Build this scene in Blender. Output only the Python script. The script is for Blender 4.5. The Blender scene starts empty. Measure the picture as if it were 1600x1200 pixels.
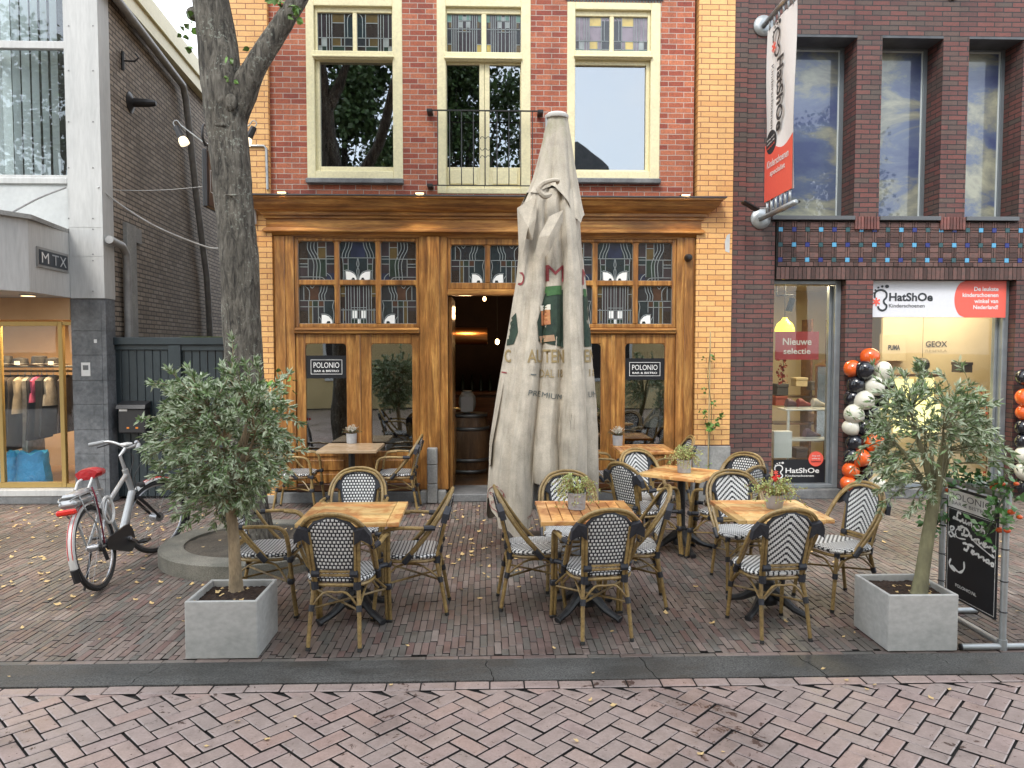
import bpy, math, random, bmesh
from mathutils import Vector, Matrix, noise
from mathutils.bvhtree import BVHTree
S = bpy.context.scene
C = S.collection
R = math.radians
random.seed(7)
# ------------------------------------------------------------------ camera, sky, sun, exposure
CH, YAW, PIT, FOC = 1.95, R(1.75), R(2.72), 1160.0
cam = bpy.data.objects.new('camera', bpy.data.cameras.new('camera')); C.objects.link(cam)
cam.location = (0, 0, CH)
cam.rotation_euler = (R(90) - PIT, 0, -YAW)
cam.data.sensor_width = 36; cam.data.lens = FOC / 1600 * 36
cam.data.clip_start = 0.05; cam.data.clip_end = 2000
S.camera = cam
S.view_settings.view_transform = 'Standard'; S.view_settings.look = 'None'
S.view_settings.gamma = 1; S.view_settings.exposure = 1.6
world = bpy.data.worlds.new('World'); S.world = world; world.use_nodes = True
nt = world.node_tree; nt.nodes.clear()
wo = nt.nodes.new('ShaderNodeOutputWorld'); bg = nt.nodes.new('ShaderNodeBackground')
sky = nt.nodes.new('ShaderNodeTexSky'); sky.sky_type = 'NISHITA'; sky.sun_disc = False
sky.sun_elevation = R(50); sky.sun_rotation = R(205); sky.air_density = 1.3; sky.dust_density = 2.0
tc = nt.nodes.new('ShaderNodeTexCoord'); nz = nt.nodes.new('ShaderNodeTexNoise')
nz.inputs['Scale'].default_value = 2.6; nz.inputs['Detail'].default_value = 6
nt.links.new(tc.outputs['Generated'], nz.inputs['Vector'])
cr = nt.nodes.new('ShaderNodeValToRGB'); cr.color_ramp.elements[0].position = .30; cr.color_ramp.elements[1].position = .54
cr.color_ramp.elements[0].color = (.22, .22, .22, 1); cr.color_ramp.elements[1].color = (.96, .96, .96, 1)
sx_ = nt.nodes.new('ShaderNodeSeparateXYZ'); nt.links.new(tc.outputs['Generated'], sx_.inputs[0])
ma = nt.nodes.new('ShaderNodeMath'); ma.operation = 'MULTIPLY_ADD'; nt.links.new(sx_.outputs['Y'], ma.inputs[0]); ma.inputs[1].default_value = .16; nt.links.new(nz.outputs['Fac'], ma.inputs[2])
nt.links.new(ma.outputs[0], cr.inputs['Fac'])
mx = nt.nodes.new('ShaderNodeMix'); mx.data_type = 'RGBA'
nt.links.new(cr.outputs['Color'], mx.inputs['Factor']); nt.links.new(sky.outputs['Color'], mx.inputs['A'])
mx.inputs['B'].default_value = (6.45, 6.75, 7.15, 1)
nt.links.new(mx.outputs['Result'], bg.inputs['Color']); bg.inputs['Strength'].default_value = 0.12
nt.links.new(bg.outputs[0], wo.inputs[0])
sun = bpy.data.objects.new('sun', bpy.data.lights.new('sun', 'SUN')); C.objects.link(sun)
sun.data.energy = 0.8; sun.data.angle = R(18); sun.data.color = (1, .97, .92)
sd = Vector((math.sin(R(205)) * math.cos(R(50)), math.cos(R(205)) * math.cos(R(50)), math.sin(R(50))))
sun.rotation_euler = sd.to_track_quat('Z', 'Y').to_euler(); sun.location = (0, -5, 20)
S.cycles.max_bounces = 6; S.cycles.diffuse_bounces = 3; S.cycles.glossy_bounces = 3; S.cycles.transparent_max_bounces = 12
S.cycles.caustics_reflective = False; S.cycles.caustics_refractive = False
S.cycles.sample_clamp_indirect = 6

# ------------------------------------------------------------------ pixel -> world helpers
cR = Vector((math.cos(YAW), -math.sin(YAW), 0))
cF = Vector((math.sin(YAW) * math.cos(PIT), math.cos(YAW) * math.cos(PIT), -math.sin(PIT)))
cU = cR.cross(cF)
FY = 9.43                                        # facade plane
def ray(px, py): return cF + cR * ((px - 800) / FOC) + cU * ((600 - py) / FOC)
def at(px, py, Y=FY):
    r = ray(px, py); t = Y / r.y
    return Vector((r.x * t, Y, CH + r.z * t))
def ax(px, Y=FY, py=560): return at(px, py, Y).x
def az(py, Y=FY, px=760): return at(px, py, Y).z
def G(px, py, z=0.0):
    r = ray(px, py); t = (z - CH) / r.z
    return Vector((r.x * t, r.y * t, z))
def W(l, d, z=0.0):
    d -= .07
    return Vector((l * math.cos(YAW) + d * math.sin(YAW), d * math.cos(YAW) - l * math.sin(YAW), z))

# ------------------------------------------------------------------ tagging
def tag(o, label=None, cat=None, group=None, kind=None):
    if label: o['label'] = label
    if cat: o['category'] = cat
    if group: o['group'] = group
    if kind: o['kind'] = kind
    return o
def thing(name, label, cat, loc=(0, 0, 0), rz=0, group=None):
    o = bpy.data.objects.new(name, None); C.objects.link(o)
    o.location = loc; o.rotation_euler = (0, 0, rz); o.empty_display_size = .1
    return tag(o, label, cat, group)
def origin_of(o):
    v = Vector((0, 0, 0))
    while o is not None:
        v += o.location; o = o.parent
    return v
def dup(root, loc, rz, label, group):
    r = root.copy(); C.objects.link(r); r.location = loc; r.rotation_euler = (0, 0, rz)
    tag(r, label, None, group)
    for ch in list(root.children):
        c = ch.copy(); C.objects.link(c); c.parent = r
        for g in list(ch.children):
            d = g.copy(); C.objects.link(d); d.parent = c
    return r

# ------------------------------------------------------------------ mesh builder
class MB:
    def __init__(s, T=None): s.v = []; s.f = []; s.m = []; s.T = T
    def add(s, vs, fs, m=0):
        b = len(s.v)
        for p in vs:
            p = Vector(p)
            s.v.append(s.T @ p if s.T else p)
        for f in fs: s.f.append([b + i for i in f]); s.m.append(m)
    def box(s, x0, x1, y0, y1, z0, z1, m=0, bev=0):
        if x0 > x1: x0, x1 = x1, x0
        if y0 > y1: y0, y1 = y1, y0
        if z0 > z1: z0, z1 = z1, z0
        if bev <= 0:
            s.add([(x0, y0, z0), (x1, y0, z0), (x1, y1, z0), (x0, y1, z0), (x0, y0, z1), (x1, y0, z1), (x1, y1, z1), (x0, y1, z1)],
                  [(0, 3, 2, 1), (4, 5, 6, 7), (0, 1, 5, 4), (1, 2, 6, 5), (2, 3, 7, 6), (3, 0, 4, 7)], m)
            return
        b = min(bev, (x1 - x0) * .45, (y1 - y0) * .45, (z1 - z0) * .45)
        vs = []; xs = (x0, x1); ys = (y0, y1); zs = (z0, z1); idx = {}
        for i in (0, 1):
            for j in (0, 1):
                for k in (0, 1):
                    si, sj, sk = (1, -1)[i], (1, -1)[j], (1, -1)[k]
                    for a in range(3):
                        p = [xs[i] + si * b, ys[j] + sj * b, zs[k] + sk * b]
                        p[a] = (xs[i], ys[j], zs[k])[a]
                        idx[(i, j, k, a)] = len(vs); vs.append(p)
        fs = []
        for i in (0, 1): fs.append([idx[(i, 0, 0, 0)], idx[(i, 1, 0, 0)], idx[(i, 1, 1, 0)], idx[(i, 0, 1, 0)]])
        for j in (0, 1): fs.append([idx[(0, j, 0, 1)], idx[(1, j, 0, 1)], idx[(1, j, 1, 1)], idx[(0, j, 1, 1)]])
        for k in (0, 1): fs.append([idx[(0, 0, k, 2)], idx[(1, 0, k, 2)], idx[(1, 1, k, 2)], idx[(0, 1, k, 2)]])
        for i in (0, 1):
            for j in (0, 1): fs.append([idx[(i, j, 0, 0)], idx[(i, j, 1, 0)], idx[(i, j, 1, 1)], idx[(i, j, 0, 1)]])
        for i in (0, 1):
            for k in (0, 1): fs.append([idx[(i, 0, k, 0)], idx[(i, 1, k, 0)], idx[(i, 1, k, 2)], idx[(i, 0, k, 2)]])
        for j in (0, 1):
            for k in (0, 1): fs.append([idx[(0, j, k, 1)], idx[(1, j, k, 1)], idx[(1, j, k, 2)], idx[(0, j, k, 2)]])
        for i in (0, 1):
            for j in (0, 1):
                for k in (0, 1): fs.append([idx[(i, j, k, 0)], idx[(i, j, k, 1)], idx[(i, j, k, 2)]])
        s.add(vs, fs, m)
    def tube(s, pts, r, n=8, m=0, cap=True, closed=False):
        pts = [Vector(p) for p in pts]
        rs = r if isinstance(r, (list, tuple)) else [r] * len(pts)
        N = len(pts); rings = []; up = None
        for i, p in enumerate(pts):
            if closed: d = pts[(i + 1) % N] - pts[i - 1]
            else: d = pts[min(i + 1, N - 1)] - pts[max(i - 1, 0)]
            if d.length < 1e-9: d = Vector((0, 0, 1))
            d.normalize()
            if up is None:
                up = Vector((0, 0, 1)) if abs(d.z) < .9 else Vector((1, 0, 0))
            a = d.cross(up)
            if a.length < 1e-6: a = d.cross(Vector((1, 0, 0)))
            a.normalize(); b = a.cross(d).normalized(); up = b
            rings.append([p + (a * math.cos(2 * math.pi * k / n) + b * math.sin(2 * math.pi * k / n)) * rs[i] for k in range(n)])
        vs = [q for rg in rings for q in rg]; fs = []
        for i in range(N if closed else N - 1):
            for k in range(n):
                j = (i + 1) % N
                fs.append((i * n + k, i * n + (k + 1) % n, j * n + (k + 1) % n, j * n + k))
        if cap and not closed: fs += [tuple(range(n))[::-1], tuple((N - 1) * n + k for k in range(n))]
        s.add(vs, fs, m)
    def lathe(s, prof, c=(0, 0, 0), n=24, m=0, T=None):
        c = Vector(c); vs = []; fs = []
        for r, z in prof:
            for k in range(n):
                a = 2 * math.pi * k / n; p = Vector((r * math.cos(a), r * math.sin(a), z))
                vs.append(c + (T @ p if T else p))
        for i in range(len(prof) - 1):
            for k in range(n): fs.append((i * n + k, i * n + (k + 1) % n, (i + 1) * n + (k + 1) % n, (i + 1) * n + k))
        if prof[0][0] > 1e-5: fs.append(tuple(range(n))[::-1])
        if prof[-1][0] > 1e-5: fs.append(tuple((len(prof) - 1) * n + k for k in range(n)))
        s.add(vs, fs, m)
    def ball(s, c, r, m=0, n=14, sc=(1, 1, 1)):
        prof = [(math.sin(math.pi * i / (n // 2 + 1)), -math.cos(math.pi * i / (n // 2 + 1))) for i in range(n // 2 + 2)]
        prof[0] = (1e-6, -1); prof[-1] = (1e-6, 1)
        T = Matrix.Diagonal((r * sc[0], r * sc[1], r * sc[2]))
        s.lathe(prof, c, n, m, T)
    def prism(s, poly, y0, y1, m=0, F=None):
        # poly in (u,v); default u->x, v->z, depth y0..y1
        F = F or (lambda u, v, w: (u, w, v)); n = len(poly)
        vs = [F(u, v, y0) for u, v in poly] + [F(u, v, y1) for u, v in poly]
        fs = [tuple(range(n)), tuple(range(2 * n - 1, n - 1, -1))]
        for i in range(n): fs.append((i, n + i, n + (i + 1) % n, (i + 1) % n))
        s.add(vs, fs, m)
    def ribbon(s, pts, w, y0, y1, m=0, F=None):
        n = len(pts); L = []; Q = []
        for i in range(n):
            a = pts[max(i - 1, 0)]; b = pts[min(i + 1, n - 1)]
            dx, dz = b[0] - a[0], b[1] - a[1]; l = math.hypot(dx, dz) or 1
            ww = w[i] if isinstance(w, (list, tuple)) else w
            L.append((pts[i][0] - dz / l * ww / 2, pts[i][1] + dx / l * ww / 2)); Q.append((pts[i][0] + dz / l * ww / 2, pts[i][1] - dx / l * ww / 2))
        for i in range(n - 1): s.prism([L[i], L[i + 1], Q[i + 1], Q[i]], y0, y1, m, F)
    def build(s, name, mats, parent=None, smooth=False, org=None, recalc=True):
        if not isinstance(mats, (list, tuple)): mats = [mats]
        o0 = Vector(org) if org is not None else (origin_of(parent) if parent else Vector((0, 0, 0)))
        me = bpy.data.meshes.new(name)
        me.from_pydata([tuple(p - o0) for p in s.v], [], s.f)
        for mt in mats: me.materials.append(mt)
        if len(mats) > 1: me.polygons.foreach_set('material_index', s.m)
        if recalc:
            bm = bmesh.new(); bm.from_mesh(me); bmesh.ops.recalc_face_normals(bm, faces=bm.faces); bm.to_mesh(me); bm.free()
        if smooth:
            me.polygons.foreach_set('use_smooth', [True] * len(me.polygons))
            try: me.set_sharp_from_angle(angle=R(40))
            except Exception: pass
        me.update()
        o = bpy.data.objects.new(name, me); C.objects.link(o)
        if parent is not None: o.parent = parent
        elif org is not None: o.location = org
        return o

def smooth_path(pts, k=4):
    pts = [Vector(p) for p in pts]; out = []
    for i in range(len(pts) - 1):
        p0 = pts[max(i - 1, 0)]; p1 = pts[i]; p2 = pts[i + 1]; p3 = pts[min(i + 2, len(pts) - 1)]
        for j in range(k):
            t = j / k
            out.append(.5 * ((2 * p1) + (p2 - p0) * t + (2 * p0 - 5 * p1 + 4 * p2 - p3) * t * t + (3 * p1 - p0 - 3 * p2 + p3) * t ** 3))
    out.append(pts[-1]); return out
def sp2(pts, k=4): return [(p.x, p.y) for p in smooth_path([(a, b, 0) for a, b in pts], k)]

# ------------------------------------------------------------------ materials
def newmat(name):
    m = bpy.data.materials.new(name); m.use_nodes = True
    return m, m.node_tree, m.node_tree.nodes['Principled BSDF']
def col(c): return (c[0], c[1], c[2], 1)
class NB:
    def __init__(s, nt): s.nt = nt
    def n(s, t): return s.nt.nodes.new(t)
    def put(s, sock, v):
        if isinstance(v, bpy.types.NodeSocket): s.nt.links.new(v, sock)
        elif v is not None: sock.default_value = v
    def m(s, op, a, b=None, c=None, clamp=False):
        x = s.n('ShaderNodeMath'); x.operation = op; x.use_clamp = clamp
        s.put(x.inputs[0], a); s.put(x.inputs[1], b); s.put(x.inputs[2], c)
        return x.outputs[0]
    def mix(s, f, a, b, mode='MIX'):
        x = s.n('ShaderNodeMix'); x.data_type = 'RGBA'; x.blend_type = mode
        s.put(x.inputs['Factor'], f); s.put(x.inputs['A'], a); s.put(x.inputs['B'], b)
        return x.outputs['Result']
    def noise(s, vec, scale, detail=4, rough=.55, dist=0):
        x = s.n('ShaderNodeTexNoise'); s.put(x.inputs['Vector'], vec)
        x.inputs['Scale'].default_value = scale; x.inputs['Detail'].default_value = detail
        x.inputs['Roughness'].default_value = rough; x.inputs['Distortion'].default_value = dist
        return x.outputs['Fac']
    def ramp(s, f, stops):
        x = s.n('ShaderNodeValToRGB'); s.put(x.inputs['Fac'], f); e = x.color_ramp.elements
        while len(e) < len(stops): e.new(.5)
        for i, (p, c) in enumerate(stops): e[i].position = p; e[i].color = col(c) if hasattr(c, '__len__') else (c, c, c, 1)
        return x.outputs['Color']
    def pos(s, kind='Object', sc=(1, 1, 1)):
        if kind == 'World': o = s.n('ShaderNodeNewGeometry').outputs['Position']
        else: o = s.n('ShaderNodeTexCoord').outputs[kind]
        if sc != (1, 1, 1):
            mp = s.n('ShaderNodeMapping'); mp.inputs['Scale'].default_value = sc; s.put(mp.inputs['Vector'], o); o = mp.outputs[0]
        return o
    def bump(s, h, strength=.3, dist=.01):
        x = s.n('ShaderNodeBump'); x.inputs['Strength'].default_value = strength; x.inputs['Distance'].default_value = dist
        s.put(x.inputs['Height'], h); return x.outputs[0]
def pm(name, c1, c2=None, scale=8, rough=.6, r2=None, metal=0, bump=0, bd=.004, st=(1, 1, 1), coord='Object', spec=None, fine=None, pal=(.35, .65), dist=0, emit=None, es=0, coat=0, island=0, oi=0):
    m, nt, b = newmat(name); N = NB(nt)
    c2 = c2 or tuple(x * .8 for x in c1)
    v = N.pos(coord, st); f = N.noise(v, scale, 5, .6, dist)
    c = N.ramp(f, [(pal[0], c1), (pal[1], c2)])
    if fine:
        f2 = N.noise(v, scale * fine[0], 3, .6)
        c = N.mix(1.0, c, N.ramp(f2, [(.3, 1 - fine[1]), (.7, 1 + fine[1] * .6)]), 'MULTIPLY')
    if island:
        ri = N.n('ShaderNodeNewGeometry').outputs['Random Per Island']
        c = N.mix(1.0, c, N.ramp(ri, [(0, 1 - island), (1, 1 + island)]), 'MULTIPLY')
    N.put(b.inputs['Base Color'], c)
    if r2 is not None: N.put(b.inputs['Roughness'], N.ramp(f, [(pal[0], rough), (pal[1], r2)]))
    else: b.inputs['Roughness'].default_value = rough
    b.inputs['Metallic'].default_value = metal
    if spec is not None: b.inputs['Specular IOR Level'].default_value = spec
    if coat: b.inputs['Coat Weight'].default_value = coat; b.inputs['Coat Roughness'].default_value = .12
    if oi: N.put(b.inputs['Base Color'], N.mix(1.0, c, N.ramp(N.n('ShaderNodeObjectInfo').outputs['Random'], [(0, 1 - oi), (1, 1 + oi)]), 'MULTIPLY'))
    if bump: N.put(b.inputs['Normal'], N.bump(N.noise(v, scale * 4, 6, .65), bump, bd))
    if emit: b.inputs['Emission Color'].default_value = col(emit); b.inputs['Emission Strength'].default_value = es
    return m
def brickmat(name, c1, c2, mortar, bw, rh, ms, axis='X', vary=.35, rough=.75, bump=.6, dark=None, moff=0, frq=2):
    m, nt, b = newmat(name); N = NB(nt)
    P = N.pos('World'); sx = N.n('ShaderNodeSeparateXYZ'); N.put(sx.inputs[0], P)
    cx = N.n('ShaderNodeCombineXYZ'); N.put(cx.inputs[0], sx.outputs[axis]); N.put(cx.inputs[1], sx.outputs['Z'])
    wob = N.noise(P, 9, 2)
    v2 = N.n('ShaderNodeVectorMath'); v2.operation = 'ADD'; N.put(v2.inputs[0], cx.outputs[0])
    w3 = N.n('ShaderNodeCombineXYZ'); ww = N.m('MULTIPLY', N.m('SUBTRACT', wob, .5), .008); N.put(w3.inputs[0], ww); N.put(w3.inputs[1], ww); N.put(v2.inputs[1], w3.outputs[0])
    t = N.n('ShaderNodeTexBrick'); N.put(t.inputs['Vector'], v2.outputs[0])
    t.inputs['Color1'].default_value = (0, 0, 0, 1); t.inputs['Color2'].default_value = (1, 1, 1, 1); t.inputs['Mortar'].default_value = (.5, .5, .5, 1)
    t.inputs['Scale'].default_value = 1; t.inputs['Mortar Size'].default_value = ms; t.inputs['Mortar Smooth'].default_value = .15
    t.inputs['Brick Width'].default_value = bw; t.inputs['Row Height'].default_value = rh; t.offset = .5; t.offset_frequency = frq
    stops = [(0, c1), (.5, c2)]
    if dark: stops = [(0, c1), (.45, c2), (.8, dark), (1, c1)]
    cb = N.ramp(t.outputs['Color'], stops)
    big = N.noise(P, .9, 4); fine = N.noise(P, 55, 4)
    cb = N.mix(1.0, cb, N.ramp(fine, [(.3, 1 - vary * .6), (.7, 1 + vary * .3)]), 'MULTIPLY')
    cc = N.mix(t.outputs['Fac'], cb, col(mortar))
    cc = N.mix(1.0, cc, N.ramp(big, [(.3, 1 - vary * .55), (.65, 1.05)]), 'MULTIPLY')
    mp = N.n('ShaderNodeMapping'); mp.inputs['Scale'].default_value = (6, 6, .5); N.put(mp.inputs['Vector'], P)
    cc = N.mix(1.0, cc, N.ramp(N.noise(mp.outputs[0], 1, 5), [(.25, 1 - vary * .5), (.5, 1)]), 'MULTIPLY')
    N.put(b.inputs['Base Color'], cc)
    N.put(b.inputs['Roughness'], N.ramp(fine, [(.3, rough - .12), (.7, rough + .1)]))
    h = N.m('ADD', N.m('MULTIPLY', t.outputs['Fac'], -1.0), N.m('MULTIPLY', fine, .35))
    N.put(b.inputs['Normal'], N.bump(h, bump, .008))
    return m
def woodmat(name, ca, cb, cc, axis='Z', rough=.32, sc=1.0, coat=.3):
    m, nt, b = newmat(name); N = NB(nt)
    s = {'Z': (14, 14, 1.1), 'X': (1.1, 14, 14), 'Y': (14, 1.1, 14)}[axis]
    v = N.pos('World', tuple(q * sc for q in s))
    f = N.noise(v, 1.4, 6, .62, .6); g = N.noise(v, 9, 4, .6, .3)
    big = N.noise(N.pos('World', {'Z': (5, 5, 1.6), 'X': (1.6, 5, 5), 'Y': (5, 1.6, 5)}[axis]), 1.3, 5, .65, .5)
    c = N.ramp(f, [(.25, ca), (.5, cb), (.72, cc)])
    c = N.mix(1.0, c, N.ramp(g, [(.3, .72), (.65, 1.1)]), 'MULTIPLY')
    c = N.mix(1.0, c, N.ramp(big, [(.3, .68), (.48, .98), (.68, 1.36)]), 'MULTIPLY')
    N.put(b.inputs['Base Color'], c); N.put(b.inputs['Roughness'], N.ramp(g, [(.3, rough - .05), (.7, rough + .18)]))
    b.inputs['Coat Weight'].default_value = coat; b.inputs['Coat Roughness'].default_value = .2
    N.put(b.inputs['Normal'], N.bump(f, .12, .003))
    return m
def glassmat(name, tint=(.9, .95, .93), refl=.18, rough=.01, boost=1.0):
    m = bpy.data.materials.new(name); m.use_nodes = True; nt = m.node_tree; nt.nodes.clear(); N = NB(nt)
    o = N.n('ShaderNodeOutputMaterial'); tr = N.n('ShaderNodeBsdfTransparent'); gl = N.n('ShaderNodeBsdfGlossy')
    tr.inputs['Color'].default_value = col(tint); gl.inputs['Roughness'].default_value = rough; gl.inputs['Color'].default_value = (.92, .96, 1, 1)
    lw = N.n('ShaderNodeLayerWeight'); lw.inputs['Blend'].default_value = .5
    f = N.m('ADD', N.m('MULTIPLY', N.m('POWER', lw.outputs['Facing'], 4.0), .9), refl + .035 * boost, None, True)
    N.put(gl.inputs['Normal'], N.bump(N.noise(N.pos('World'), 1.6, 1), .06, .02))
    ms = N.n('ShaderNodeMixShader'); N.put(ms.inputs[0], f); N.put(ms.inputs[1], tr.outputs[0]); N.put(ms.inputs[2], gl.outputs[0])
    N.put(o.inputs[0], ms.outputs[0]); return m
def plain(name, c, rough=.5, metal=0, emit=0, spec=.5):
    m, nt, b = newmat(name); N = NB(nt)
    f = N.noise(N.pos('Object'), 30, 3)
    N.put(b.inputs['Base Color'], N.mix(f, col(tuple(x * .93 for x in c)), col(tuple(min(1, x * 1.05) for x in c))))
    b.inputs['Roughness'].default_value = rough; b.inputs['Metallic'].default_value = metal; b.inputs['Specular IOR Level'].default_value = spec
    if emit: b.inputs['Emission Color'].default_value = col(c); b.inputs['Emission Strength'].default_value = emit
    return m

# ------------------------------------------------------------------ text
def textmesh(s, offset=0.0, shear=0.0, space=1.0, ext=0.0):
    cu = bpy.data.curves.new('lettering', 'FONT'); cu.body = s; cu.offset = offset; cu.shear = shear
    cu.space_character = space; cu.extrude = ext; cu.align_x = 'LEFT'; cu.resolution_u = 3
    o = bpy.data.objects.new('lettering', cu); C.objects.link(o)
    dg = bpy.context.evaluated_depsgraph_get(); dg.update()
    me = bpy.data.meshes.new_from_object(o.evaluated_get(dg))
    bpy.data.objects.remove(o); bpy.data.curves.remove(cu)
    return me
def text(s, mat, org, u, v, w=None, h=None, parent=None, name='lettering', offset=0.0, shear=0.0, align='L', lift=.004, space=1.0, project=None, rot=0):
    """letters fitted in a w x h box; org = lower-left (or centre / right if align) on a plane with axes u (reading) and v (up)."""
    me = textmesh(s, offset, shear, space)
    xs = [p.co.x for p in me.vertices]; ys = [p.co.y for p in me.vertices]
    x0, x1, y0, y1 = min(xs), max(xs), min(ys), max(ys)
    sx = (w / (x1 - x0)) if w else None; sy = (h / (y1 - y0)) if h else None
    sx = sx or sy; sy = sy or sx
    ww = (x1 - x0) * sx; ox = {'L': 0, 'C': -ww / 2, 'R': -ww}[align]
    u = Vector(u).normalized(); v = Vector(v).normalized(); nn = u.cross(v); org = Vector(org)
    if rot:
        q = Matrix.Rotation(rot, 3, nn); u = q @ u; v = q @ v
    if project:
        bm = bmesh.new(); bm.from_mesh(me)
        bmesh.ops.triangulate(bm, faces=bm.faces)
        bmesh.ops.subdivide_edges(bm, edges=[e for e in bm.edges if e.calc_length() * sx > .03], cuts=2, use_grid_fill=True)
        bm.to_mesh(me); bm.free()
    po = origin_of(parent) if parent else Vector((0, 0, 0))
    kill = set()
    for p in me.vertices:
        q = org + u * ((p.co.x - x0) * sx + ox) + v * ((p.co.y - y0) * sy) + nn * lift
        if project:
            hit = project(q)
            if hit is None: kill.add(p.index); hit = q
            q = hit
        p.co = q - po
    if kill:
        bm = bmesh.new(); bm.from_mesh(me); bm.verts.ensure_lookup_table()
        bmesh.ops.delete(bm, geom=[bm.verts[i] for i in kill], context='VERTS'); bm.to_mesh(me); bm.free()
    me.materials.clear(); me.materials.append(mat); me.name = name
    o = bpy.data.objects.new(name, me); C.objects.link(o)
    if parent: o.parent = parent
    return o

def split(o, gap=.012):
    """one object per separate piece (pieces that touch stay together)"""
    me = o.data; par_ = list(range(len(me.vertices)))
    def fd(i):
        while par_[i] != i: par_[i] = par_[par_[i]]; i = par_[i]
        return i
    for p in me.polygons:
        v0 = fd(p.vertices[0])
        for v in p.vertices[1:]: par_[fd(v)] = v0
    isl = {}
    for v in me.vertices: isl.setdefault(fd(v.index), []).append(v.index)
    L = []
    for k, vs in isl.items():
        cs = [me.vertices[i].co for i in vs]; L.append([[k], [min(q[j] for q in cs) - gap for j in range(3)], [max(q[j] for q in cs) + gap for j in range(3)]])
    ch = True
    while ch:
        ch = False
        for i in range(len(L)):
            for j in range(i + 1, len(L)):
                if all(L[i][1][q] <= L[j][2][q] and L[j][1][q] <= L[i][2][q] for q in range(3)):
                    L[i] = [L[i][0] + L[j][0], [min(x, y) for x, y in zip(L[i][1], L[j][1])], [max(x, y) for x, y in zip(L[i][2], L[j][2])]]; del L[j]; ch = True; break
            if ch: break
    if len(L) < 2: return [o]
    out = []
    for ks, _, _ in L:
        ks = set(ks); keep = [v.index for v in me.vertices if fd(v.index) in ks]; mp = {v: i for i, v in enumerate(keep)}
        fs = [p for p in me.polygons if fd(p.vertices[0]) in ks]
        m2 = bpy.data.meshes.new(me.name); m2.from_pydata([tuple(me.vertices[v].co) for v in keep], [], [[mp[v] for v in p.vertices] for p in fs])
        for mt in me.materials: m2.materials.append(mt)
        m2.polygons.foreach_set('material_index', [p.material_index for p in fs]); m2.polygons.foreach_set('use_smooth', [p.use_smooth for p in fs]); m2.update()
        q = bpy.data.objects.new(o.name.split('.')[0], m2); C.objects.link(q); q.parent = o.parent; q.location = o.location; out.append(q)
    for chd in list(o.children): chd.parent = out[0]
    bpy.data.objects.remove(o); return out
# ================================================================== THE GROUND
gY0 = G(760, 1030).y; gY1 = G(760, 1064.5).y       # kerb strip
m_joint = pm('joint_sand', (.03, .026, .022), (.012, .011, .010), 30, .95)
def paver(name, tops, stain=(.60, .64), joint=.0, big=(.42, .6), rr_=(.3, .62)):
    m, nt, b = newmat(name); N = NB(nt); P = N.pos('World')
    ri = N.n('ShaderNodeNewGeometry').outputs['Random Per Island']
    base = N.ramp(ri, tops)
    f = N.noise(P, 70, 4, .75); bg_ = N.noise(P, .75, 5, .62, .4); mid = N.noise(P, 11, 5, .7, .5); sp_ = N.noise(P, 34, 3, .6)
    c = N.mix(1.0, base, N.ramp(f, [(.3, .80), (.7, 1.14)]), 'MULTIPLY')
    c = N.mix(1.0, c, N.ramp(mid, [(.3, .78), (.6, 1.06)]), 'MULTIPLY')
    c = N.mix(1.0, c, N.ramp(bg_, [(big[0], .62), (big[1], 1.05)]), 'MULTIPLY')
    dk = N.m('ADD', N.m('MULTIPLY', mid, .62), N.m('MULTIPLY', N.m('SUBTRACT', 1.0, bg_), .38))
    st = N.ramp(dk, [(stain[0], 0), (stain[1], 1)]); s2 = N.ramp(sp_, [(.68, 0), (.72, .8)]); st = N.m('MAXIMUM', st, s2)
    c = N.mix(N.m('MULTIPLY', st, .8), c, col((.05, .024, .018)))
    N.put(b.inputs['Base Color'], c)
    r = N.m('ADD', N.m('ADD', N.ramp(mid, [(.3, rr_[0]), (.65, rr_[1])]), N.m('MULTIPLY', st, -.25)), N.m('MULTIPLY', N.m('SUBTRACT', f, .5), .3), None, True)
    N.put(b.inputs['Roughness'], r); b.inputs['Specular IOR Level'].default_value = .5
    N.put(b.inputs['Normal'], N.bump(N.m('ADD', mid, N.m('MULTIPLY', f, .6)), .4, .004)); return m
m_terr = paver('terrace_brick', [(0, (.21, .145, .125)), (.25, (.16, .15, .13)), (.5, (.24, .185, .16)), (.7, (.145, .14, .125)), (.85, (.19, .12, .105)), (1, (.28, .235, .205))], (.60, .70), 0, (.42, .60), (.30, .60))
m_road = paver('road_brick', [(0, (.315, .235, .212)), (.35, (.335, .262, .233)), (.6, (.30, .24, .215)), (.85, (.355, .268, .232)), (1, (.34, .237, .203))], (.565, .60), 0, (.36, .5), (.25, .48))
base = MB(); base.add([(-300, -300, -.016), (300, -300, -.016), (300, 300, -.016), (-300, 300, -.016)], [(0, 1, 2, 3)])
tag(base.build('ground', m_joint), kind='structure')
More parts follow.
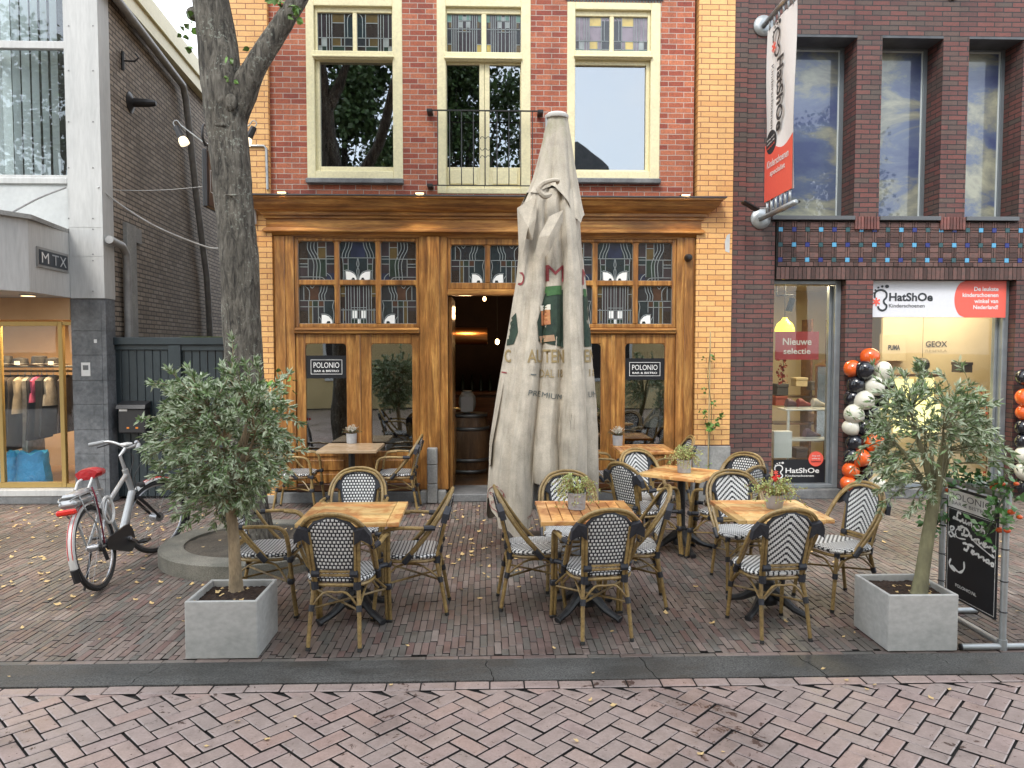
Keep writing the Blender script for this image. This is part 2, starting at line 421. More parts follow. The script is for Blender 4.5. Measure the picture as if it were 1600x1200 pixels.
def brick(mb, cx, cy, L, Wd, ang, ch=.006, dz=.0015, gap=.004, m=0, ymax=None):
    L = L / 2 - gap; Wd = Wd / 2 - gap; ca, sa = math.cos(ang), math.sin(ang)
    z = random.uniform(-dz, dz); tx, ty = random.uniform(-.007, .007), random.uniform(-.012, .012)
    def ring(l, w, c_):
        pts = [(-l + c_, -w), (l - c_, -w), (l, -w + c_), (l, w - c_), (l - c_, w), (-l + c_, w), (-l, w - c_), (-l, -w + c_)]
        return [(cx + x * ca - y * sa, cy + x * sa + y * ca, x, y) for x, y in pts]
    A, B_ = ring(L, Wd, ch * .5), ring(L - ch, Wd - ch, ch * .5)
    if ymax is not None and max(p[1] for p in A) > ymax:
        A = [(p[0], min(p[1], ymax), p[2], p[3]) for p in A]; B_ = [(p[0], min(p[1], ymax - ch), p[2], p[3]) for p in B_]
    n = 8
    vs = [(p[0], p[1], -.03) for p in A] + [(p[0], p[1], z - ch * .55 + p[2] * tx + p[3] * ty) for p in A] + [(p[0], p[1], z + p[2] * tx + p[3] * ty) for p in B_]
    fs = [tuple(range(2 * n, 3 * n))] + [(r * n + i, r * n + (i + 1) % n, (r + 1) * n + (i + 1) % n, (r + 1) * n + i) for r in (1,) for i in range(n)]
    mb.add(vs, fs, 0); b0 = len(mb.v) - len(vs)
    mb.f += [[b0 + i, b0 + (i + 1) % n, b0 + n + (i + 1) % n, b0 + n + i] for i in range(n)]; mb.m += [1] * n
t = MB(); y0 = gY0 + .058; yE = FY + .35
x = -8.6
while x < 9.4:
    yy = y0 - random.random() * .2
    wob = 0
    while yy < yE:
        L = .2
        a0 = max(yy, y0); a1 = min(yy + L, yE)
        if a1 - a0 > .03: brick(t, x + math.sin(yy * 1.7 + x * .8) * .008 + math.sin(yy * 4.1 + x * .3) * .003, (a0 + a1) / 2, a1 - a0 - .0045, .0475, math.pi / 2 + math.cos(yy * 1.3 + x) * .012, .004, .0022, .0017)
        yy += L
    x += .0475
x = -8.6
while x < 9.4: brick(t, x + .1, y0 - .030, .205, .052, 0, .004, .002, .0018); x += .205
tag(t.build('terrace_paving', [m_terr, m_joint], recalc=False), kind='structure')
t = MB(); w = .098; c45 = math.sqrt(.5)
ylim = gY1 - .125
for j in range(-90, 95):
    for mm in range(-30, 30):
        for (bx, by, bl, bw_) in ((j + 4 * mm + 1, j + .5, 2, 1), (j + 3 + 4 * mm + .5, j + 1, 1, 2)):
            X = (bx - by) * w * c45; Y = (bx + by) * w * c45 - 2.0
            if abs(X) < 5.6 and 2.3 < Y < ylim + .10:
                ang = R(45) if bl == 2 else R(135)
                brick(t, X + random.uniform(-.003, .003), Y + random.uniform(-.002, .002), .196, .098, ang + random.uniform(-.012, .012), .006, .0024, .0050, 0, ylim + .022)
tag(t.build('street_paving', [m_road, m_joint], recalc=False), kind='structure')
# sheet below the farther road, out of view
t = MB(); t.add([(-40, -5, -.008), (40, -5, -.008), (40, 2.32, -.008), (-40, 2.32, -.008)], [(0, 1, 2, 3)]); t.add([(-40, 2.32, -.008), (-5.6, 2.32, -.008), (-5.6, ylim, -.008), (-40, ylim, -.008)], [(0, 1, 2, 3)]); t.add([(5.6, 2.32, -.008), (40, 2.32, -.008), (40, ylim, -.008), (5.6, ylim, -.008)], [(0, 1, 2, 3)])
tag(t.build('road', m_road), kind='structure')
t = MB(); x = -8
while x < 9: brick(t, x + .1, gY1 - .048, .2, .1, 0, .007, .003); x += .2
tag(t.build('road_edge_bricks', [m_road, m_joint], recalc=False), kind='structure')
# gutter strip, slabs with ragged cracks
m_kerb = pm('wet_asphalt', (.062, .061, .056), (.10, .098, .09), 1.6, .5, .8, fine=(60, .9), bump=.6, bd=.002, st=(1, 2, 1), pal=(.4, .62))
t = MB(); xs = [-9, -7.1, -5.3]; 
crk = [ax(240, gY0, 1050), ax(500, gY0, 1050), ax(765, gY0, 1050), ax(1020, gY0, 1050), ax(1270, gY0, 1050), 3.9, 6.0, 9]
crk = [-9, -4.4] + [G(p, 1048).x for p in (235, 765, 1015, 1275, 1500)] + [5.2, 9]
def crack(x0, s, lean):
    rr = random.Random(s); return [(x0 + lean * (k / 8 - .5) + rr.uniform(-.012, .012), gY1 + .004 + (gY0 - .004 - gY1 - .004) * k / 8) for k in range(9)]
for i in range(len(crk) - 1):
    a = crack(crk[i], i, .1 if i == 2 else -.06); b_ = crack(crk[i + 1], i + 1, .1 if i + 1 == 2 else -.06)
    a = [(p[0] + .003, p[1]) for p in a]; b_ = [(p[0] - .003, p[1]) for p in b_]
    t.prism(a + b_[::-1], -.015, .002 + (i % 3) * .001, 0, lambda u, v, w: (u, v, w))
tag(t.build('gutter_strip', m_kerb), kind='structure')

# ================================================================== MATERIALS FOR BUILDINGS
m_red = brickmat('red_brick', (.41, .105, .052), (.56, .19, .095), (.50, .42, .36), .196, .0655, .0045, dark=(.30, .065, .04), vary=.55)
m_yel = brickmat('yellow_brick', (.72, .38, .13), (.81, .475, .18), (.26, .09, .045), .212, .0655, .0048, rough=.42, vary=.2, bump=.4)
m_yels = brickmat('yellow_brick_side', (.72, .38, .13), (.81, .475, .18), (.26, .09, .045), .212, .0655, .0048, axis='Y', rough=.42, vary=.2, bump=.4)
m_drk = brickmat('plum_brick', (.125, .058, .052), (.20, .075, .062), (.036, .034, .034), .225, .0615, .0065, dark=(.115, .085, .07), vary=.4, bump=.8)
m_drks = brickmat('plum_brick_side', (.125, .058, .052), (.20, .075, .062), (.036, .034, .034), .225, .0615, .0065, axis='Y', dark=(.115, .085, .07), vary=.4, bump=.8)
m_side = brickmat('sooty_brick', (.33, .265, .20), (.43, .355, .28), (.07, .058, .046), .21, .064, .009, axis='Y', dark=(.26, .21, .165), vary=.4, bump=.9)
m_wood = woodmat('oak_varnish', (.13, .046, .011), (.31, .135, .032), (.55, .29, .08), 'Z')
m_woodx = woodmat('oak_varnish_flat', (.13, .046, .011), (.31, .135, .032), (.55, .29, .08), 'X')
m_woodd = woodmat('oak_dark', (.055, .020, .007), (.11, .042, .014), (.19, .085, .03), 'X')
m_cream = pm('cream_paint', (.80, .73, .46), (.74, .67, .42), 5, .42, fine=(8, .12), bump=.08)
m_lead = pm('lead_flashing', (.10, .105, .11), (.06, .065, .07), 6, .5)
m_stone = pm('blue_stone', (.20, .205, .205), (.12, .125, .128), 5, .6, fine=(10, .2), bump=.25)
m_stone2 = pm('grey_stone', (.33, .33, .31), (.25, .25, .24), 4, .7, fine=(10, .2), bump=.25)
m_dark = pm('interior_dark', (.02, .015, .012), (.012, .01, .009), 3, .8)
m_iron = pm('black_iron', (.015, .015, .016), (.03, .03, .03), 20, .45)
m_glass = glassmat('window_glass', (.75, .80, .80), .20)
m_glasslow = glassmat('shop_glass', (.92, .95, .95), .0)
m_glassbl = glassmat('blind_window_glass', (.95, .98, .98), .03)
m_glassup = glassmat('upper_glass', (.45, .5, .52), .25)
m_leadc = plain('lead_came', (.25, .285, .29), .45, .2)
m_leafw = plain('opal_glass', (.82, .84, .82), .25)
GL = {}
for k, c in dict(teal=(.022, .036, .044), blue=(.028, .038, .075), purple=(.045, .036, .044), green=(.026, .046, .038), ochre=(.12, .085, .035), rust=(.08, .042, .03), slate=(.03, .034, .042), brown=(.036, .028, .026), mint=(.14, .28, .24), pale=(.34, .38, .38), yell=(.55, .42, .12), lilac=(.24, .2, .24)).items():
    GL[k] = pm('glass_' + k, c, tuple(x * .6 for x in c), 7, .1, .2, bump=.3, bd=.006, spec=.8)
GK = list(GL)
GM = [GL[k] for k in GK] + [m_leadc, m_leafw, m_dark]
LEADI, OPAL, DKI = len(GK), len(GK) + 1, len(GK) + 2

def pane(x0, x1, z0, z1, y, kind, parent, flip=False):
    """one stained-glass pane: glass cells, opal pieces and lead cames, kept in one mesh"""
    b = MB(); W_, H_ = x1 - x0, z1 - z0
    def F(u, v, w):
        if flip: u = 1 - u
        return (x0 + u * W_, y + w, z0 + v * H_)
    rr = random.Random(hash(kind) % 7 + int(x0 * 100) % 5 if False else int(abs(x0) * 37 + z0 * 11))
    def cell(a, b_, c, d, k): 
        ww = rr.uniform(-.0024, -.0016); b.prism([(a, b_), (c, b_), (c, d), (a, d)], ww, .002, GK.index(k), F)
    def ln(pts, w=.016): 
        if len(pts) > 2: pts = sp2(pts, 4)
        # ribbons in metres
        P = [(p[0] * W_, p[1] * H_) for p in pts]
        b.ribbon(P, 0.0082 * w / .016, -.0065, 0, LEADI, lambda u, v, w_: F(u / W_, v / H_, w_))
    def opal(pts): b.prism(pts, -.0045, .001, OPAL, F)
    bgk = {'A': 'slate', 'B': 'teal', 'D': 'slate', 'E': 'purple', 'G': 'teal', 'U': 'brown', 'V': 'purple', 'X': 'lilac'}[kind]
    b.prism([(0, 0), (1, 0), (1, 1), (0, 1)], 0, .008, GK.index(bgk), F)
    if kind == 'A':
        cell(0, .0, .28, .34, 'purple'); cell(0, .34, .26, .42, 'slate'); cell(0, .42, .26, .55, 'brown'); cell(.53, .55, .76, .85, 'ochre'); cell(.76, .62, 1, 1, 'purple'); cell(.53, .85, .76, 1, 'rust'); cell(.78, 0, 1, .18, 'blue'); cell(.78, .18, 1, .42, 'purple'); cell(0, .55, .25, 1, 'brown'); cell(.5, .1, .76, .55, 'green'); cell(.76, .45, 1, .6, 'teal')
        for d in (0, .09, .18): ln([(.26 + d, 1), (.25 + d, .8), (.36 + d, .6), (.42 + d, .4), (.4 + d, .1), (.4 + d, 0)])
        ln([(0, .55), (1, .55)]); ln([(.53, .55), (.53, 1)]); ln([(.76, .1), (.76, 1)]); ln([(.76, .62), (1, .62)]); ln([(0, .42), (.26, .42)]); ln([(0, .34), (.26, .34)]); ln([(.26, .1), (.26, .55)]); ln([(.53, .85), (.76, .85)]); ln([(0, .08), (.5, .08), (.66, .06), (.72, 0)]); ln([(.78, .18), (.88, .1), (.92, 0)]); ln([(.76, .42), (1, .42)])
    elif kind == 'B':
        cell(.08, .42, .23, .56, 'purple'); cell(.78, .42, .92, .56, 'purple'); cell(.08, .25, .23, .42, 'green'); cell(.78, .25, .92, .42, 'green'); cell(.3, .6, .7, 1, 'blue'); cell(0, .0, .07, .56, 'brown'); cell(.93, 0, 1, .56, 'brown')
        for s_ in (0, 1):
            q = (lambda a: 1 - a) if s_ else (lambda a: a)
            for d in (0, .09, .17): ln([(q(.18 + d), 1), (q(.15 + d), .85), (q(.08 + d), .7), (q(.06 + d), .58)])
            ln([(q(.08), .0), (q(.1), .15), (q(.08), .58)]); ln([(q(.23), .25), (q(.23), .56)]); ln([(q(.08), .42), (q(.23), .42)]); ln([(q(.08), .25), (q(.23), .25)])
            opal([(q(.17), .02), (q(.16), .23), (q(.28), .22), (q(.38), .17), (q(.45), .09), (q(.47), .0), (q(.42), .0), (q(.4), .06), (q(.35), .07), (q(.3), .0)])
            ln([(q(.14), 0), (q(.15), .25), (q(.28), .24), (q(.4), .18), (q(.49), .0)])
        ln([(0, .58), (1, .58)]); ln([(.5, .58), (.47, .4), (.53, .25), (.5, 0)]); ln([(.5, .58), (.53, .4), (.47, .25), (.5, 0)])
    elif kind in 'DG':
        cell(0, .35, .25, .6, 'purple'); cell(.27, .0, .36, .6, 'ochre'); cell(.38, .45, .52, .6, 'green'); cell(.53, .45, .68, .6, 'rust'); cell(.7, .0, .98, .6, 'teal'); cell(.13, .62, .28, 1, 'brown'); cell(.3, .62, .55, 1, 'rust' if kind == 'D' else 'slate'); cell(0, 0, .25, .33, 'brown'); cell(.38, 0, .52, .44, 'slate')
        ln([(0, .6), (1, .6)]); ln([(.26, 0), (.26, .6)]); ln([(.37, 0), (.37, .6)]); ln([(.53, 0), (.53, .6)]); ln([(.69, .3), (.69, .6)]); ln([(0, .44), (.69, .44)]); ln([(.13, .62), (.13, 1)]); ln([(.28, .62), (.28, .86), (.14, 1)]); ln([(.3, 1), (.36, .92), (.44, 1)])
        for d in (0, .08, .16): ln([(.63 + d, 1), (.6 + d, .85), (.55 + d, .75), (.56 + d, .6)])
        ln([(.97, .6), (.93, .45), (.96, .25), (.94, 0)])
        opal([(.62, 0), (.62, .23), (.72, .23), (.82, .19), (.9, .1), (.92, 0), (.87, 0), (.85, .07), (.78, .07), (.74, 0)])
        ln([(.53, .2), (.6, .1), (.6, 0)]); ln([(.6, .25), (.74, .25), (.87, .18), (.94, 0)])
    elif kind == 'E':
        for a, k in ((.0, 'brown'), (.15, 'purple'), (.82, 'brown')): cell(a, .4, a + .13, 1, k)
        cell(.33, .15, .47, .35, 'pale'); cell(.58, .15, .72, .35, 'pale'); cell(.47, .0, .57, .13, 'pale'); cell(.3, 0, .47, .13, 'green'); cell(.57, 0, .72, .13, 'green'); cell(.08, .08, .14, .35, 'ochre'); cell(.88, .08, .94, .35, 'ochre'); cell(.0, .7, .13, 1, 'ochre'); cell(.87, .7, 1, 1, 'ochre')
        opal([(.34, .15), (.46, .15), (.46, .34), (.34, .34)]); opal([(.585, .15), (.7, .15), (.7, .34), (.585, .34)]); opal([(.48, 0), (.56, 0), (.56, .12), (.48, .12)])
        for a in (.15, .23, .3, .48, .54, .73, .8, .87): ln([(a, 0), (a, 1)])
        for a in (.08, .94, .39, .65): ln([(a, .02), (a, .4 if a in (.08, .94) else 1)])
        ln([(0, .36), (1, .36)]); ln([(.3, .42), (.73, .42)]); ln([(.3, .13), (.73, .13)]); ln([(0, .78), (.15, .78)]); ln([(.87, .78), (1, .78)])
    elif kind in 'UX':
        lt = kind == 'X'
        cell(.42, .75, .75, 1, 'yell' if lt else 'ochre'); cell(.42, .36, .75, .75, 'lilac' if lt else 'brown'); cell(0, .36, .22, 1, 'lilac' if lt else 'purple'); cell(.12, .15, .25, .36, 'pale'); cell(.42, .15, .65, .36, 'yell' if lt else 'ochre'); cell(.42, 0, .75, .13, 'mint' if lt else 'green'); cell(.78, .15, 1, .36, 'slate'); cell(0, .0, .12, .15, 'mint' if lt else 'pale'); cell(.12, 0, .24, .13, 'mint' if lt else 'green'); cell(.76, .36, 1, .9, 'slate' if lt else 'teal'); cell(0, .15, .1, .36, 'brown')
        for a in (.11, .25, .33, .4, .76): ln([(a, 0), (a, 1)])
        ln([(0, .36), (1, .36)]); ln([(.42, .75), (.76, .75)]); ln([(0, .14), (.24, .14)]); ln([(.42, .14), (1, .14)]); ln([(.85, .36), (.85, .85), (.92, .97), (1, 1)]); ln([(.66, .14), (.66, .36)])
    elif kind == 'V':
        cell(0, .0, .14, .22, 'ochre'); cell(0, .22, .14, .6, 'slate'); cell(.0, .8, .13, 1, 'mint'); cell(.33, .86, .47, 1, 'mint'); cell(.56, .86, .7, 1, 'mint'); cell(.34, .66, .46, .82, 'pale'); cell(.56, .66, .68, .82, 'pale'); cell(.47, .82, .55, .95, 'pale'); cell(.86, .0, 1, .22, 'yell'); cell(.06, .66, .13, .82, 'ochre'); cell(.87, .66, .94, .82, 'ochre'); cell(.47, .56, .55, .64, 'ochre'); cell(.9, .8, 1, 1, 'mint')
        for a in (.14, .2, .26, .33, .45, .56, .66, .74, .8, .86): ln([(a, 0), (a, 1)])
        ln([(0, .62), (1, .62)]); ln([(.3, .55), (.7, .55)]); ln([(0, .22), (.14, .22)]); ln([(.86, .22), (1, .22)]); ln([(0, .8), (.14, .8)]); ln([(.33, .84), (.7, .84)])
    for e in ([(0, 0), (1, 0)], [(0, 1), (1, 1)], [(0, 0), (0, 1)], [(1, 0), (1, 1)]): ln(e, .02)
    return b.build('stained_glass', GM, parent)

def frame_ring(b, x0, x1, z0, z1, wl, wr, wb, wt, y0, y1, m=0, bev=.004):
    b.box(x0, x0 + wl, y0, y1, z0, z1, m, bev); b.box(x1 - wr, x1, y0, y1, z0, z1, m, bev)
    b.box(x0 + wl - .001, x1 - wr + .001, y0 + .0015, y1 - .0015, z0, z0 + wb, m, bev); b.box(x0 + wl - .001, x1 - wr + .001, y0 + .0015, y1 - .0015, z1 - wt, z1, m, bev)

# ================================================================== THE BISTRO HOUSE
HT = 8.6
bh = thing('brick_house', 'tall red brick house with yellow brick edges above a varnished wooden bistro front', 'building', (ax(757), FY, 0))
xl, xr = ax(422, FY, 200), ax(1084, FY, 200)
xL, xR = ax(362, FY, 200), ax(1141, FY, 400)
zc = az(309)            # top of the cornice
WIN = dict(a=(479, 629, -2, 280), b=(683, 829, -2, 303), c=(886, 1031, 4, 280))
def wz(p): return az(p)
wx = {}
for k, (p0, p1, q0, q1) in WIN.items():
    wx[k] = (ax(p0, FY, 150), ax(p1, FY, 150), az(q1, FY, (p0 + p1) / 2), az(q0, FY, (p0 + p1) / 2))
zt = wx['a'][3]
w_ = MB()
xs_ = [xl] + [q for k in 'abc' for q in wx[k][:2]] + [xr]
for i in (0, 2, 4, 6): w_.box(xs_[i], xs_[i + 1], FY, FY + .3, zc - .5, HT)
for k in 'abc':
    w_.box(wx[k][0] - .0, wx[k][1], FY, FY + .3, zt + (-.02 if k == 'c' else 0) , HT) if False else w_.box(wx[k][0], wx[k][1], FY, FY + .3, wx[k][3], HT)
    if wx[k][2] > zc - .5: w_.box(wx[k][0], wx[k][1], FY, FY + .3, zc - .5, wx[k][2])
w_.build('red_wall', m_red, bh)
# diamond panel and toothed trim above the windows
arch = MB()
for k in 'abc':
    x0, x1, _, z1 = wx[k]
    n = 30
    for i in range(n):
        a = x0 + (x1 - x0) * (i + .15) / n
        arch.box(a, a + (x1 - x0) / n * .6, FY - .012, FY + .01, z1 + .002, z1 + .028)
    arch.box(x0 - .03, x1 + .03, FY - .02, FY + .01, z1 + .028, z1 + .07)
arch.build('window_trim', m_stone, bh)
p_ = MB()
p_.box(xL, xl, FY - .07, FY + .3, zc - .02, HT, 0)
p_.box(xL, ax(430), FY - .07, FY + .3, az(770), zc - .021, 0)
p_.box(ax(1084), xR, FY - .07, FY + .3, az(696), HT, 0)
o = p_.build('corner_brickwork', [m_yel, m_yels], bh)
for f in o.data.polygons:
    if abs(f.normal.x) > .5: f.material_index = 1
g_ = MB(); g_.box(xL + .002, xL + .3, FY + .3, FY + 8, 0, HT - 1.2); g_.box(xL, xR, FY + 5.2, FY + 8, 0, HT - 1.2); g_.build('rear_wall', m_side, bh)
s_ = MB()
for x0, x1 in ((xL - .01, ax(430)), (ax(1082), xR + .01)):
    s_.box(x0, x1, FY - .09, FY + .3, az(735), az(770 if x0 < 0 else 697), 0, .008) if x0 > 0 else s_.box(x0, x1, FY - .09, FY + .3, .0, az(770), 0, .008)
    if x0 > 0: s_.box(x0 - .02, x1 + .0, FY - .13, FY + .3, 0, az(735) - .002, 0, .008)
s_.build('stone_base', m_stone2, bh)

def sash_window(k, kind):
    x0, x1, z0, z1 = wx[k]
    p0, p1 = WIN[k][:2]; pc = (p0 + p1) / 2
    fr = MB(); frame_ring(fr, x0, x1, z0, z1, .10, .12, .10, .09, FY - .012, FY + .14, 0, .006)
    f = fr.build('window_frame', m_cream, bh)
    ztr1, ztr0 = az(80, FY, pc), az(93, FY, pc)
    tr = MB(); tr.box(x0 + .09, x1 - .11, FY - .02, FY + .12, ztr0, ztr1, 0, .01); tr.box(x0 + .08, x1 - .10, FY - .045, FY + .1, ztr0 + .015, ztr0 + .04, 0, .006); tr.build('transom', m_cream, f)
    pz0, pz1 = az(78 if k == 'a' else 83, FY, pc), az(18 if k == 'a' else 24, FY, pc)
    xa, xb = ax(495 if k == 'a' else 900, FY, 50), ax(612 if k == 'a' else 1013, FY, 50); xm = (xa + xb) / 2
    us = MB(); frame_ring(us, x0 + .1, x1 - .12, ztr1, z1 - .09, xa - x0 - .1, x1 - .12 - xb, pz0 - ztr1, z1 - .09 - pz1, FY + .03, FY + .1, 0, .006)
    us.box(xm - .026, xm + .026, FY + .032, FY + .098, pz0, pz1, 0, .005); us.build('upper_sash', m_cream, f)
    pane(xa, xm - .026, pz0, pz1, FY + .06, kind, f); pane(xm + .026, xb, pz0, pz1, FY + .06, kind, f, True)
    gx0, gx1 = ax(499 if k == 'a' else 898, FY, 180), ax(616 if k == 'a' else 1010, FY, 180); gz0, gz1 = az(259 if k == 'a' else 264, FY, pc), az(94 if k == 'a' else 100, FY, pc)
    ls = MB(); frame_ring(ls, x0 + .1, x1 - .12, z0 + .1, ztr0, gx0 - x0 - .1, x1 - .12 - gx1, gz0 - z0 - .1, ztr0 - gz1, FY + .045, FY + .12, 0, .006); ls.build('lower_sash', m_cream, f)
    g = MB(); g.box(gx0, gx1, FY + .085, FY + .09, gz0, gz1); g.build('pane', m_glassup, f)
    s = MB(); s.box(x0 - .01, x1 + .01, FY - .08, FY + .05, z0 - .065, z0 - .002, 0, .01); s.build('sill', m_stone, f)
    d = MB(); d.box(x0, x1, FY + .6, FY + .65, z0, z1); d.build('dark_room_backing', m_dark, f)  # near-black sheet painted to stand in for the shade of the room
    return f
sash_window('a', 'U'); sash_window('c', 'X')
# french doors with the iron balcony rail
x0, x1, z0, z1 = wx['b']; pc = 756
fr = MB(); frame_ring(fr, x0, x1, z0, z1, .11, .12, .07, .1, FY - .012, FY + .14, 0, .006); fb = fr.build('balcony_door_frame', m_cream, bh)
ztr1, ztr0 = az(82, FY, pc), az(96, FY, pc)
tr = MB(); tr.box(x0 + .09, x1 - .1, FY - .02, FY + .12, ztr0, ztr1, 0, .01); tr.box(x0 + .09, x1 - .1, FY - .045, FY + .1, ztr0 + .015, ztr0 + .04, 0, .006); tr.build('transom', m_cream, fb)
pz0, pz1 = az(80), az(20); xa, xb = ax(698, FY, 50), ax(814, FY, 50); xm = (xa + xb) / 2
us = MB(); frame_ring(us, x0 + .11, x1 - .12, ztr1, z1 - .1, xa - x0 - .11, x1 - .12 - xb, pz0 - ztr1, z1 - .1 - pz1, FY + .03, FY + .1, 0, .006); us.box(xm - .03, xm + .03, FY + .032, FY + .098, pz0, pz1, 0, .005); us.build('upper_sash', m_cream, fb)
pane(xa, xm - .03, pz0, pz1, FY + .06, 'V', fb); pane(xm + .03, xb, pz0, pz1, FY + .06, 'V', fb, True)
for (q0, q1, s0, s1) in ((698, 749, x0 + .11, ax(757, FY, 180) - .002), (765, 813, ax(757, FY, 180) + .002, x1 - .12)):
    gx0, gx1 = ax(q0, FY, 180), ax(q1, FY, 180); gz0, gz1 = az(260), az(99)
    d = MB(); frame_ring(d, s0, s1, z0 + .07, ztr0, gx0 - s0, s1 - gx1, gz0 - z0 - .07, ztr0 - gz1, FY + .045, FY + .1, 0, .006)
    d.box(gx0 + .03, gx1 - .03, FY + .033, FY + .05, az(287), az(264), 0, .012); dd = d.build('balcony_door', m_cream, fb)
    g = MB(); g.box(gx0, gx1, FY + .075, FY + .08, gz0, gz1); g.build('pane', m_glassup, fb)
d = MB(); d.box(x0, x1, FY + .6, FY + .65, z0, z1); d.build('dark_room_backing', m_dark, fb)  # same dark sheet: room shade behind the balcony doors, put in as colour
r_ = MB(); YB = FY - .16
zt_, zb_ = at(757, 173, YB).z, at(757, 290, YB).z; rx0, rx1 = at(684, 200, YB).x, at(832, 200, YB).x
r_.box(rx0 - .1, rx1 + .1, YB - .014, YB + .014, zt_ - .006, zt_ + .006); r_.box(rx0 - .1, rx1 + .1, YB - .012, YB + .012, zb_ - .005, zb_ + .005)
for sx in (rx0 - .1, rx1 + .1):
    for z in (zt_, zb_): r_.box(sx - .035, sx + .035, YB - .01, FY + .0, z - .02, z + .02, 0, .004)
for i in range(9):
    x = rx0 + (rx1 - rx0) * i / 8
    belly = .05
    r_.tube(smooth_path([(x, YB, zt_), (x, YB, zt_ - .35), (x, YB - belly * .2, zb_ + .4), (x, YB - belly, zb_ + .15), (x, YB, zb_)], 3), .0065, 6)
xc_ = (rx0 + rx1) / 2
for zz in (0, .115, .23):
    for sx in (-1, 1):
        pts = []
        for i in range(15):
            a = i / 14 * 3.6; rr = .036 * (1 - i / 14 * .6); pts.append((xc_ + sx * (.042 - rr * math.cos(a) * .9), YB, zb_ + .34 + zz + rr * math.sin(a) * .9 * (1 if zz != .115 else -1)))
        r_.tube(pts, .004, 5)
r_.build('balcony_rail', m_iron, bh)

# ---- wooden shop front
sf = MB()
X0, X1 = ax(430), ax(1083)
def hz(p): return az(p, FY, 757)
zBandT, zBandB = hz(324), hz(364)
# mouldings as profile (depth, z) swept in x with mitred ends
def moulding(prof, x0, x1, ret=True, m=0):
    b = MB(); n = len(prof); vs = []
    for i, (d, z) in enumerate(prof): vs += [(x0 - d, FY - d, z), (x1 + d, FY - d, z), (x0 - d, FY + .02, z), (x1 + d, FY + .02, z)]
    fs = []
    for i in range(n - 1):
        a, c = i * 4, (i + 1) * 4
        fs += [(a, a + 1, c + 1, c), (a, c, c + 2, a + 2), (a + 1, a + 3, c + 3, c + 1)]
    fs += [(0, 2, 3, 1), ((n - 1) * 4, (n - 1) * 4 + 1, (n - 1) * 4 + 3, (n - 1) * 4 + 2)]
    b.add(vs, fs, m); return b
zt1 = at(757, 307, FY - .3).z
crown = [(.30, zt1), (.30, zt1 - .02), (.27, zt1 - .035), (.24, zt1 - .09), (.18, zt1 - .14), (.13, zt1 - .165), (.13, zt1 - .20), (.10, zt1 - .205), (.10, zt1 - .235), (.075, zt1 - .245), (.075, zt1 - .345), (.095, zt1 - .355), (.115, zt1 - .385), (.115, zt1 - .40), (.085, zt1 - .41), (.07, zt1 - .47), (.085, zt1 - .48), (.085, zt1 - .57), (.05, zt1 - .60), (.04, zt1 - .62), (.03, zBandB - .05)]
crown = [c for c in crown if c[1] > zBandB - .06]
zb0 = crown[-1][1]
moulding(crown, X0 + .01, X1 - .01).build('cornice', m_woodx, bh)
moulding([(.315, zt1 + .016), (.315, zt1 + .003), (.0, zt1 + .003)], X0, X1).build('lead_flashing', m_lead, bh)
zF = hz(512); zG = hz(521)
bays = [(462, 656), (700, 823), (862, 1055)]
stile = MB()
for a, b_ in ((430, 462), (656, 700), (823, 862), (1055, 1083)):
    xa, xb = ax(a), ax(b_)
    stile.box(xa, xb, FY - .03, FY + .1, .16, zb0 - .001, 0, .004)
    # raised centre board
    if b_ - a > 35: stile.box(xa + .1, xb - .1, FY - .055, FY - .028, .18, zb0 - .002, 0, .006)
    else: stile.box(xa + (.02 if a < 500 else .1), xb - (.11 if a < 500 else .02), FY - .05, FY - .028, .18, zb0 - .002, 0, .006)
stile.build('wood_pilasters', m_wood, bh)
hd = MB()
for a, b_ in bays: hd.box(ax(a), ax(b_), FY - .02, FY + .1, hz(373), zb0 - .001, 0, .004); hd.box(ax(a) - .02, ax(b_) + .02, FY - .04, FY + .0, hz(371), hz(366), 0, .008)
hd.build('header_boards', m_woodx, bh)
def panegrid(cols, rows, kinds, parent_name, bx, zlo, zhi):
    g = MB(); x0, x1 = ax(bx[0]), ax(bx[1])
    cx = [(ax(c[0]), ax(c[1])) for c in cols]; rz = [(hz(r[1]), hz(r[0])) for r in rows]
    y0, y1 = FY - .012, FY + .06
    g.box(x0, cx[0][0], y0, y1, zlo, zhi, 0, .008); g.box(cx[-1][1], x1, y0, y1, zlo, zhi, 0, .008)
    for i in range(len(cx) - 1): g.box(cx[i][1], cx[i + 1][0], y0 + .002, y1, rz[-1][0], rz[0][1], 0, .008)
    g.box(cx[0][0], cx[-1][1], y0 + .001, y1 + .001, zlo, rz[-1][0], 0, .008); g.box(cx[0][0], cx[-1][1], y0 + .001, y1 + .001, rz[0][1], zhi, 0, .008)
    for i in range(len(rz) - 1): g.box(cx[0][0], cx[-1][1], y0 + .004, y1 - .002, rz[i + 1][1], rz[i][0], 0, .008)
    # rounded upper corners
    for c in cx:
        for r in rz:
            q = .035
            for s in (0, 1):
                xx = c[s]; d = 1 if s == 0 else -1
                g.prism([(xx, r[1]), (xx + d * q, r[1]), (xx + d * q * .3, r[1] - q * .3), (xx, r[1] - q)], FY + .006, FY + .05)
    f = g.build('leaded_window', m_wood, bh)
    for j, r in enumerate(rz):
        for i, c in enumerate(cx):
            k = kinds[j][i]; pane(c[0], c[1], r[0], r[1], FY + .03, k.upper(), f, k.islower())
    return f
rows = [(378, 438), (446, 506)]
panegrid([(468, 524), (532, 588), (596, 651)], rows, ['ABa', 'DEd'], 'x', bays[0], zF, hz(373))
panegrid([(869, 925), (933, 988), (996, 1049)], rows, ['ABa', 'DEd'], 'x', bays[2], zF, hz(373))
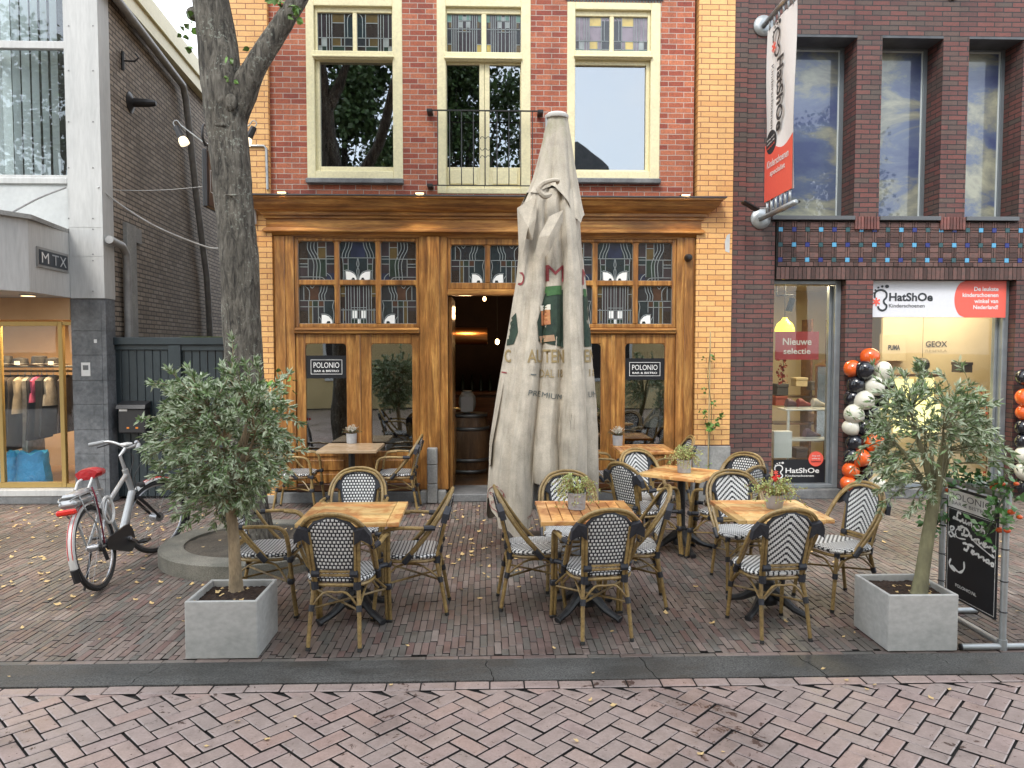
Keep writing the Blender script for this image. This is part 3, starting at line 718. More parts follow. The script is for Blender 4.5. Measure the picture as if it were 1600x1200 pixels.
panegrid([(705, 758), (766, 819)], [(383, 442)], ['Gg'], 'x', bays[1], hz(452), hz(373))
mb_ = MB()
for i in (0, 2):
    a, b_ = bays[i]; mb_.box(ax(a), ax(b_), FY - .05, FY + .06, hz(521.5), zF - .001, 0, .012); mb_.box(ax(a), ax(b_), FY - .07, FY + .02, hz(517), hz(514), 0, .008)
a, b_ = bays[1]; mb_.box(ax(a), ax(b_), FY - .05, FY + .06, hz(462), hz(452) - .001, 0, .012)
mb_.build('transom_rail', m_woodx, bh)
def door_leaf(x0, x1, g0, g1, ztop, name, knob=False):
    b = MB(); zg1, zg0 = hz(537), hz(704)
    y0, y1 = FY + .0, FY + .05
    b.box(x0, g0, y0, y1, .24, ztop, 0, .006); b.box(g1, x1, y0, y1, .24, ztop, 0, .006)
    b.box(g0, g1, y0 + .002, y1, zg1, ztop, 0, .006); b.box(g0, g1, y0 + .002, y1, zg0 - .07, zg0, 0, .006); b.box(g0, g1, y0 + .002, y1, .24, .36, 0, .006)
    b.box(g0, g1, y0 + .02, y1, .36, zg0 - .07, 0)
    b.box(g0 + .03, g1 - .03, y0 + .004, y0 + .03, .40, zg0 - .11, 0, .02)
    q = .04
    for xx, d in ((g0, 1), (g1, -1)): b.prism([(xx, zg1), (xx + d * q, zg1), (xx + d * q * .3, zg1 - q * .3), (xx, zg1 - q)], y0 + .01, y1 - .005)
    f = b.build(name, m_wood, bh)
    g = MB(); g.box(g0, g1, FY + .028, FY + .033, zg0, zg1); g.build('pane', m_glass, f)
    return f
ztop = hz(521.5) - .002
door_leaf(ax(462) + .002, ax(559), ax(477), ax(541), ztop, 'glazed_door'); door_leaf(ax(561), ax(656) - .002, ax(580), ax(644), ztop, 'glazed_door')
door_leaf(ax(862) + .002, ax(957), ax(876), ax(939), ztop, 'glazed_door'); door_leaf(ax(959), ax(1055) - .002, ax(977), ax(1039), ztop, 'glazed_door')
b = MB()
for a in (560, 958): b.box(ax(a) - .03, ax(a) + .03, FY - .02, FY + .01, .24, ztop, 0, .01)
b.build('meeting_stiles', m_wood, bh)
b = MB()
for i in (0, 2):
    a, b_ = bays[i]; b.box(ax(a), ax(b_), FY - .03, FY + .06, .14, .238, 0, .01)
b.build('bottom_rail', m_woodd, bh)
b = MB()
for (a, b_) in ((430, 697), (823, 1083)): b.box(ax(a), ax(b_), FY - .06, FY + .1, 0, .135, 0, .006)
b.box(ax(697), ax(823), FY - .05, FY + .6, 0, .10, 0, .01)
b.build('stone_plinth', m_stone, bh)
b = MB()
for a in (668, 838):
    for (q0, q1) in ((782, 752), (752, 723), (723, 697)):
        b.box(ax(a), ax(a + 15.5), FY - .17, FY - .061, max(0, hz(q0)), hz(q1) - .004, 0, .01)
    b.box(ax(a - 11), ax(a - .3), FY - .14, FY - .061, 0, hz(763), 0, .01); b.box(ax(a + 16), ax(a + 29), FY - .14, FY - .061, 0, hz(763), 0, .01)
b.build('door_stones', m_stone2, bh)
# open entrance door folded inwards, with handle
b = MB(); x = ax(701, FY + .1); b.box(x, x + .045, FY + .1, FY + .98, .11, hz(463), 0, .006); b.box(x + .045, x + .06, FY + .2, FY + .88, .3, 1.0, 0, .01)
dr = b.build('entrance_door', m_wood, bh)
b = MB(); b.tube([(x + .045, FY + .9, 1.12), (x + .11, FY + .9, 1.12), (x + .11, FY + .78, 1.12)], .011, 8); b.build('handle', plain('brass', (.6, .42, .15), .3, 1), dr)
# interior of the bistro: floor, walls, ceiling
m_flr = woodmat('bar_floor', (.07, .035, .015), (.12, .06, .025), (.16, .085, .04), 'X', .3)
m_wal = pm('bar_wall', (.06, .032, .022), (.035, .02, .015), 2, .7)
b = MB(); b.box(X0, X1, FY + .6, FY + 5, .0, .095); b.build('floor', m_flr, bh)
b = MB(); b.box(X0, X1, FY + 5, FY + 5.1, 0, zc); b.box(X0 - .1, X0, FY + .3, FY + 5, 0, zc); b.box(X1, X1 + .1, FY + .3, FY + 5, 0, zc); b.box(X0, X1, FY + .31, FY + 5, zc - .35, zc - .3)
b.build('inner_wall', m_wal, bh)
b = MB(); b.box(X0, ax(697), FY + .061 + .0, FY + .3, 0, .13); b.build('inner_sill', m_woodd, bh)
# ceiling floor for the rooms upstairs
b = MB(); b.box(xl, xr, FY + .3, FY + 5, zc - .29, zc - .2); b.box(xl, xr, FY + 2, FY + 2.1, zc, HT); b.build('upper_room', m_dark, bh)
# cornice spotlights
m_bulb = plain('warm_bulb', (1, .68, .34), .4, 0, 1.5); m_blk = plain('black_plastic', (.018, .018, .02), .4)
for px in (444, 657, 1068):
    q = at(px, 304, FY - .2)
    b = MB(); b.box(q.x - .07, q.x + .07, FY - .30, FY - .17, zt1 + .018, zt1 + .042, 0, .01); f = b.build('cornice_spotlight', m_blk, bh)
    b = MB(); b.box(q.x - .05, q.x + .05, FY - .325, FY - .301, zt1 + .021, zt1 + .036, 0, .004); b.build('lamp_lens', m_bulb, f)
    l = bpy.data.lights.new('cornice_lamp', 'SPOT'); l.energy = 4; l.color = (1, .66, .3); l.spot_size = R(120); l.shadow_soft_size = .04
    lo = bpy.data.objects.new('cornice_lamp', l); C.objects.link(lo); lo.parent = f; lo.location = (q.x - bh.location.x, FY - .34 - bh.location.y, zt1 + .03)
    lo.rotation_euler = Vector((0, -.35, 1)).to_track_quat('Z', 'Y').to_euler(); lo.rotation_euler = (R(-14), 0, 0)
# small round wall lamp
q = at(1075, 403, FY - .05)
b = MB(); T = Matrix.Rotation(R(90), 3, 'X'); b.lathe([(.0001, .09), (.03, .085), (.046, .05), (.05, 0), (.036, -.01)], (q.x, FY - .052, q.z), 20, 0, T)
tag(b.build('wall_lamp', m_blk, None, True, org=(q.x, FY - .05, q.z)), 'small round black lamp fixed at the top of the right wooden pilaster of the bistro', 'wall lamp')
# black window signs
m_sgn = plain('sign_black', (.012, .014, .018), .35); m_wht = plain('sign_white', (.8, .8, .78), .5)
for (p0, p1, q0, q1, lb) in ((478, 541, 555.5, 591, 'black window sign with white letters in the left glazed doors beside the olive tree'), (977, 1039, 560, 594, 'black window sign with white letters in the right glazed doors near the yellow brick')):
    x0, x1, z1, z0 = ax(p0), ax(p1), hz(q0), hz(q1); y = FY + .018
    t_ = thing('window_sign', lb, 'sign', ((x0 + x1) / 2, y, z0), 0, 'bistro signs in the glazed doors')
    b = MB(); b.box(x0, x1, y, y + .006, z0, z1); b.build('panel', m_sgn, t_)
    mx_, mz = (x1 - x0) * .11, (z1 - z0) * .18
    b = MB(); frame_ring(b, x0 + mx_, x1 - mx_, z0 + mz, z1 - mz, .005, .005, .005, .005, y - .003, y + .002, 0, 0); b.build('border', m_wht, t_)
    xc = (x0 + x1) / 2
    text('POLONIO', m_wht, (xc, y, z0 + (z1 - z0) * .46), (1, 0, 0), (0, 0, 1), (x1 - x0) * .64, (z1 - z0) * .24, t_, align='C')
    text('BAR & BISTRO', m_wht, (xc, y, z0 + (z1 - z0) * .28), (1, 0, 0), (0, 0, 1), (x1 - x0) * .62, (z1 - z0) * .09, t_, align='C', offset=.012)
# things in the bar
m_oak = woodmat('barrel_oak', (.09, .045, .02), (.15, .08, .035), (.2, .11, .05), 'Z', .5)
m_hoop = plain('steel_hoop', (.2, .2, .19), .4, .8)
q = Vector((ax(733, FY + 1.6) , FY + 1.6, .096))
t_ = thing('wine_barrel', 'upright oak wine barrel standing inside the open entrance', 'barrel', q)
b = MB(); b.lathe([(.25, 0), (.29, .2), (.31, .45), (.29, .7), (.25, .9), (.23, .9), (.23, .88)], q, 28); b.build('staves', m_oak, t_, True)
b = MB()
for z, r in ((.03, .262), (.2, .297), (.66, .3), (.85, .267)): b.lathe([(r, z), (r + .004, z), (r + .004, z + .05), (r, z + .05)], q, 28)
b.build('hoops', m_hoop, t_, True)
t_ = thing('vase', 'pale round vase on the wine barrel in the doorway', 'vase', q + Vector((-.03, 0, .905)))
b = MB(); b.lathe([(.05, 0), (.11, .05), (.13, .14), (.12, .24), (.08, .3), (.06, .31), (.07, .33)], q + Vector((-.03, 0, .905)), 20); b.build('vessel', plain('ceramic', (.42, .4, .34), .4), t_, True)
b = MB(); vx = q.x - .03; b.box(vx - .09, vx + .09, q.y - .155, q.y - .15, q.z + .93, q.z + 1.15); b.build('menu_card', plain('menu_card', (.45, .42, .38), .6), t_)
for i, (px, py, dy, lb) in enumerate(((778, 632 - 0, 3.2, 'glowing pendant bulb hanging just left of the closed parasol in the bar'), (748, 470, 2.0, 'small glowing ceiling bulb high inside the doorway'))):
    q2 = at(777 if i == 0 else 757, 632 - 0 if False else (534 if i == 0 else 467), FY + dy)
    t_ = thing('pendant_bulb', lb, 'lamp', q2)
    b = MB(); b.ball(q2, .035 if i == 0 else .025, 0, 12, (1, 1, 1.4)); b.build('bulb', plain('filament', (1, .6, .25), .4, 0, 6), t_, True)
    b = MB(); b.tube([q2 + Vector((0, 0, .04)), (q2.x, q2.y, zc - .35)], .005, 5); b.build('cord', m_blk, t_)
q3 = at(728, 525, FY + 2.8)
b = MB(); b.tube([(q3.x - .3, q3.y, q3.z), (q3.x + .35, q3.y, q3.z)], .14, 20); o = b.build('copper_duct', plain('copper', (.7, .33, .12), .3, 1), None, True, org=q3)
tag(o, 'glowing copper tube shade over the bar seen through the doorway', 'lamp')
l = bpy.data.lights.new('bar_lamp', 'POINT'); l.energy = 6; l.color = (1, .6, .3); l.shadow_soft_size = .1
lo = bpy.data.objects.new('bar_lamp', l); C.objects.link(lo); lo.location = (q3.x, q3.y - .6, q3.z + .35)
b = MB(); cx_ = ax(735, FY + 3.4); b.box(cx_ - .8, cx_ + 1.6, FY + 3.4, FY + 3.9, .1, 1.15, 0, .01); b.box(cx_ - .85, cx_ + 1.65, FY + 3.35, FY + 3.95, 1.151, 1.2, 0, .01)
tag(b.build('bar_counter', m_woodd, None, org=(cx_, FY + 3.4, .1)), 'dark wooden bar counter at the back of the bistro', 'counter')
m_bot = plain('bottle_glass', (.02, .03, .02), .1)
for i in range(5):
    bx = cx_ - .3 + i * .16
    b = MB(); b.lathe([(.035, 0), (.036, .16), (.012, .22), (.012, .29)], (bx, FY + 3.6, 1.205), 12)
    tag(b.build('bottle', m_bot, None, True, org=(bx, FY + 3.6, 1.205)), 'dark bottle in the row on the bar counter', 'bottle', 'bottles on the bar')
q4 = at(1022, 640, FY + .55)
t_ = thing('floor_lamp', 'floor lamp with a tall pale cone shade behind the right glazed door', 'lamp', (q4.x, q4.y, 0))
b = MB(); zc1, zc0 = at(1022, 604, FY + .55).z, at(1022, 666, FY + .55).z
b.lathe([(.10, zc1), (.145, zc0)], (q4.x, q4.y, 0), 28); b.build('lamp_shade', plain('linen_shade', (.55, .5, .42), .8), t_, True)
b = MB(); b.tube([(q4.x, q4.y, .1), (q4.x, q4.y, zc0 + .05)], .014, 8); b.lathe([(.13, .1), (.13, .12), (.02, .14)], (q4.x, q4.y, 0), 20); b.build('stand', m_blk, t_)
# ================================================================== LEFT SHOP WITH THE WHITE BAY
m_pan = pm('white_panel', (.54, .545, .53), (.42, .43, .42), 1.6, .5, fine=(9, .10), bump=.05, st=(2.5, 2.5, .35), pal=(.42, .75))
m_tile = pm('slate_tile', (.10, .11, .12), (.19, .20, .21), 4, .45, fine=(6, .3), bump=.15)
m_gold = plain('gold_frame', (.42, .29, .10), .35, .4)
m_pinst = pm('pale_plaster', (.55, .57, .56), (.48, .50, .50), 2, .6, fine=(10, .06))
AX, AY = ax(166), FY                              # corner of the side wall
wdir = Vector((math.sin(R(-5.1)), math.cos(R(-5.1)), 0))
ls = thing('shop_building', 'white panelled shop building with a long grey brown brick side wall', 'building', (AX - 1, FY, 0))
ztop_s = 6.42
b = MB(); n_ = wdir.cross(Vector((0, 0, 1)))
def sw(t, z, d=0): p = Vector((AX, AY, 0)) + wdir * t + n_ * d; return (p.x, p.y, z)
b.add([sw(0.27, 0), sw(8, 0), sw(8, ztop_s), sw(.27, ztop_s), sw(.27, 0, -.3), sw(8, 0, -.3), sw(8, ztop_s, -.3), sw(.27, ztop_s, -.3)], [(0, 1, 2, 3), (4, 7, 6, 5), (0, 4, 5, 1), (3, 2, 6, 7), (0, 3, 7, 4), (1, 5, 6, 2)])
b.build('side_wall', m_side, ls)
b = MB()
b.add([sw(.0, ztop_s, .12), sw(8.2, ztop_s, .12), sw(8.2, ztop_s + .2, .12), sw(0, ztop_s + .2, .12), sw(0, ztop_s, -.3), sw(8.2, ztop_s, -.3), sw(8.2, ztop_s + .2, -.3), sw(0, ztop_s + .2, -.3)], [(0, 1, 2, 3), (4, 7, 6, 5), (0, 4, 5, 1), (3, 2, 6, 7), (0, 3, 7, 4), (1, 5, 6, 2)])
b.add([sw(.0, ztop_s + .202, .16), sw(8.2, ztop_s + .202, .16), sw(8.2, ztop_s + .46, .16), sw(0, ztop_s + .46, .16), sw(0, ztop_s + .202, -.3), sw(8.2, ztop_s + .202, -.3), sw(8.2, ztop_s + .46, -.3), sw(0, ztop_s + .46, -.3)], [(0, 1, 2, 3), (4, 7, 6, 5), (0, 4, 5, 1), (3, 2, 6, 7), (0, 3, 7, 4), (1, 5, 6, 2)])
b.build('roof_fascia', m_cream, ls)
m_zinc = pm('zinc_pipe', (.34, .34, .33), (.24, .24, .235), 8, .5, metal=.15)
b = MB(); b.tube([sw(.1, ztop_s - .02, .1), sw(.45, ztop_s - .05, .1), sw(2.95, ztop_s - .22, .1), sw(3.1, ztop_s - .4, .1), sw(3.55, 4.6, .1), sw(4.1, 3.2, .1), sw(4.5, 0, .1)], .055, 12)
b.build('drain_pipe', m_zinc, ls, True)
b = MB(); zp = az(378, FY + .2, 175); b.tube([sw(-.02, zp, .08), sw(.35, zp - .03, .09), sw(.47, zp - .12, .09), sw(.49, zp - .3, .09), sw(.49, 0, .09)], .05, 12); b.build('drain_pipe', m_zinc, ls, True)
b = MB(); zq = 3.62
b.add([sw(.62, 0, .05), sw(.95, 0, .05), sw(.95, zq, .05), sw(.62, zq, .05), sw(.62, 0, 0), sw(.95, 0, 0), sw(.95, zq, 0), sw(.62, zq, 0)], [(0, 1, 2, 3), (4, 7, 6, 5), (0, 4, 5, 1), (3, 2, 6, 7), (0, 3, 7, 4), (1, 5, 6, 2)])
b.add([sw(.952, zq - .22, .05), sw(1.15, zq - .22, .05), sw(1.15, zq - .02, .05), sw(.952, zq - .02, .05), sw(.952, zq - .22, 0), sw(1.15, zq - .22, 0), sw(1.15, zq - .02, 0), sw(.952, zq - .02, 0)], [(0, 1, 2, 3), (4, 7, 6, 5), (0, 4, 5, 1), (3, 2, 6, 7), (0, 3, 7, 4), (1, 5, 6, 2)])
b.build('cable_duct', m_stone2, ls)
def swat(px, py, d=0):
    r = ray(px, py); o = Vector((AX, AY, 0)) + n_ * d; A = Vector((0, 0, CH))
    t = (o - A).dot(n_) / r.dot(n_); return A + r * t
q = swat(203, 160, .0); fd = n_
b = MB()
b.lathe([(.14, 0), (.14, .01), (.06, .05), (.055, .2), (.045, .3), (.03, .34)], q, 16, 0, Matrix((wdir, Vector((0, 0, 1)), n_)).transposed())
b.build('vent_cowl', m_blk, ls, True)
q = swat(192, 95, .02)
b = MB(); b.tube([q + Vector((0, 0, .12)), q - Vector((0, 0, .12))], .02, 6); b.tube([q, q + n_ * .15, q + n_ * .2 + Vector((0, 0, .05)), q + n_ * .16 + Vector((0, 0, .1))], .012, 6); b.build('wall_hook', m_iron, ls)
# corner column
xa, xb = ax(103, FY, 200), AX
b = MB(); zS = az(466, FY, 135)
b.box(xa, xb, FY, FY + .268, zS, 9)
for z in (az(355, FY, 130), az(400, FY, 130), 6.6): b.box(xa - .002, xb + .002, FY - .003, FY + .2, z, z + .006)
b.build('corner_column', m_pan, ls)
b = MB(); m_sc = plain('screw_heads', (.25, .25, .25), .4, .5)
for px in (107, 145):
    for py in (40, 110, 190, 262, 341, 358, 397, 407, 455):
        q = at(px, py, FY - .004); b.ball(q, .009, 0, 8, (1, .4, 1))
split(b.build('screw', m_sc, ls, True), .001)
b = MB(); x = ax(112, FY, 600); zz = [0, .18] + [az(p, FY, 135) for p in (708, 672, 632, 594, 555, 516)] + [zS - .002]
zz = [0, az(750, FY, 135), az(710, FY, 135), az(672, FY, 135), az(632, FY, 135), az(595, FY, 135), az(555, FY, 135), az(517, FY, 135), zS - .002]
for i in range(len(zz) - 1): b.box(x, AX - .06, FY + .02, FY + .2, zz[i] + .002, zz[i + 1] - .002, 0, .003); b.box(AX - .059, AX - .005, FY + .021 + .0, FY + .26, zz[i] + .002, zz[i + 1] - .002, 0, .003)
b.box(x + .01, AX - .01, FY + .03, FY + .25, 0, zS - .004)
b.build('tiled_pier', m_tile, ls)
# bay fascia
def bay(l0, d0): p = W(l0, d0); return (p.x, p.y)
zb0_, zb1_ = at(106, 465, FY - .02).z, at(106, 364, FY - .02).z
P0, P1, P2 = bay(-5.50, 8.08), bay(-5.36, 8.36), (xa - .004, FY - .005)
poly = [(-9, 8.0), P0, P1, P2, (P2[0], FY + .1), (-9, FY + .1)]
b = MB(); b.prism(poly, zb0_, zb1_, 0, lambda u, v, w: (u, v, w)); b.build('bay_fascia', m_pan, ls)
cxp = [(-9, 7.94), (P0[0] + .03, P0[1] - .06), (P1[0] + .06, P1[1] - .03), (P2[0] , P2[1] - .02), (P2[0], FY + .1), (-9, FY + .1)]
b = MB(); b.prism(cxp, zb1_ + .001, zb1_ + .05, 0, lambda u, v, w: (u, v, w)); b.build('bay_capping', m_stone2, ls)
# upper window
zw0, zw1 = az(277, FY, 50), 9
b = MB(); b.box(-9, xa - .003, FY + .03, FY + .2, zb1_ + .051, zw0 - .08); b.build('white_wall', m_pinst, ls)
xg = ax(101, FY, 150); zm1, zm0 = az(62, FY, 50), az(74, FY, 50)
b = MB(); b.box(-9, xa - .003, FY - .0, FY + .16, zw0 - .08, zw0, 0, .01); b.box(xg, xa - .003, FY + .03, FY + .12, zw0 + .001, 9, 0, .004); b.box(-9, xg - .001, FY + .03, FY + .11, zm0, zm1, 0, .006); b.box(-9, xg - .001, FY + .045, FY + .11, zw0 + .001, zw0 + .04, 0, .004)
wf = b.build('window_frame', m_pan, ls)
b = MB(); b.box(-9, xg, FY + .075, FY + .08, zw0, zm0); b.box(-9, xg, FY + .075, FY + .08, zm1, 9); b.build('pane', m_glassbl, wf)
b = MB(); x = -9.0; m_bl = plain('blind_fabric', (.82, .86, .85), .8)
random.seed(3)
while x < xg - .2:
    a = R(random.uniform(38, 70) + (8 if x > -5.9 else 0)); 
    if x > -5.55 and random.random() < .12: x += .1
    c_, s_ = math.cos(a) * .05, math.sin(a) * .05
    b.add([(x - c_, FY + .25 - s_, zw0 + .02), (x + c_, FY + .25 + s_, zw0 + .02), (x + c_, FY + .25 + s_, 9), (x - c_, FY + .25 - s_, 9)], [(0, 1, 2, 3)]); x += .118
b.build('vertical_blinds', m_bl, wf)
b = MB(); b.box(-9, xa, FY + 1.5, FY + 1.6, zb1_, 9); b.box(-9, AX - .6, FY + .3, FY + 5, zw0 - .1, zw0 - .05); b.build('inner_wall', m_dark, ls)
# recess and shop window
YG = FY + .12
m_warm = pm('warm_plaster', (.55, .36, .20), (.48, .30, .16), 2, .7)
xs0 = ax(112, FY, 600) - .003
zr = az(470, FY, 60)
b = MB(); b.box(-9, xs0, FY - .0, YG - .01, az(500, YG, 60), zb0_ - .002); b.build('recess_lintel', m_warm, ls)
b = MB(); z1g, z0g = at(50, 502, YG).z, at(50, 762, YG).z
xf0, xf1 = at(93, 600, YG).x, at(100, 600, YG).x
b.box(xf0, xf1, YG - .01, YG + .05, z0g, z1g, 0, .004); b.box(-9, xf0 - .001, YG - .008, YG + .05, z1g - .06, z1g, 0, .004); b.box(-9, xf0 - .001, YG - .008, YG + .05, z0g, z0g + .07, 0, .004)
b.box(xf1 + .001, xs0, YG - .006, YG + .05, z1g - .05, z1g, 0, .004); b.box(xf1 + .001, xs0, YG - .006, YG + .05, z0g, z0g + .05, 0, .004); b.box(at(0, 600, YG).x - .03, at(3, 600, YG).x, YG - .007, YG + .05, z0g + .071, z1g - .061, 0, .004)
gf = b.build('shop_window_frame', m_gold, ls)
b = MB(); b.box(-9, xf0, YG + .02, YG + .025, z0g, z1g); b.box(xf1, xs0, YG + .02, YG + .025, z0g, z1g); b.build('pane', m_glasslow, gf)
b = MB(); b.box(-9, xs0, FY - .02, YG + .1, z0g - .09, z0g - .002, 0, .01); b.build('white_sill', m_pan, ls)
b = MB(); b.box(-9, xs0, FY - .01, YG + .1, 0, z0g - .092, 0, .006); b.build('stone_base', m_stone, ls)
b = MB(); b.box(-9, AX - .3, YG + 1.9, YG + 2.0, 0, 3); b.box(-9, AX - .3, YG + .06, YG + 2, z1g + .06, z1g + .1); b.box(AX - .31, AX - .25, FY + .27, YG + 2, 0, 3); b.box(-9, AX - .3, YG + .05, YG + 2, 0, z0g - .01); b.build('shop_room', m_warm, ls)
l = bpy.data.lights.new('shop_lamp', 'AREA'); l.energy = 34; l.color = (1, .68, .38); l.size = 1.2; l.size_y = .5; l.shape = 'RECTANGLE'
lo = bpy.data.objects.new('shop_lamp', l); C.objects.link(lo); lo.location = (-5.9, YG + .32, z1g + .03)
t_ = thing('ceiling_light', 'round ceiling light set in the soffit under the white bay', 'lamp', (at(44, 462, 8.9).x, 8.9, zb0_))
q = Vector((at(44, 462, 8.9).x, 8.9, zb0_ - .012)); b = MB(); b.lathe([(.09, .012), (.09, -.004), (.075, -.006)], q, 20); b.build('ring', m_pan, t_, True); b = MB(); b.lathe([(.0001, -.007), (.074, -.007), (.074, .0)], q, 20); b.build('bulb', m_bulb, t_)
# clothing in the window
random.seed(11)
YR = YG + .55
zr_ = at(50, 580, YR).z; zsh = at(50, 571, YR).z
xe = at(125, 600, YR).x
t_ = thing('clothes_rack', 'clothes rail under a dark shelf behind the gold framed window', 'rack', (-6, YR, z0g))
b = MB(); b.tube([(-7.6, YR, zr_), (xe, YR, zr_)], .014, 8); b.tube([(xe, YR, zr_), (xe, YR, z0g)], .014, 8); b.build('rail', plain('brass_rail', (.35, .22, .09), .4, .7), t_)
b = MB(); b.box(-7.6, xe, YR - .16, YR + .2, zsh - .025, zsh, 0, .004); b.build('shelf', m_blk, t_)
cl = [(.03, .03, .035), (.055, .045, .04), (.035, .035, .05), (.09, .07, .055), (.32, .28, .22), (.025, .025, .03), (.5, .08, .2), (.04, .03, .035), (.45, .42, .38), (.03, .03, .04)]
nm = ['black', 'dark brown', 'navy', 'brown', 'sand coloured', 'black', 'pink', 'dark grey', 'pale', 'dark blue']
def garment(px, k, wd, hh, i):
    q = at(px, 600, YR); ci = cl[k]
    t2 = thing('garment', '%s %s on the rail, %s in the left shop window' % (nm[k], 'coat' if hh > .7 else 'top', ['at the far left edge', 'second from the left', 'beside a brown coat', 'in front of dark tops', 'long and narrow', 'left of the pink top', 'bright and short', 'right of the pink top', 'next to the gold post', 'right of the gold post'][i]), 'clothing', (q.x, YR, zr_), 0, 'clothes on the rail')
    b = MB(); n = 14; rings = []
    for j, (z, ww) in enumerate(((-.05, .05), (-.08, .35), (-.12, .5), (-.3, .46), (-hh * .7, .5), (-hh, .56))):
        ring = []
        for a in range(n):
            th = 2 * math.pi * a / n; rip = 1 + .16 * math.sin(a * 2.6 + i * 2) * (j / 5)
            ring.append((q.x + math.cos(th) * .055 * rip + .0, YR + math.sin(th) * wd * ww * rip, zr_ + z))
        rings.append(ring)
    b.add([p for r in rings for p in r], [(j * n + a, j * n + (a + 1) % n, (j + 1) * n + (a + 1) % n, (j + 1) * n + a) for j in range(5) for a in range(n)])
    b.build('cloth', pm('cloth_%d' % i, ci, tuple(x * .6 for x in ci), 12, .9), t2, True)
    b = MB(); b.tube([(q.x, YR, zr_ + .03), (q.x, YR - .01, zr_ - .05)], .004, 5); b.tube([(q.x, YR - wd * .22, zr_ - .1), (q.x, YR, zr_ - .05), (q.x, YR + wd * .22, zr_ - .1)], .009, 5); b.build('hanger', m_pan, t2)
for i, (px, k, wd, hh) in enumerate(((4, 0, .5, 1.0), (17, 3, .5, 1.05), (29, 1, .5, .95), (40, 4, .5, .55), (50, 8, .4, 1.1), (60, 9, .5, .9), (66, 6, .5, .4), (74, 5, .5, .85), (84, 8, .4, .45), (107, 7, .5, .8))): garment(px, k, wd, hh, i)
for i, (px, lb) in enumerate(((8, 'black felt hat at the left edge of the shop shelf'), (32, 'tall crowned black hat with a price card on the shop shelf'), (62, 'flat wide black hat in the middle of the shop shelf'), (84, 'black hat beside the gold post on the shop shelf'))):
    q = at(px, 571, YR); t2 = thing('hat', lb, 'hat', (q.x, YR, zsh), 0, 'hats on the shelf')
    b = MB(); b.lathe([(.17, .012), (.175, .02), (.12, .015), (.1, .03), (.09, .12 - (i % 2) * .03), (.06, .13 - (i % 2) * .03), (.0001, .11)], (q.x, YR, zsh), 20); b.build('felt', m_blk, t2, True)
    if i in (1, 3): b = MB(); b.box(q.x + .03, q.x + .1, YR - .18, YR - .175, zsh + .01, zsh + .06); b.build('price_card', m_wht, t2)
m_bag = pm('blue_plastic', (.03, .30, .62), (.015, .2, .46), 5, .35, bump=.8, bd=.02)
for i, (px, w2, lb) in enumerate(((14, .17, 'smaller crumpled blue plastic bag at the left in the shop window'), (52, .24, 'larger crumpled blue plastic bag below the hanging clothes'))):
    q = at(px, 740, YR - .3); b = MB()
    n = 18; vs = []; fs = []
    for j in range(9):
        v = j / 8
        for a in range(n):
            th = 2 * math.pi * a / n; r = w2 * (1 - .25 * v) * (1 + .12 * noise.noise((math.cos(th) * 2, math.sin(th) * 2 + i * 5, v * 4)))
            ex = max(abs(math.cos(th)), abs(math.sin(th)) ) ** -.4
            vs.append((q.x + math.cos(th) * r * ex, YR - .3 + math.sin(th) * r * .5 * ex, z0g + .0 + v * .42 + .03 * math.sin(a * 1.7) * v))
    for j in range(8):
        for a in range(n): fs.append((j * n + a, j * n + (a + 1) % n, (j + 1) * n + (a + 1) % n, (j + 1) * n + a))
    b.add(vs, fs + [tuple(range(8 * n, 9 * n))]); tag(b.build('plastic_bag', m_bag, None, True, org=(q.x, YR - .3, z0g)), lb, 'bag', 'blue bags in the shop window')
# MTX sign on the slanted bay panel
pa, pb = Vector((P1[0], P1[1], 0)), Vector((P2[0], P2[1], 0)); du = (pb - pa).normalized(); nn_ = du.cross(Vector((0, 0, 1)))
def onbay(px, py):
    r = ray(px, py); A = Vector((0, 0, CH)); t = (pa - A).dot(nn_) / r.dot(nn_); return A + r * t
A0, B0 = onbay(56.5, 418), onbay(105, 389)
s0 = (A0 - pa).dot(du); s1 = min((onbay(104, 400) - pa).dot(du), (pb - pa).length - .01); zlo, zhi = onbay(80, 421.5).z, onbay(80, 391).z
t_ = thing('shop_sign', 'dark rectangular sign with three light letters on the angled white bay panel', 'sign', pa + du * s0 + Vector((0, 0, zlo)))
def bayp(s, z, d): p = pa + du * s + nn_ * d; return Vector((p.x, p.y, z))
b = MB(); b.prism([(s0, zlo), (s1, zlo), (s1, zhi), (s0, zhi)], .003, .02, 0, lambda u, v, w: bayp(u, v, w)); b.build('surround', plain('steel_edge', (.35, .35, .34), .4, .6), t_)
b = MB(); e = .03; b.prism([(s0 + e, zlo + e), (s1 - e, zlo + e), (s1 - e, zhi - e), (s0 + e, zhi - e)], .018, .024, 0, lambda u, v, w: bayp(u, v, w)); b.build('panel', plain('sign_navy', (.02, .028, .04), .4), t_)
zz_ = zhi - zlo
for ch, f0, mt in (('M', .1, m_wht), ('T', .43, plain('letter_grey', (.38, .40, .42), .4)), ('X', .68, plain('letter_pale', (.5, .52, .53), .4))):
    text(ch, mt, bayp(s0 + (s1 - s0) * f0, zlo + zz_ * .24, .025), du, (0, 0, 1), (s1 - s0) * .22, zz_ * .52, t_, offset=0)
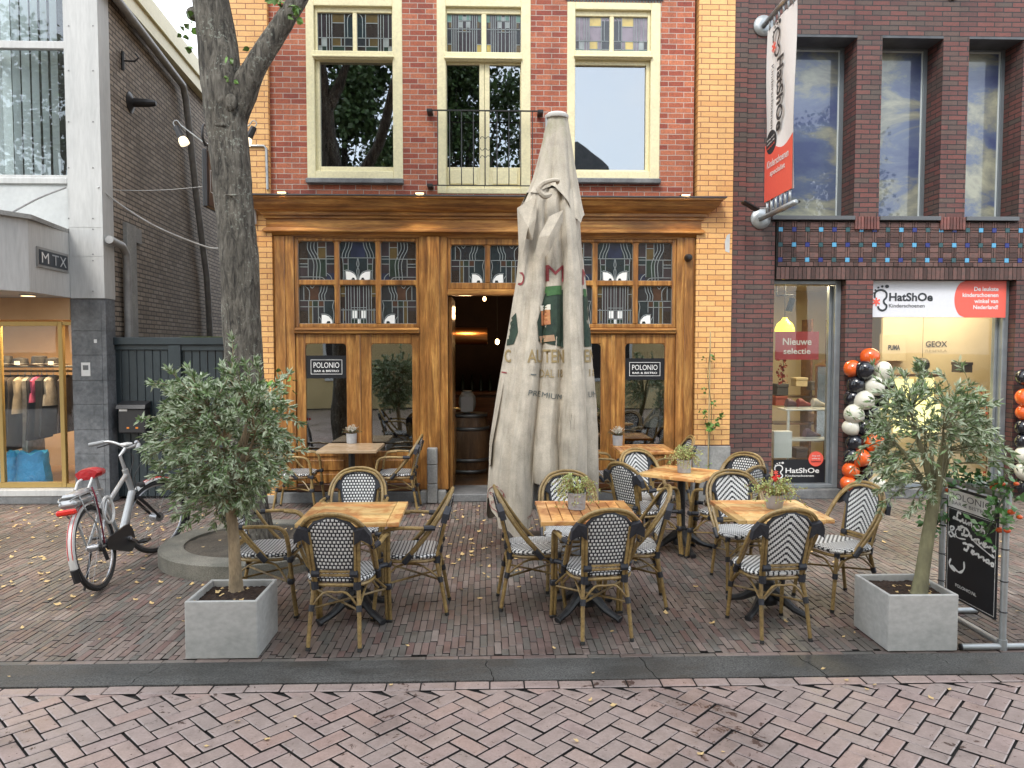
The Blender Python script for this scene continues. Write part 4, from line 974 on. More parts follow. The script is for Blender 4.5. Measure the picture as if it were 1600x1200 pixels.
# papers stuck on the tiles
for (px, py, w2, h2, lb) in ((134, 577, .11, .17, 'small printed notice on the grey tiled pier'), (149, 533, .035, .045, 'tiny white sticker high on the grey tiled pier')):
    q = at(px, py, FY + .015); b = MB(); b.box(q.x - w2 / 2, q.x + w2 / 2, FY + .013, FY + .0185, q.z - h2 / 2, q.z + h2 / 2, 0); 
    if w2 > .05: b.box(q.x - w2 * .3, q.x + w2 * .3, FY + .011, FY + .0128, q.z - h2 * .05, q.z + h2 * .3, 1)
    tag(b.build('notice', [m_wht, m_stone], None, org=(q.x, FY + .015, q.z)), lb, 'notice')
# ---- gate between the houses
m_gate = pm('gate_green', (.017, .028, .034), (.025, .038, .045), 4, .42, fine=(10, .15), bump=.08)
gt = thing('wooden_gate', 'dark blue green plank gate closing the alley beside the bistro', 'gate', (ax(265), FY + .25, 0))
YT = FY + .22; gx0, gx1 = ax(168, YT), xL - .01; zg = at(265, 527, YT).z
b = MB(); x = gx0 + .06
while x < gx1 - .1: 
    b.box(x, x + .094, YT + .02 + .002, YT + .05, .04, zg - .16, 0, .006); x += .1
b.build('planks', m_gate, gt)
xp = ax(272, YT)
b = MB(); b.box(gx0, gx0 + .07, YT - .01, YT + .07, 0, zg - .1, 0, .005); b.box(xp - .07, xp + .09, YT - .02, YT + .08, 0, zg - .1, 0, .005); b.box(gx1 - .06, gx1, YT - .01, YT + .07, 0, zg - .1, 0, .005)
b.box(gx0, gx1, YT - .03, YT + .09, zg - .099, zg, 0, .01); b.box(gx0 + .071, xp - .071, YT, YT + .06, zg - .16, zg - .1, 0, .004); b.box(xp + .091, gx1 - .061, YT, YT + .06, zg - .17, zg - .1, 0, .004)
b.build('gate_posts', m_gate, gt)
m_moss = pm('moss', (.12, .15, .05), (.06, .08, .03), 30, .9)
b = MB(); b.box(xp + .1, gx1 - .05, YT - .028, YT + .06, zg + .001, zg + .008); b.build('moss_edge', m_moss, gt)
b = MB(); q = at(252, 735, YT); b.box(q.x - .022, q.x + .022, YT - .004 + .012, YT + .021, q.z - .03, q.z + .03); b.build('lock_plate', m_pan, gt)
q = at(214, 668, YT)
t_ = thing('letterbox', 'black letterbox hung on the dark gate behind the bicycle handlebar', 'letterbox', (q.x, YT, at(214, 697, YT).z))
z0_, z1_ = at(214, 677, YT - .13).z, at(214, 630, YT - .13).z; hw = .17
b = MB(); b.box(q.x - hw, q.x + hw, YT - .14, YT + .01, z0_, z1_ - .07, 0, .012); b.build('box', m_blk, t_)
b = MB(); b.prism([(YT - .17, z1_ - .068), (YT + .01, z1_ - .068), (YT + .01, z1_ + .02), (YT - .15, z1_ - .02)], q.x - hw - .01, q.x + hw + .01, 0, lambda u, v, w: (w, u, v)); b.build('lid', m_blk, t_)
b = MB(); b.box(q.x - hw + .02, q.x - hw + .12, YT - .145, YT - .14, z1_ - .1, z1_ - .075); b.build('name_plate', m_wht, t_)
b = MB(); b.box(q.x - .06, q.x - .03, YT - .146, YT - .14, z0_ + .06, z0_ + .08); b.box(q.x + .05, q.x + .08, YT - .146, YT - .14, z0_ + .06, z0_ + .08); b.build('orange_marks', plain('orange_mark', (.8, .25, .03), .5), t_)
# cables across the alley
m_cab = plain('white_cable', (.5, .51, .5), .5)
a_, c_ = at(155, 293, FY - .02), swat(345, 389, .1); mid = at(225, 345, (a_.y + c_.y) / 2 - .4)
def cable(pts, r, nm2, lb, mt):
    o = MB(); o.tube(smooth_path(pts, 6), r, 6); a = Vector(pts[0]); tag(o.build(nm2, mt, None, True, org=a), lb, 'cable')
q1, q2, q3 = at(155, 293, FY + .1), swat(245, 352, .14), swat(335, 388, .1)
q4 = at(366, 383, FY - .08)
cable([at(153, 292, FY - .01), at(190, 321, FY + .3), at(240, 352, FY + .6), at(290, 374, FY + .9), at(332, 388, FY + 1.1), at(350, 384, FY + 1.15)], .011, 'thick_cable', 'thick pale cable sagging across the brick side wall', m_cab)
cable([at(153, 293, FY - .01), at(185, 297, FY + .3), at(250, 297, FY + .6), at(322, 291, FY + .6), at(366, 284, FY - .08)], .004, 'thin_wire', 'thin white wire stretched nearly level over the alley', m_cab)
cable([at(103, 293, FY - .01), at(60, 310, FY - .4), at(15, 334, FY - 1.1)], .011, 'stay_rod', 'grey stay rod slanting from the column to the bay top', m_zinc)

# ================================================================== RIGHT SHOP, DARK BRICK
rs = thing('shop_building', 'dark plum brick shop building with deep windows and a band of blue tiles', 'building', (ax(1370), FY, 0))
xE = 9.5; x0 = xR + .003
def rz(p, px=1370): return az(p, FY, px)
UW = [(1208, 1337), (1376, 1471), (1511, 1596)]
uz1, uz0 = rz(55), rz(338)
zB1, zB0 = rz(346), rz(437)
SW = [(1208, 1320), (1362, 1585)]
b = MB()
edges = [x0] + [ax(p, FY, 200) for w2 in UW for p in w2] + [xE]
YD = FY + .002
b.box(edges[0], edges[1], YD, FY + .45, zB1, 9); 
for i in (2, 4, 6): b.box(edges[i], edges[i + 1], YD, FY + .45, uz0 - .07, uz1)
b.box(edges[1] + .001, xE, YD, FY + .45, uz1 + .001, 9); b.box(edges[1] + .001, xE, YD, FY + .45, zB1, uz0 - .071)
se = [x0] + [ax(p) for w2 in SW for p in w2] + [xE]
b.box(x0, se[1], YD, FY + .45, 0, zB1 - .001); b.box(se[2], se[3], YD, FY + .45, 0, zB0); b.box(se[4], xE, YD, FY + .45, 0, zB0)
b.box(x0 + .004, ax(1160), FY - .03, FY + .0015, 0, 9)
o = b.build('brick_wall', [m_drk, m_drks], rs)
for f in o.data.polygons:
    if abs(f.normal.x) > .5: f.material_index = 1
# corbel feet of the piers
b = MB()
for i in (2, 4): 
    n = 8; ww = (edges[i + 1] - edges[i]) / n
    for k in range(n): b.box(edges[i] + k * ww + .004, edges[i] + (k + 1) * ww - .004, FY - .035, FY + .001, uz0 - .17, uz0 - .01, 0, .003)
b.build('pier_feet', pm('plum_header', (.19, .07, .058), (.12, .058, .05), 14, .7, island=.4), rs)
# tile band: bricks in basket weave with glazed squares
mB1 = pm('band_brick', (.125, .062, .052), (.085, .055, .047), 20, .75, bump=.4, island=.45)
mTl = [plain('tile_sky', (.10, .36, .58), .35), plain('tile_navy', (.02, .03, .18), .35), plain('tile_teal', (.025, .085, .095), .35)]
b = MB(); bx0, bx1 = ax(1213, FY, 380), xE
b.box(bx0, bx1, FY - .002, FY + .3, zB0 + .16, zB1 - .002, 4)
px_t = (ax(1255.5, FY, 360) - ax(1234.5, FY, 360)); hh = (zB1 - (zB0 + .165)) / 3
cy = 0
for r_i in range(3):
    zc_ = zB1 - hh * (r_i + .56); k = 0; x = bx0 + px_t * (.3 + .0)
    while x < bx1:
        t0 = (k + [0, 2, 1][r_i]) % 3; s_ = .027
        b.box(x - s_, x + s_, FY - .0105, FY, zc_ - s_, zc_ + s_, t0, .002)
        # four bricks pinwheeling round the square
        L = px_t; g = .004
        b.box(x + s_ + g, x + L - s_ - g, FY - .009, FY, zc_ + .0 + g, zc_ + s_, 3, .003)
        b.box(x + s_ + g, x + L - s_ - g, FY - .009, FY, zc_ - s_, zc_ - g, 3, .003)
        zu = min(zc_ + hh - s_ - g, zB1 - .005)
        b.box(x - s_, x - g, FY - .009, FY, zc_ + s_ + g, zu, 3, .003); b.box(x + g, x + s_, FY - .009, FY, zc_ + s_ + g, zu, 3, .003)
        cxm = x + L / 2; w5 = L / 2 - s_ - g
        b.box(cxm - w5, cxm + w5, FY - .009, FY, zc_ + s_ + g, zc_ + hh / 2 - g / 2, 3, .003); b.box(cxm - w5, cxm + w5, FY - .009, FY, zc_ + hh / 2 + g / 2, max(zu, zc_ + hh / 2 + .01), 3, .003) if r_i else None
        if r_i == 2: b.box(x - s_, x + L / 2 - .01, FY - .009, FY, zB0 + .168, zc_ - s_ - g, 3, .003); b.box(x + L / 2 - .004, x + L - s_ - .006, FY - .009, FY, zB0 + .168, zc_ - s_ - g, 3, .003)
        x += L; k += 1
b.build('tile_band', mTl + [mB1, m_joint], rs)
b = MB(); x = ax(1213, FY, 420)
while x < bx1: b.box(x + .003, x + .052, FY - .006, FY + .3, zB0 + .002, zB0 + .155, 0, .003); x += .056
b.build('soldier_course', mB1, rs)
b = MB(); b.box(ax(1213, FY, 420), bx1, FY - .001, FY + .3, zB0 + .001, zB0 + .158); b.build('band_mortar', m_joint, rs)
# windows upstairs with printed clouds on the glass
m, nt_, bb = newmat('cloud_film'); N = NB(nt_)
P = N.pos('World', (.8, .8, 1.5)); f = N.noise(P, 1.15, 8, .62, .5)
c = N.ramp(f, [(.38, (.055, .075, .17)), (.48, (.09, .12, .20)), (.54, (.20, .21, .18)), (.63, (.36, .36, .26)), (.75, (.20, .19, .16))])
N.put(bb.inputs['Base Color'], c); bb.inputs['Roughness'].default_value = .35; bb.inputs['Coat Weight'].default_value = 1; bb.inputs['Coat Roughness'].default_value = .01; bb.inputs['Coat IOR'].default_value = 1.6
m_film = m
m_gfr = plain('grey_steel', (.20, .23, .25), .4, .5); m_lfr = plain('pale_bead', (.5, .55, .55), .4)
for i, (p0, p1) in enumerate(UW):
    a, c_ = ax(p0, FY, 200), ax(p1, FY, 200); yw = FY + .37
    b = MB(); frame_ring(b, a, c_, uz0, uz1, .03, .05, .03, .05, yw - .03, yw + .03, 0, .003); f = b.build('window_frame', m_gfr, rs)
    b = MB(); frame_ring(b, a + .03, c_ - .05, uz0 + .03, uz1 - .05, .02, .02, .02, .02, yw - .012, yw + .01, 0, .002); b.build('glazing_bead', m_lfr, f)
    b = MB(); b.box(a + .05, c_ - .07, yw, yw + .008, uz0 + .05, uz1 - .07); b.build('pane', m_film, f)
    b = MB(); b.box(a - .0, c_ + (.02 if i < 2 else 0) - .02, FY - .05, yw - .031, uz0 - .055, uz0 - .003, 0, .004); b.build('sill', plain('sill_grey', (.13, .135, .14), .4, .3), f)
    b = MB(); b.box(a, c_, FY + .001, yw - .031, uz1 - .03, uz1 - .001); b.build('lintel', m_lead, f)
# diamond ornament near the top
q = at(1487, -4, FY); b = MB()
for s in (-1, 1): b.ribbon([(q.x + s * .16, q.z + .16), (q.x, q.z - .02)], .07, FY - .02, FY + .001)
b.build('diamond_brickwork', mB1, rs)
b = MB(); b.prism([(q.x, q.z + .03), (q.x + .09, q.z + .12), (q.x, q.z + .21), (q.x - .09, q.z + .12)], FY - .012, FY + .001); b.build('diamond_tile', mTl[0], rs)
# shop windows
m_alu = pm('galvanised_frame', (.30, .33, .35), (.23, .26, .28), 5, .4, metal=.4)
YS = FY + .25
shopg = []
for i, (p0, p1) in enumerate(SW):
    a, c_ = ax(p0), ax(p1); b = MB()
    frame_ring(b, a, c_, .12, zB0 - .001, .03, .075, .05, .05, YS - .12, YS + .05, 0, .006)
    b.box(c_ - .115, c_ - .076, YS - .03, YS + .04, .171, zB0 - .06, 0, .004)
    f = b.build('shop_window_frame', m_alu, rs)
    b = MB(); b.box(a + .03, c_ - .115, YS, YS + .006, .17, zB0 - .052); b.build('pane', m_glasslow, f)
    b = MB(); b.box(a, c_, YS - .24, YS + .1, 0, .118, 0, .005); b.build('stone_base', m_stone, f)
# shop room
m_cr = pm('cream_wall', (.62, .53, .38), (.55, .46, .32), 1.5, .6)
b = MB(); b.box(x0 + .2, xE, FY + 3.2, FY + 3.3, 0, 3.2); b.box(x0 + .1, x0 + .2, FY + .46, FY + 3.2, 0, 3.2); b.box(x0 + .2, xE, FY + .46, FY + 3.2, zB0 + .1, zB0 + .2); b.box(x0 + .2, xE, FY + .46, FY + 3.2, .0, .1); b.box(xE, xE + .1, FY + .46, FY + 3.3, 0, 3.2)
b.box(se[3] - .35, se[3] + .6, FY + 1.5, FY + 1.55, .101, zB0 + .099) if False else None
b.build('shop_room', m_cr, rs)
b = MB(); b.box(at(1375, 700, YS + 1.2).x, at(1590, 700, YS + 1.2).x, YS + 1.2, YS + 1.25, .101, zB0 - .05); b.build('display_wall', m_cr, rs)
for (px, e, w3) in ((1255, 10, .6), (1430, 5.5, .8), (1530, 5.5, .8)):
    l = bpy.data.lights.new('shop_lamp', 'AREA'); l.energy = e * 2.0; l.color = (1, .80, .5); l.size = w3
    lo = bpy.data.objects.new('shop_lamp', l); C.objects.link(lo); lo.location = (at(px, 500, YS + .6).x, YS + .6, zB0 - .02)
# shelves with shoes
m_shw = plain('shelf_white', (.6, .58, .52), .4); m_glow = plain('lit_panel', (1, .86, .35), .5, 0, .55)
shoe_cols = [plain('shoe_%d' % i, c, .5) for i, c in enumerate([(.03, .03, .035), (.2, .05, .05), (.25, .16, .09), (.12, .07, .08), (.35, .33, .3)])]
def shoe(px, py, Y, k, lb, s=1.0, a=0.3):
    q = at(px, py, Y); M3 = Matrix.Rotation(a, 3, 'Z')
    t2 = thing('shoe', lb, 'shoe', q, 0, 'shoes on display')
    b = MB(); prof = [(-.11, .038, .035), (-.10, .10, .036), (-.05, .105, .036), (.0, .07, .033), (.05, .05, .038), (.10, .038, .036), (.125, .018, .02)]; n = 10; vs = []
    for (x, h, w2) in prof:
        for j in range(n):
            th = 2 * math.pi * j / n; p = Vector((x * s, math.cos(th) * w2 * s, (.012 + h / 2 + math.sin(th) * h / 2) * s)); vs.append(q + M3 @ p)
    fs = [(i * n + j, i * n + (j + 1) % n, (i + 1) * n + (j + 1) % n, (i + 1) * n + j) for i in range(6) for j in range(n)] + [tuple(range(n)), tuple(range(6 * n, 7 * n))]
    b.add(vs, fs); b.build('upper', shoe_cols[k], t2, True)
    b = MB(); vs = []
    pl = [(-.12, -.03), (-.05, -.034), (.06, -.04), (.12, -.02), (.13, 0), (.12, .02), (.06, .04), (-.05, .034), (-.12, .03)]
    b.prism(pl, 0, .012, 0, lambda u, v, w: q + M3 @ Vector((u * s, v * s, w * s))); b.build('sole', m_shw, t2)
t_ = thing('display_shelf', 'white two tier shoe shelf in the narrow shop window', 'shelf', (at(1265, 770, YS + .45).x, YS + .45, .1))
YQ = YS + .45; xa_, xb_ = at(1222, 640, YQ).x, at(1308, 640, YQ).x
b = MB()
for py in (638, 685): z = at(1260, py, YQ).z; b.box(xa_, xb_, YQ - .12, YQ + .18, z - .025, z, 0, .004)
b.build('boards', m_shw, t_)
b = MB(); z1_ = at(1260, 600, YQ).z; b.box(xb_ - .03, xb_, YQ - .12, YQ - .09, .1, z1_); b.box(xa_ + .03, xa_ + .06, YQ - .12, YQ - .09, .1, at(1260, 638, YQ).z - .026); b.build('uprights', m_shw, t_)
for i, (px, py, k, lb) in enumerate(((1240, 637, 3, 'dark shoe at the left of the upper white shelf'), (1257, 637, 1, 'red brown shoe in the middle of the upper white shelf'), (1280, 637, 4, 'pale shoe at the right of the upper white shelf'), (1268, 684, 3, 'purple shoe alone on the lower white shelf'), (1400, 612, 0, 'black shoe on the lit shelf beside the balloons'), (1450, 590, 0, 'black boot right of the lit panels'))):
    shoe(px, py, YQ if i < 4 else YS + .95, k, lb, 1.15)
# poster, lit panels, lamps, signs behind the glass
YP = YS + .06
m_redp = plain('poster_red', (.42, .05, .04), .5); m_orr = plain('sign_red', (.85, .13, .09), .45); m_ltr = plain('letters_cream', (.75, .62, .5), .5)
a, c_, z1_, z0_ = at(1211, 560, YP).x, at(1279, 560, YP).x, at(1245, 518, YP).z, at(1245, 562, YP).z
t_ = thing('poster', 'translucent red poster announcing a new selection in the narrow shop window', 'poster', ((a + c_) / 2, YP, z0_))
b = MB(); b.box(a, c_, YP, YP + .004, z0_, z1_); b.build('sheet', m_redp, t_)
text('Nieuwe', m_ltr, ((a + c_) / 2, YP, z0_ + (z1_ - z0_) * .52), (1, 0, 0), (0, 0, 1), (c_ - a) * .66, (z1_ - z0_) * .25, t_, align='C', offset=.02)
text('selectie', m_ltr, ((a + c_) / 2, YP, z0_ + (z1_ - z0_) * .2), (1, 0, 0), (0, 0, 1), (c_ - a) * .62, (z1_ - z0_) * .21, t_, align='C', offset=.02)
t_ = thing('pendant_lamp', 'big yellow dome lamp hanging in the narrow shop window', 'lamp', at(1226, 515, YQ)); q = at(1226, 518, YQ)
b = MB(); b.lathe([(.13, 0), (.128, .04), (.10, .11), (.05, .15), (.03, .19)], q, 24); b.build('lamp_shade', plain('yellow_shade', (1, .72, .06), .3, 0, .9), t_, True)
b = MB(); b.tube([q + Vector((0, 0, .19)), (q.x, q.y, zB0 + .09)], .006, 6); b.build('cord', m_blk, t_)
q = at(1236, 478, YQ - .1); t_ = thing('track_spotlight', 'black cylinder spotlight aimed down above the yellow lamp', 'lamp', q)
b = MB(); b.tube([q + Vector((.02, 0, .1)), q + Vector((-.03, 0, -.08))], .045, 14); b.build('housing', m_blk, t_); b = MB(); b.tube([q + Vector((-.2, 0, .14)), q + Vector((.03, 0, .15)), q + Vector((.03, 0, .09))], .01, 6); b.tube([q + Vector((-.2, 0, .14)), (q.x - .2, q.y, zB0 + .09)], .008, 6); b.build('arm', m_blk, t_)
# lower black sign in the narrow window
def logo(parent, org, u, v, S_, dark, redm, lift=.004, name='foot_emblem'):
    u = Vector(u).normalized(); v = Vector(v).normalized(); nn = u.cross(v); org = Vector(org)
    F = lambda a, c, w: org + u * (a * S_) + v * (c * S_) + nn * (lift + w)
    b = MB()
    b.ribbon(sp2([(.10, .50), (.10, .68), (.22, .80), (.42, .82), (.58, .70), (.58, .52), (.48, .40), (.50, .28), (.60, .18), (.56, .04), (.42, -.02), (.28, .05), (.24, .16)], 4), .075, 0, .002, 0, F)
    for (x, y, r) in ((.06, .70, .028), (.12, .82, .034), (.24, .92, .04), (.40, .97, .048), (.60, .97, .07)):
        b.prism([(x + math.cos(k * math.pi / 6) * r * 1.2, y + math.sin(k * math.pi / 6) * r) for k in range(12)], 0, .002, 0, F)
    b.build(name, dark, parent)
    b = MB()
    for k in range(3):
        a = R(90 + 60 * k); cx, cy = .16, .34; b.ribbon([(cx + math.cos(a) * .17, cy + math.sin(a) * .17), (cx - math.cos(a) * .17, cy - math.sin(a) * .17)], .065, 0, .002 + k * .0004, 0, F)
    b.build('red_asterisk', redm, parent)
yb = YS - .012
a, c_, z1_, z0_ = at(1208, 745, yb).x, at(1302, 745, yb).x, at(1250, 718, yb).z, at(1250, 770, yb).z
a = max(a, se[1] + .032); c_ = min(c_, se[2] - .12)
t_ = thing('shop_sign', 'black panel with white footprint emblem at the foot of the narrow shop window', 'sign', ((a + c_) / 2, yb, z0_)); z0_ = max(z0_, .172); hgt = z1_ - z0_
b = MB(); b.box(a, c_, yb, yb + .008, z0_, z1_); b.build('panel', m_sgn, t_)
logo(t_, (a + .0, yb, z0_ + hgt * .22), (1, 0, 0), (0, 0, 1), hgt * .66, m_wht, m_orr)
text('HatShOe', m_wht, (a + (c_ - a) * .235, yb, z0_ + hgt * .42), (1, 0, 0), (0, 0, 1), (c_ - a) * .65, hgt * .22, t_, offset=.02)
text('Kinderschoenen', m_wht, (a + (c_ - a) * .235, yb, z0_ + hgt * .26), (1, 0, 0), (0, 0, 1), (c_ - a) * .55, hgt * .09, t_, offset=.012)
q = at(1275, 717, yb - .01); t_ = thing('round_sticker', 'round coral sticker with three lines of print above the black shop panel', 'sticker', q)
b = MB(); b.lathe([(.0001, .003), (.1, .003), (.1, 0)], (q.x, yb - .006, q.z), 28, 0, Matrix.Rotation(R(90), 3, 'X')); b.build('disc', m_orr, t_)
for i, s in enumerate(('Shop ook', 'online op:', 'hatshoe.nl')): text(s, m_wht if i < 2 else m_sgn, (q.x, yb - .0095, q.z + .028 - i * .036), (1, 0, 0), (0, 0, 1), .11 + .02 * (i == 2), .024, t_, align='C', offset=.015)
# long sign above the wide window
ysn = YS - .15
a, c_, z1_, z0_ = at(1362, 470, ysn).x, at(1571.5, 470, ysn).x, at(1450, 438.5, ysn).z, at(1450, 496, ysn).z; hgt = z1_ - z0_; wd = c_ - a
a = max(a, se[3] + .002)
t_ = thing('shop_sign', 'long white and coral sign board over the wide shop window', 'sign', ((a + c_) / 2, ysn, z0_))
b = MB(); b.box(a, c_, ysn, ysn + .03, z0_, z1_, 0, .003); b.build('board', plain('board_white', (.72, .73, .76), .4), t_)
b = MB(); arc = [(c_, z0_), (c_, z1_)] + [(a + wd * .615 + hgt * (.30 + .0) * (1 - math.cos(math.asin(max(-1, min(1, tt))))) * 1.0 - .0, z0_ + hgt * (.5 + .5 * tt)) for tt in [1 - i / 8 for i in range(17)]]
b.prism(arc, ysn - .003, ysn + .001); b.build('coral_field', m_orr, t_)
m_ink = plain('ink', (.03, .035, .04), .5)
logo(t_, (a + wd * .004, ysn, z0_ + hgt * .2), (1, 0, 0), (0, 0, 1), hgt * .66, m_ink, m_orr)
text('HatShOe', m_ink, (a + wd * .128, ysn, z0_ + hgt * .44), (1, 0, 0), (0, 0, 1), wd * .325, hgt * .23, t_, offset=.03)
text('Kinderschoenen', m_ink, (a + wd * .128, ysn, z0_ + hgt * .27), (1, 0, 0), (0, 0, 1), wd * .265, hgt * .10, t_, offset=.003)
for i, s in enumerate(('De leukste', 'kinderschoenen', 'winkel van', 'Nederland!')): text(s, m_wht, (c_ - wd * .06, ysn - .004, z0_ + hgt * (.72 - i * .165)), (1, 0, 0), (0, 0, 1), None, hgt * .115, t_, align='R', offset=.02)
# wide window: wall lettering, boxes, lit panels
yW = YS + 1.195
m_ink2 = plain('wall_letters', (.05, .045, .04), .5)
def boxthing(px0, px1, py0, py1, Y, dep, mat, name, lb, cat, wr=None):
    p, r = at(px0, py1, Y), at(px1, py0, Y); t2 = thing(name, lb, cat, ((p.x + r.x) / 2, Y, p.z))
    b = MB(); b.box(p.x, r.x, Y, Y + dep, p.z, r.z, 0, .003); b.build('panel', mat, t2)
    if wr: text(wr, m_ink2, ((p.x + r.x) / 2, Y, p.z + (r.z - p.z) * .4), (1, 0, 0), (0, 0, 1), (r.x - p.x) * .5, (r.z - p.z) * .2, t2, align='C', offset=.04)
    return t2
boxthing(1378, 1416, 522, 564, yW - .09, .08, m_cr, 'wall_box', 'square cream box with a short dark brand word on the shop wall', 'box', 'PUMA')
t2 = thing('wall_lettering', 'dark brand letters on the cream wall of the wide shop window', 'sign', at(1463, 545, yW))
q = at(1446, 542, yW); r = at(1480, 533, yW); text('GEOX', m_ink2, q, (1, 0, 0), (0, 0, 1), r.x - q.x, r.z - q.z, t2, offset=.02)
q = at(1446, 548, yW); text('RESPIRA', plain('faint_letters', (.35, .29, .2), .6), (q.x, yW, q.z - .02), (1, 0, 0), (0, 0, 1), r.x - q.x, .04, t2)
boxthing(1378, 1428, 592, 640, YS + .9, .05, m_glow, 'lit_panel', 'glowing yellow shelf back beside the white balloons', 'display')
boxthing(1434, 1460, 590, 636, YS + .9, .05, m_glow, 'lit_panel', 'narrower glowing yellow panel right of the black boot shelf', 'display')
boxthing(1398, 1470, 632, 676, YS + .7, .05, m_glow, 'lit_panel', 'low wide glowing yellow panel behind the right olive tree', 'display')
t2 = thing('display_shelf', 'long wooden shoe shelf above the glowing panels', 'shelf', (at(1430, 588, YS + .9).x, YS + .8, at(1430, 588, YS + .9).z)); p = at(1390, 588, YS + .8); r = at(1470, 584, YS + .8)
b = MB(); b.box(p.x, r.x, YS + .7, YS + 1.15, p.z, r.z, 0, .004); b.build('board', m_flr, t2)
boxthing(1209, 1238, 674, 716, YS + .12, .12, m_shw, 'cardboard_box', 'pale box standing at the left behind the narrow shop window', 'box')
# autumn leaf garlands hanging in the shop windows
def shopgarland(px, py0, py1, Y, lb, seed, n=60):
    rr = random.Random(seed); t2 = thing('leaf_garland', lb, 'garland', at(px, py0, Y)); a = at(px, py0, Y); c_ = at(px, py1, Y)
    b = MB(); b.tube([a, (a + c_) / 2 + Vector((.02, 0, 0)), c_], .004, 5); b.build('string', m_blk, t2)
    b = MB()
    for i in range(n):
        p = a.lerp(c_, rr.random()) + Vector((rr.uniform(-.06, .06), rr.uniform(-.05, .05), 0)); s = rr.uniform(.015, .035)
        e1 = Vector((rr.uniform(-1, 1), rr.uniform(-1, 1), rr.uniform(-1, 1))).normalized(); e2 = e1.cross(Vector((rr.uniform(-1, 1), .3, rr.uniform(-1, 1)))).normalized()
        b.add([p - e1 * s, p + e2 * s * .7, p + e1 * s, p - e2 * s * .7], [(0, 1, 2, 3)])
    b.build('leaves', pm('autumn_leaf', (.45, .07, .03), (.25, .03, .02), 20, .7, island=.4), t2)
def stock(px0, px1, py0, py1, Y, dep, colr, name, lb, cat, grp=None):
    p, r = at(px0, py1, Y), at(px1, py0, Y); t2 = thing(name, lb, cat, ((p.x + r.x) / 2, Y, p.z), 0, grp); mt = pm(name + '_m', colr, tuple(q * .7 for q in colr), 9, .7)
    b = MB(); h = r.z - p.z; b.box(p.x, r.x, Y, Y + dep, p.z, p.z + h * .72, 0, .004); b.build('body', mt, t2); b = MB(); b.box(p.x - .006, r.x + .006, Y - .006, Y + dep + .006, p.z + h * .725, r.z, 0, .004); b.build('lid', mt, t2)
yk = FY + 1.5
for i, (u0, u1, v0, v1, cc_, lb) in enumerate(((1214, 1232, 600, 618, (.05, .05, .055), 'black shoe box stacked left under the red poster'), (1212, 1230, 619, 634, (.32, .08, .06), 'red shoe box under the black one below the poster'), (1244, 1262, 590, 604, (.5, .42, .28), 'pale shoe box in the middle of the narrow shop window'), (1268, 1290, 596, 610, (.10, .09, .09), 'charcoal shoe box near the right edge of the narrow window'), (1272, 1294, 646, 660, (.25, .16, .10), 'brown shoe box behind the lower shelf of the narrow window'), (1244, 1262, 700, 716, (.08, .06, .06), 'dark shoe box right above the black footprint panel'), (1500, 1520, 566, 582, (.07, .06, .06), 'black shoe box high in the wide shop window'))):
    stock(u0, u1, v0, v1, yk - (.5 if u0 > 1400 else 0), .2, cc_, 'shoe_box', lb, 'box', 'shoe boxes in the shop')
t2 = thing('stock_shelf', 'dark tall stock shelf deep behind the narrow shop window', 'shelf', (at(1255, 700, yk + .25).x, yk + .25, .1)); b = MB()
for py in (619, 661, 717): p = at(1208, py, yk + .25); r = at(1300, py, yk + .25); b.box(p.x, r.x, yk + .2, yk + .6, p.z - .02, p.z, 0)
b.build('boards', m_flr, t2); b = MB(); p = at(1300, 700, yk + .3); b.box(p.x, p.x + .03, yk + .2, yk + .6, .1, 2.4); p = at(1262, 700, yk + .3); b.box(p.x, p.x + .03, yk + .25, yk + .6, .1, 2.4); b.build('uprights', m_woodd, t2)
q = at(1290, 590, YS + .8); t2 = thing('standing_mirror', 'leaning mirror in a brown frame at the right of the narrow shop window', 'mirror', (q.x, q.y, .1)); b = MB(); p0, p1 = at(1275, 570, q.y), at(1300, 690, q.y); frame_ring(b, p0.x, p1.x, p1.z, p0.z, .03, .03, .03, .03, q.y, q.y + .03); b.build('frame', m_flr, t2); b = MB(); b.box(p0.x + .03, p1.x - .03, q.y + .01, q.y + .015, p1.z + .03, p0.z - .03); b.build('mirror_glass', plain('mirror', (.5, .5, .48), .1, .9), t2)
q = at(1488, 570, YS + .8); t2 = thing('paper_lantern', 'round black pompon lantern in the wide shop window above the olive tree', 'decoration', at(1495, 570, YS + .8)); q = at(1441, 570, YS + .7)
t2.location = q; b = MB(); b.ball(q, .10, 0, 18)
for i in range(len(b.v)): v = b.v[i] - q; b.v[i] = q + v * (1 + .12 * noise.noise(v * 40))
b.build('ball', m_blk, t2, False); b = MB(); b.tube([q + Vector((0, 0, .1)), (q.x, q.y, zB0 + .09)], .003, 4); b.build('string', m_blk, t2)
shopgarland(1563, 500, 610, YS + .35, 'red autumn leaf garland hanging at the right of the wide shop window', 1)
shopgarland(1222, 545, 600, YS + .25, 'rust red leaf garland left in the narrow shop window', 2, 90)
shopgarland(1540, 610, 760, YS + .5, 'orange leaf garland low behind the right olive tree', 3, 70)
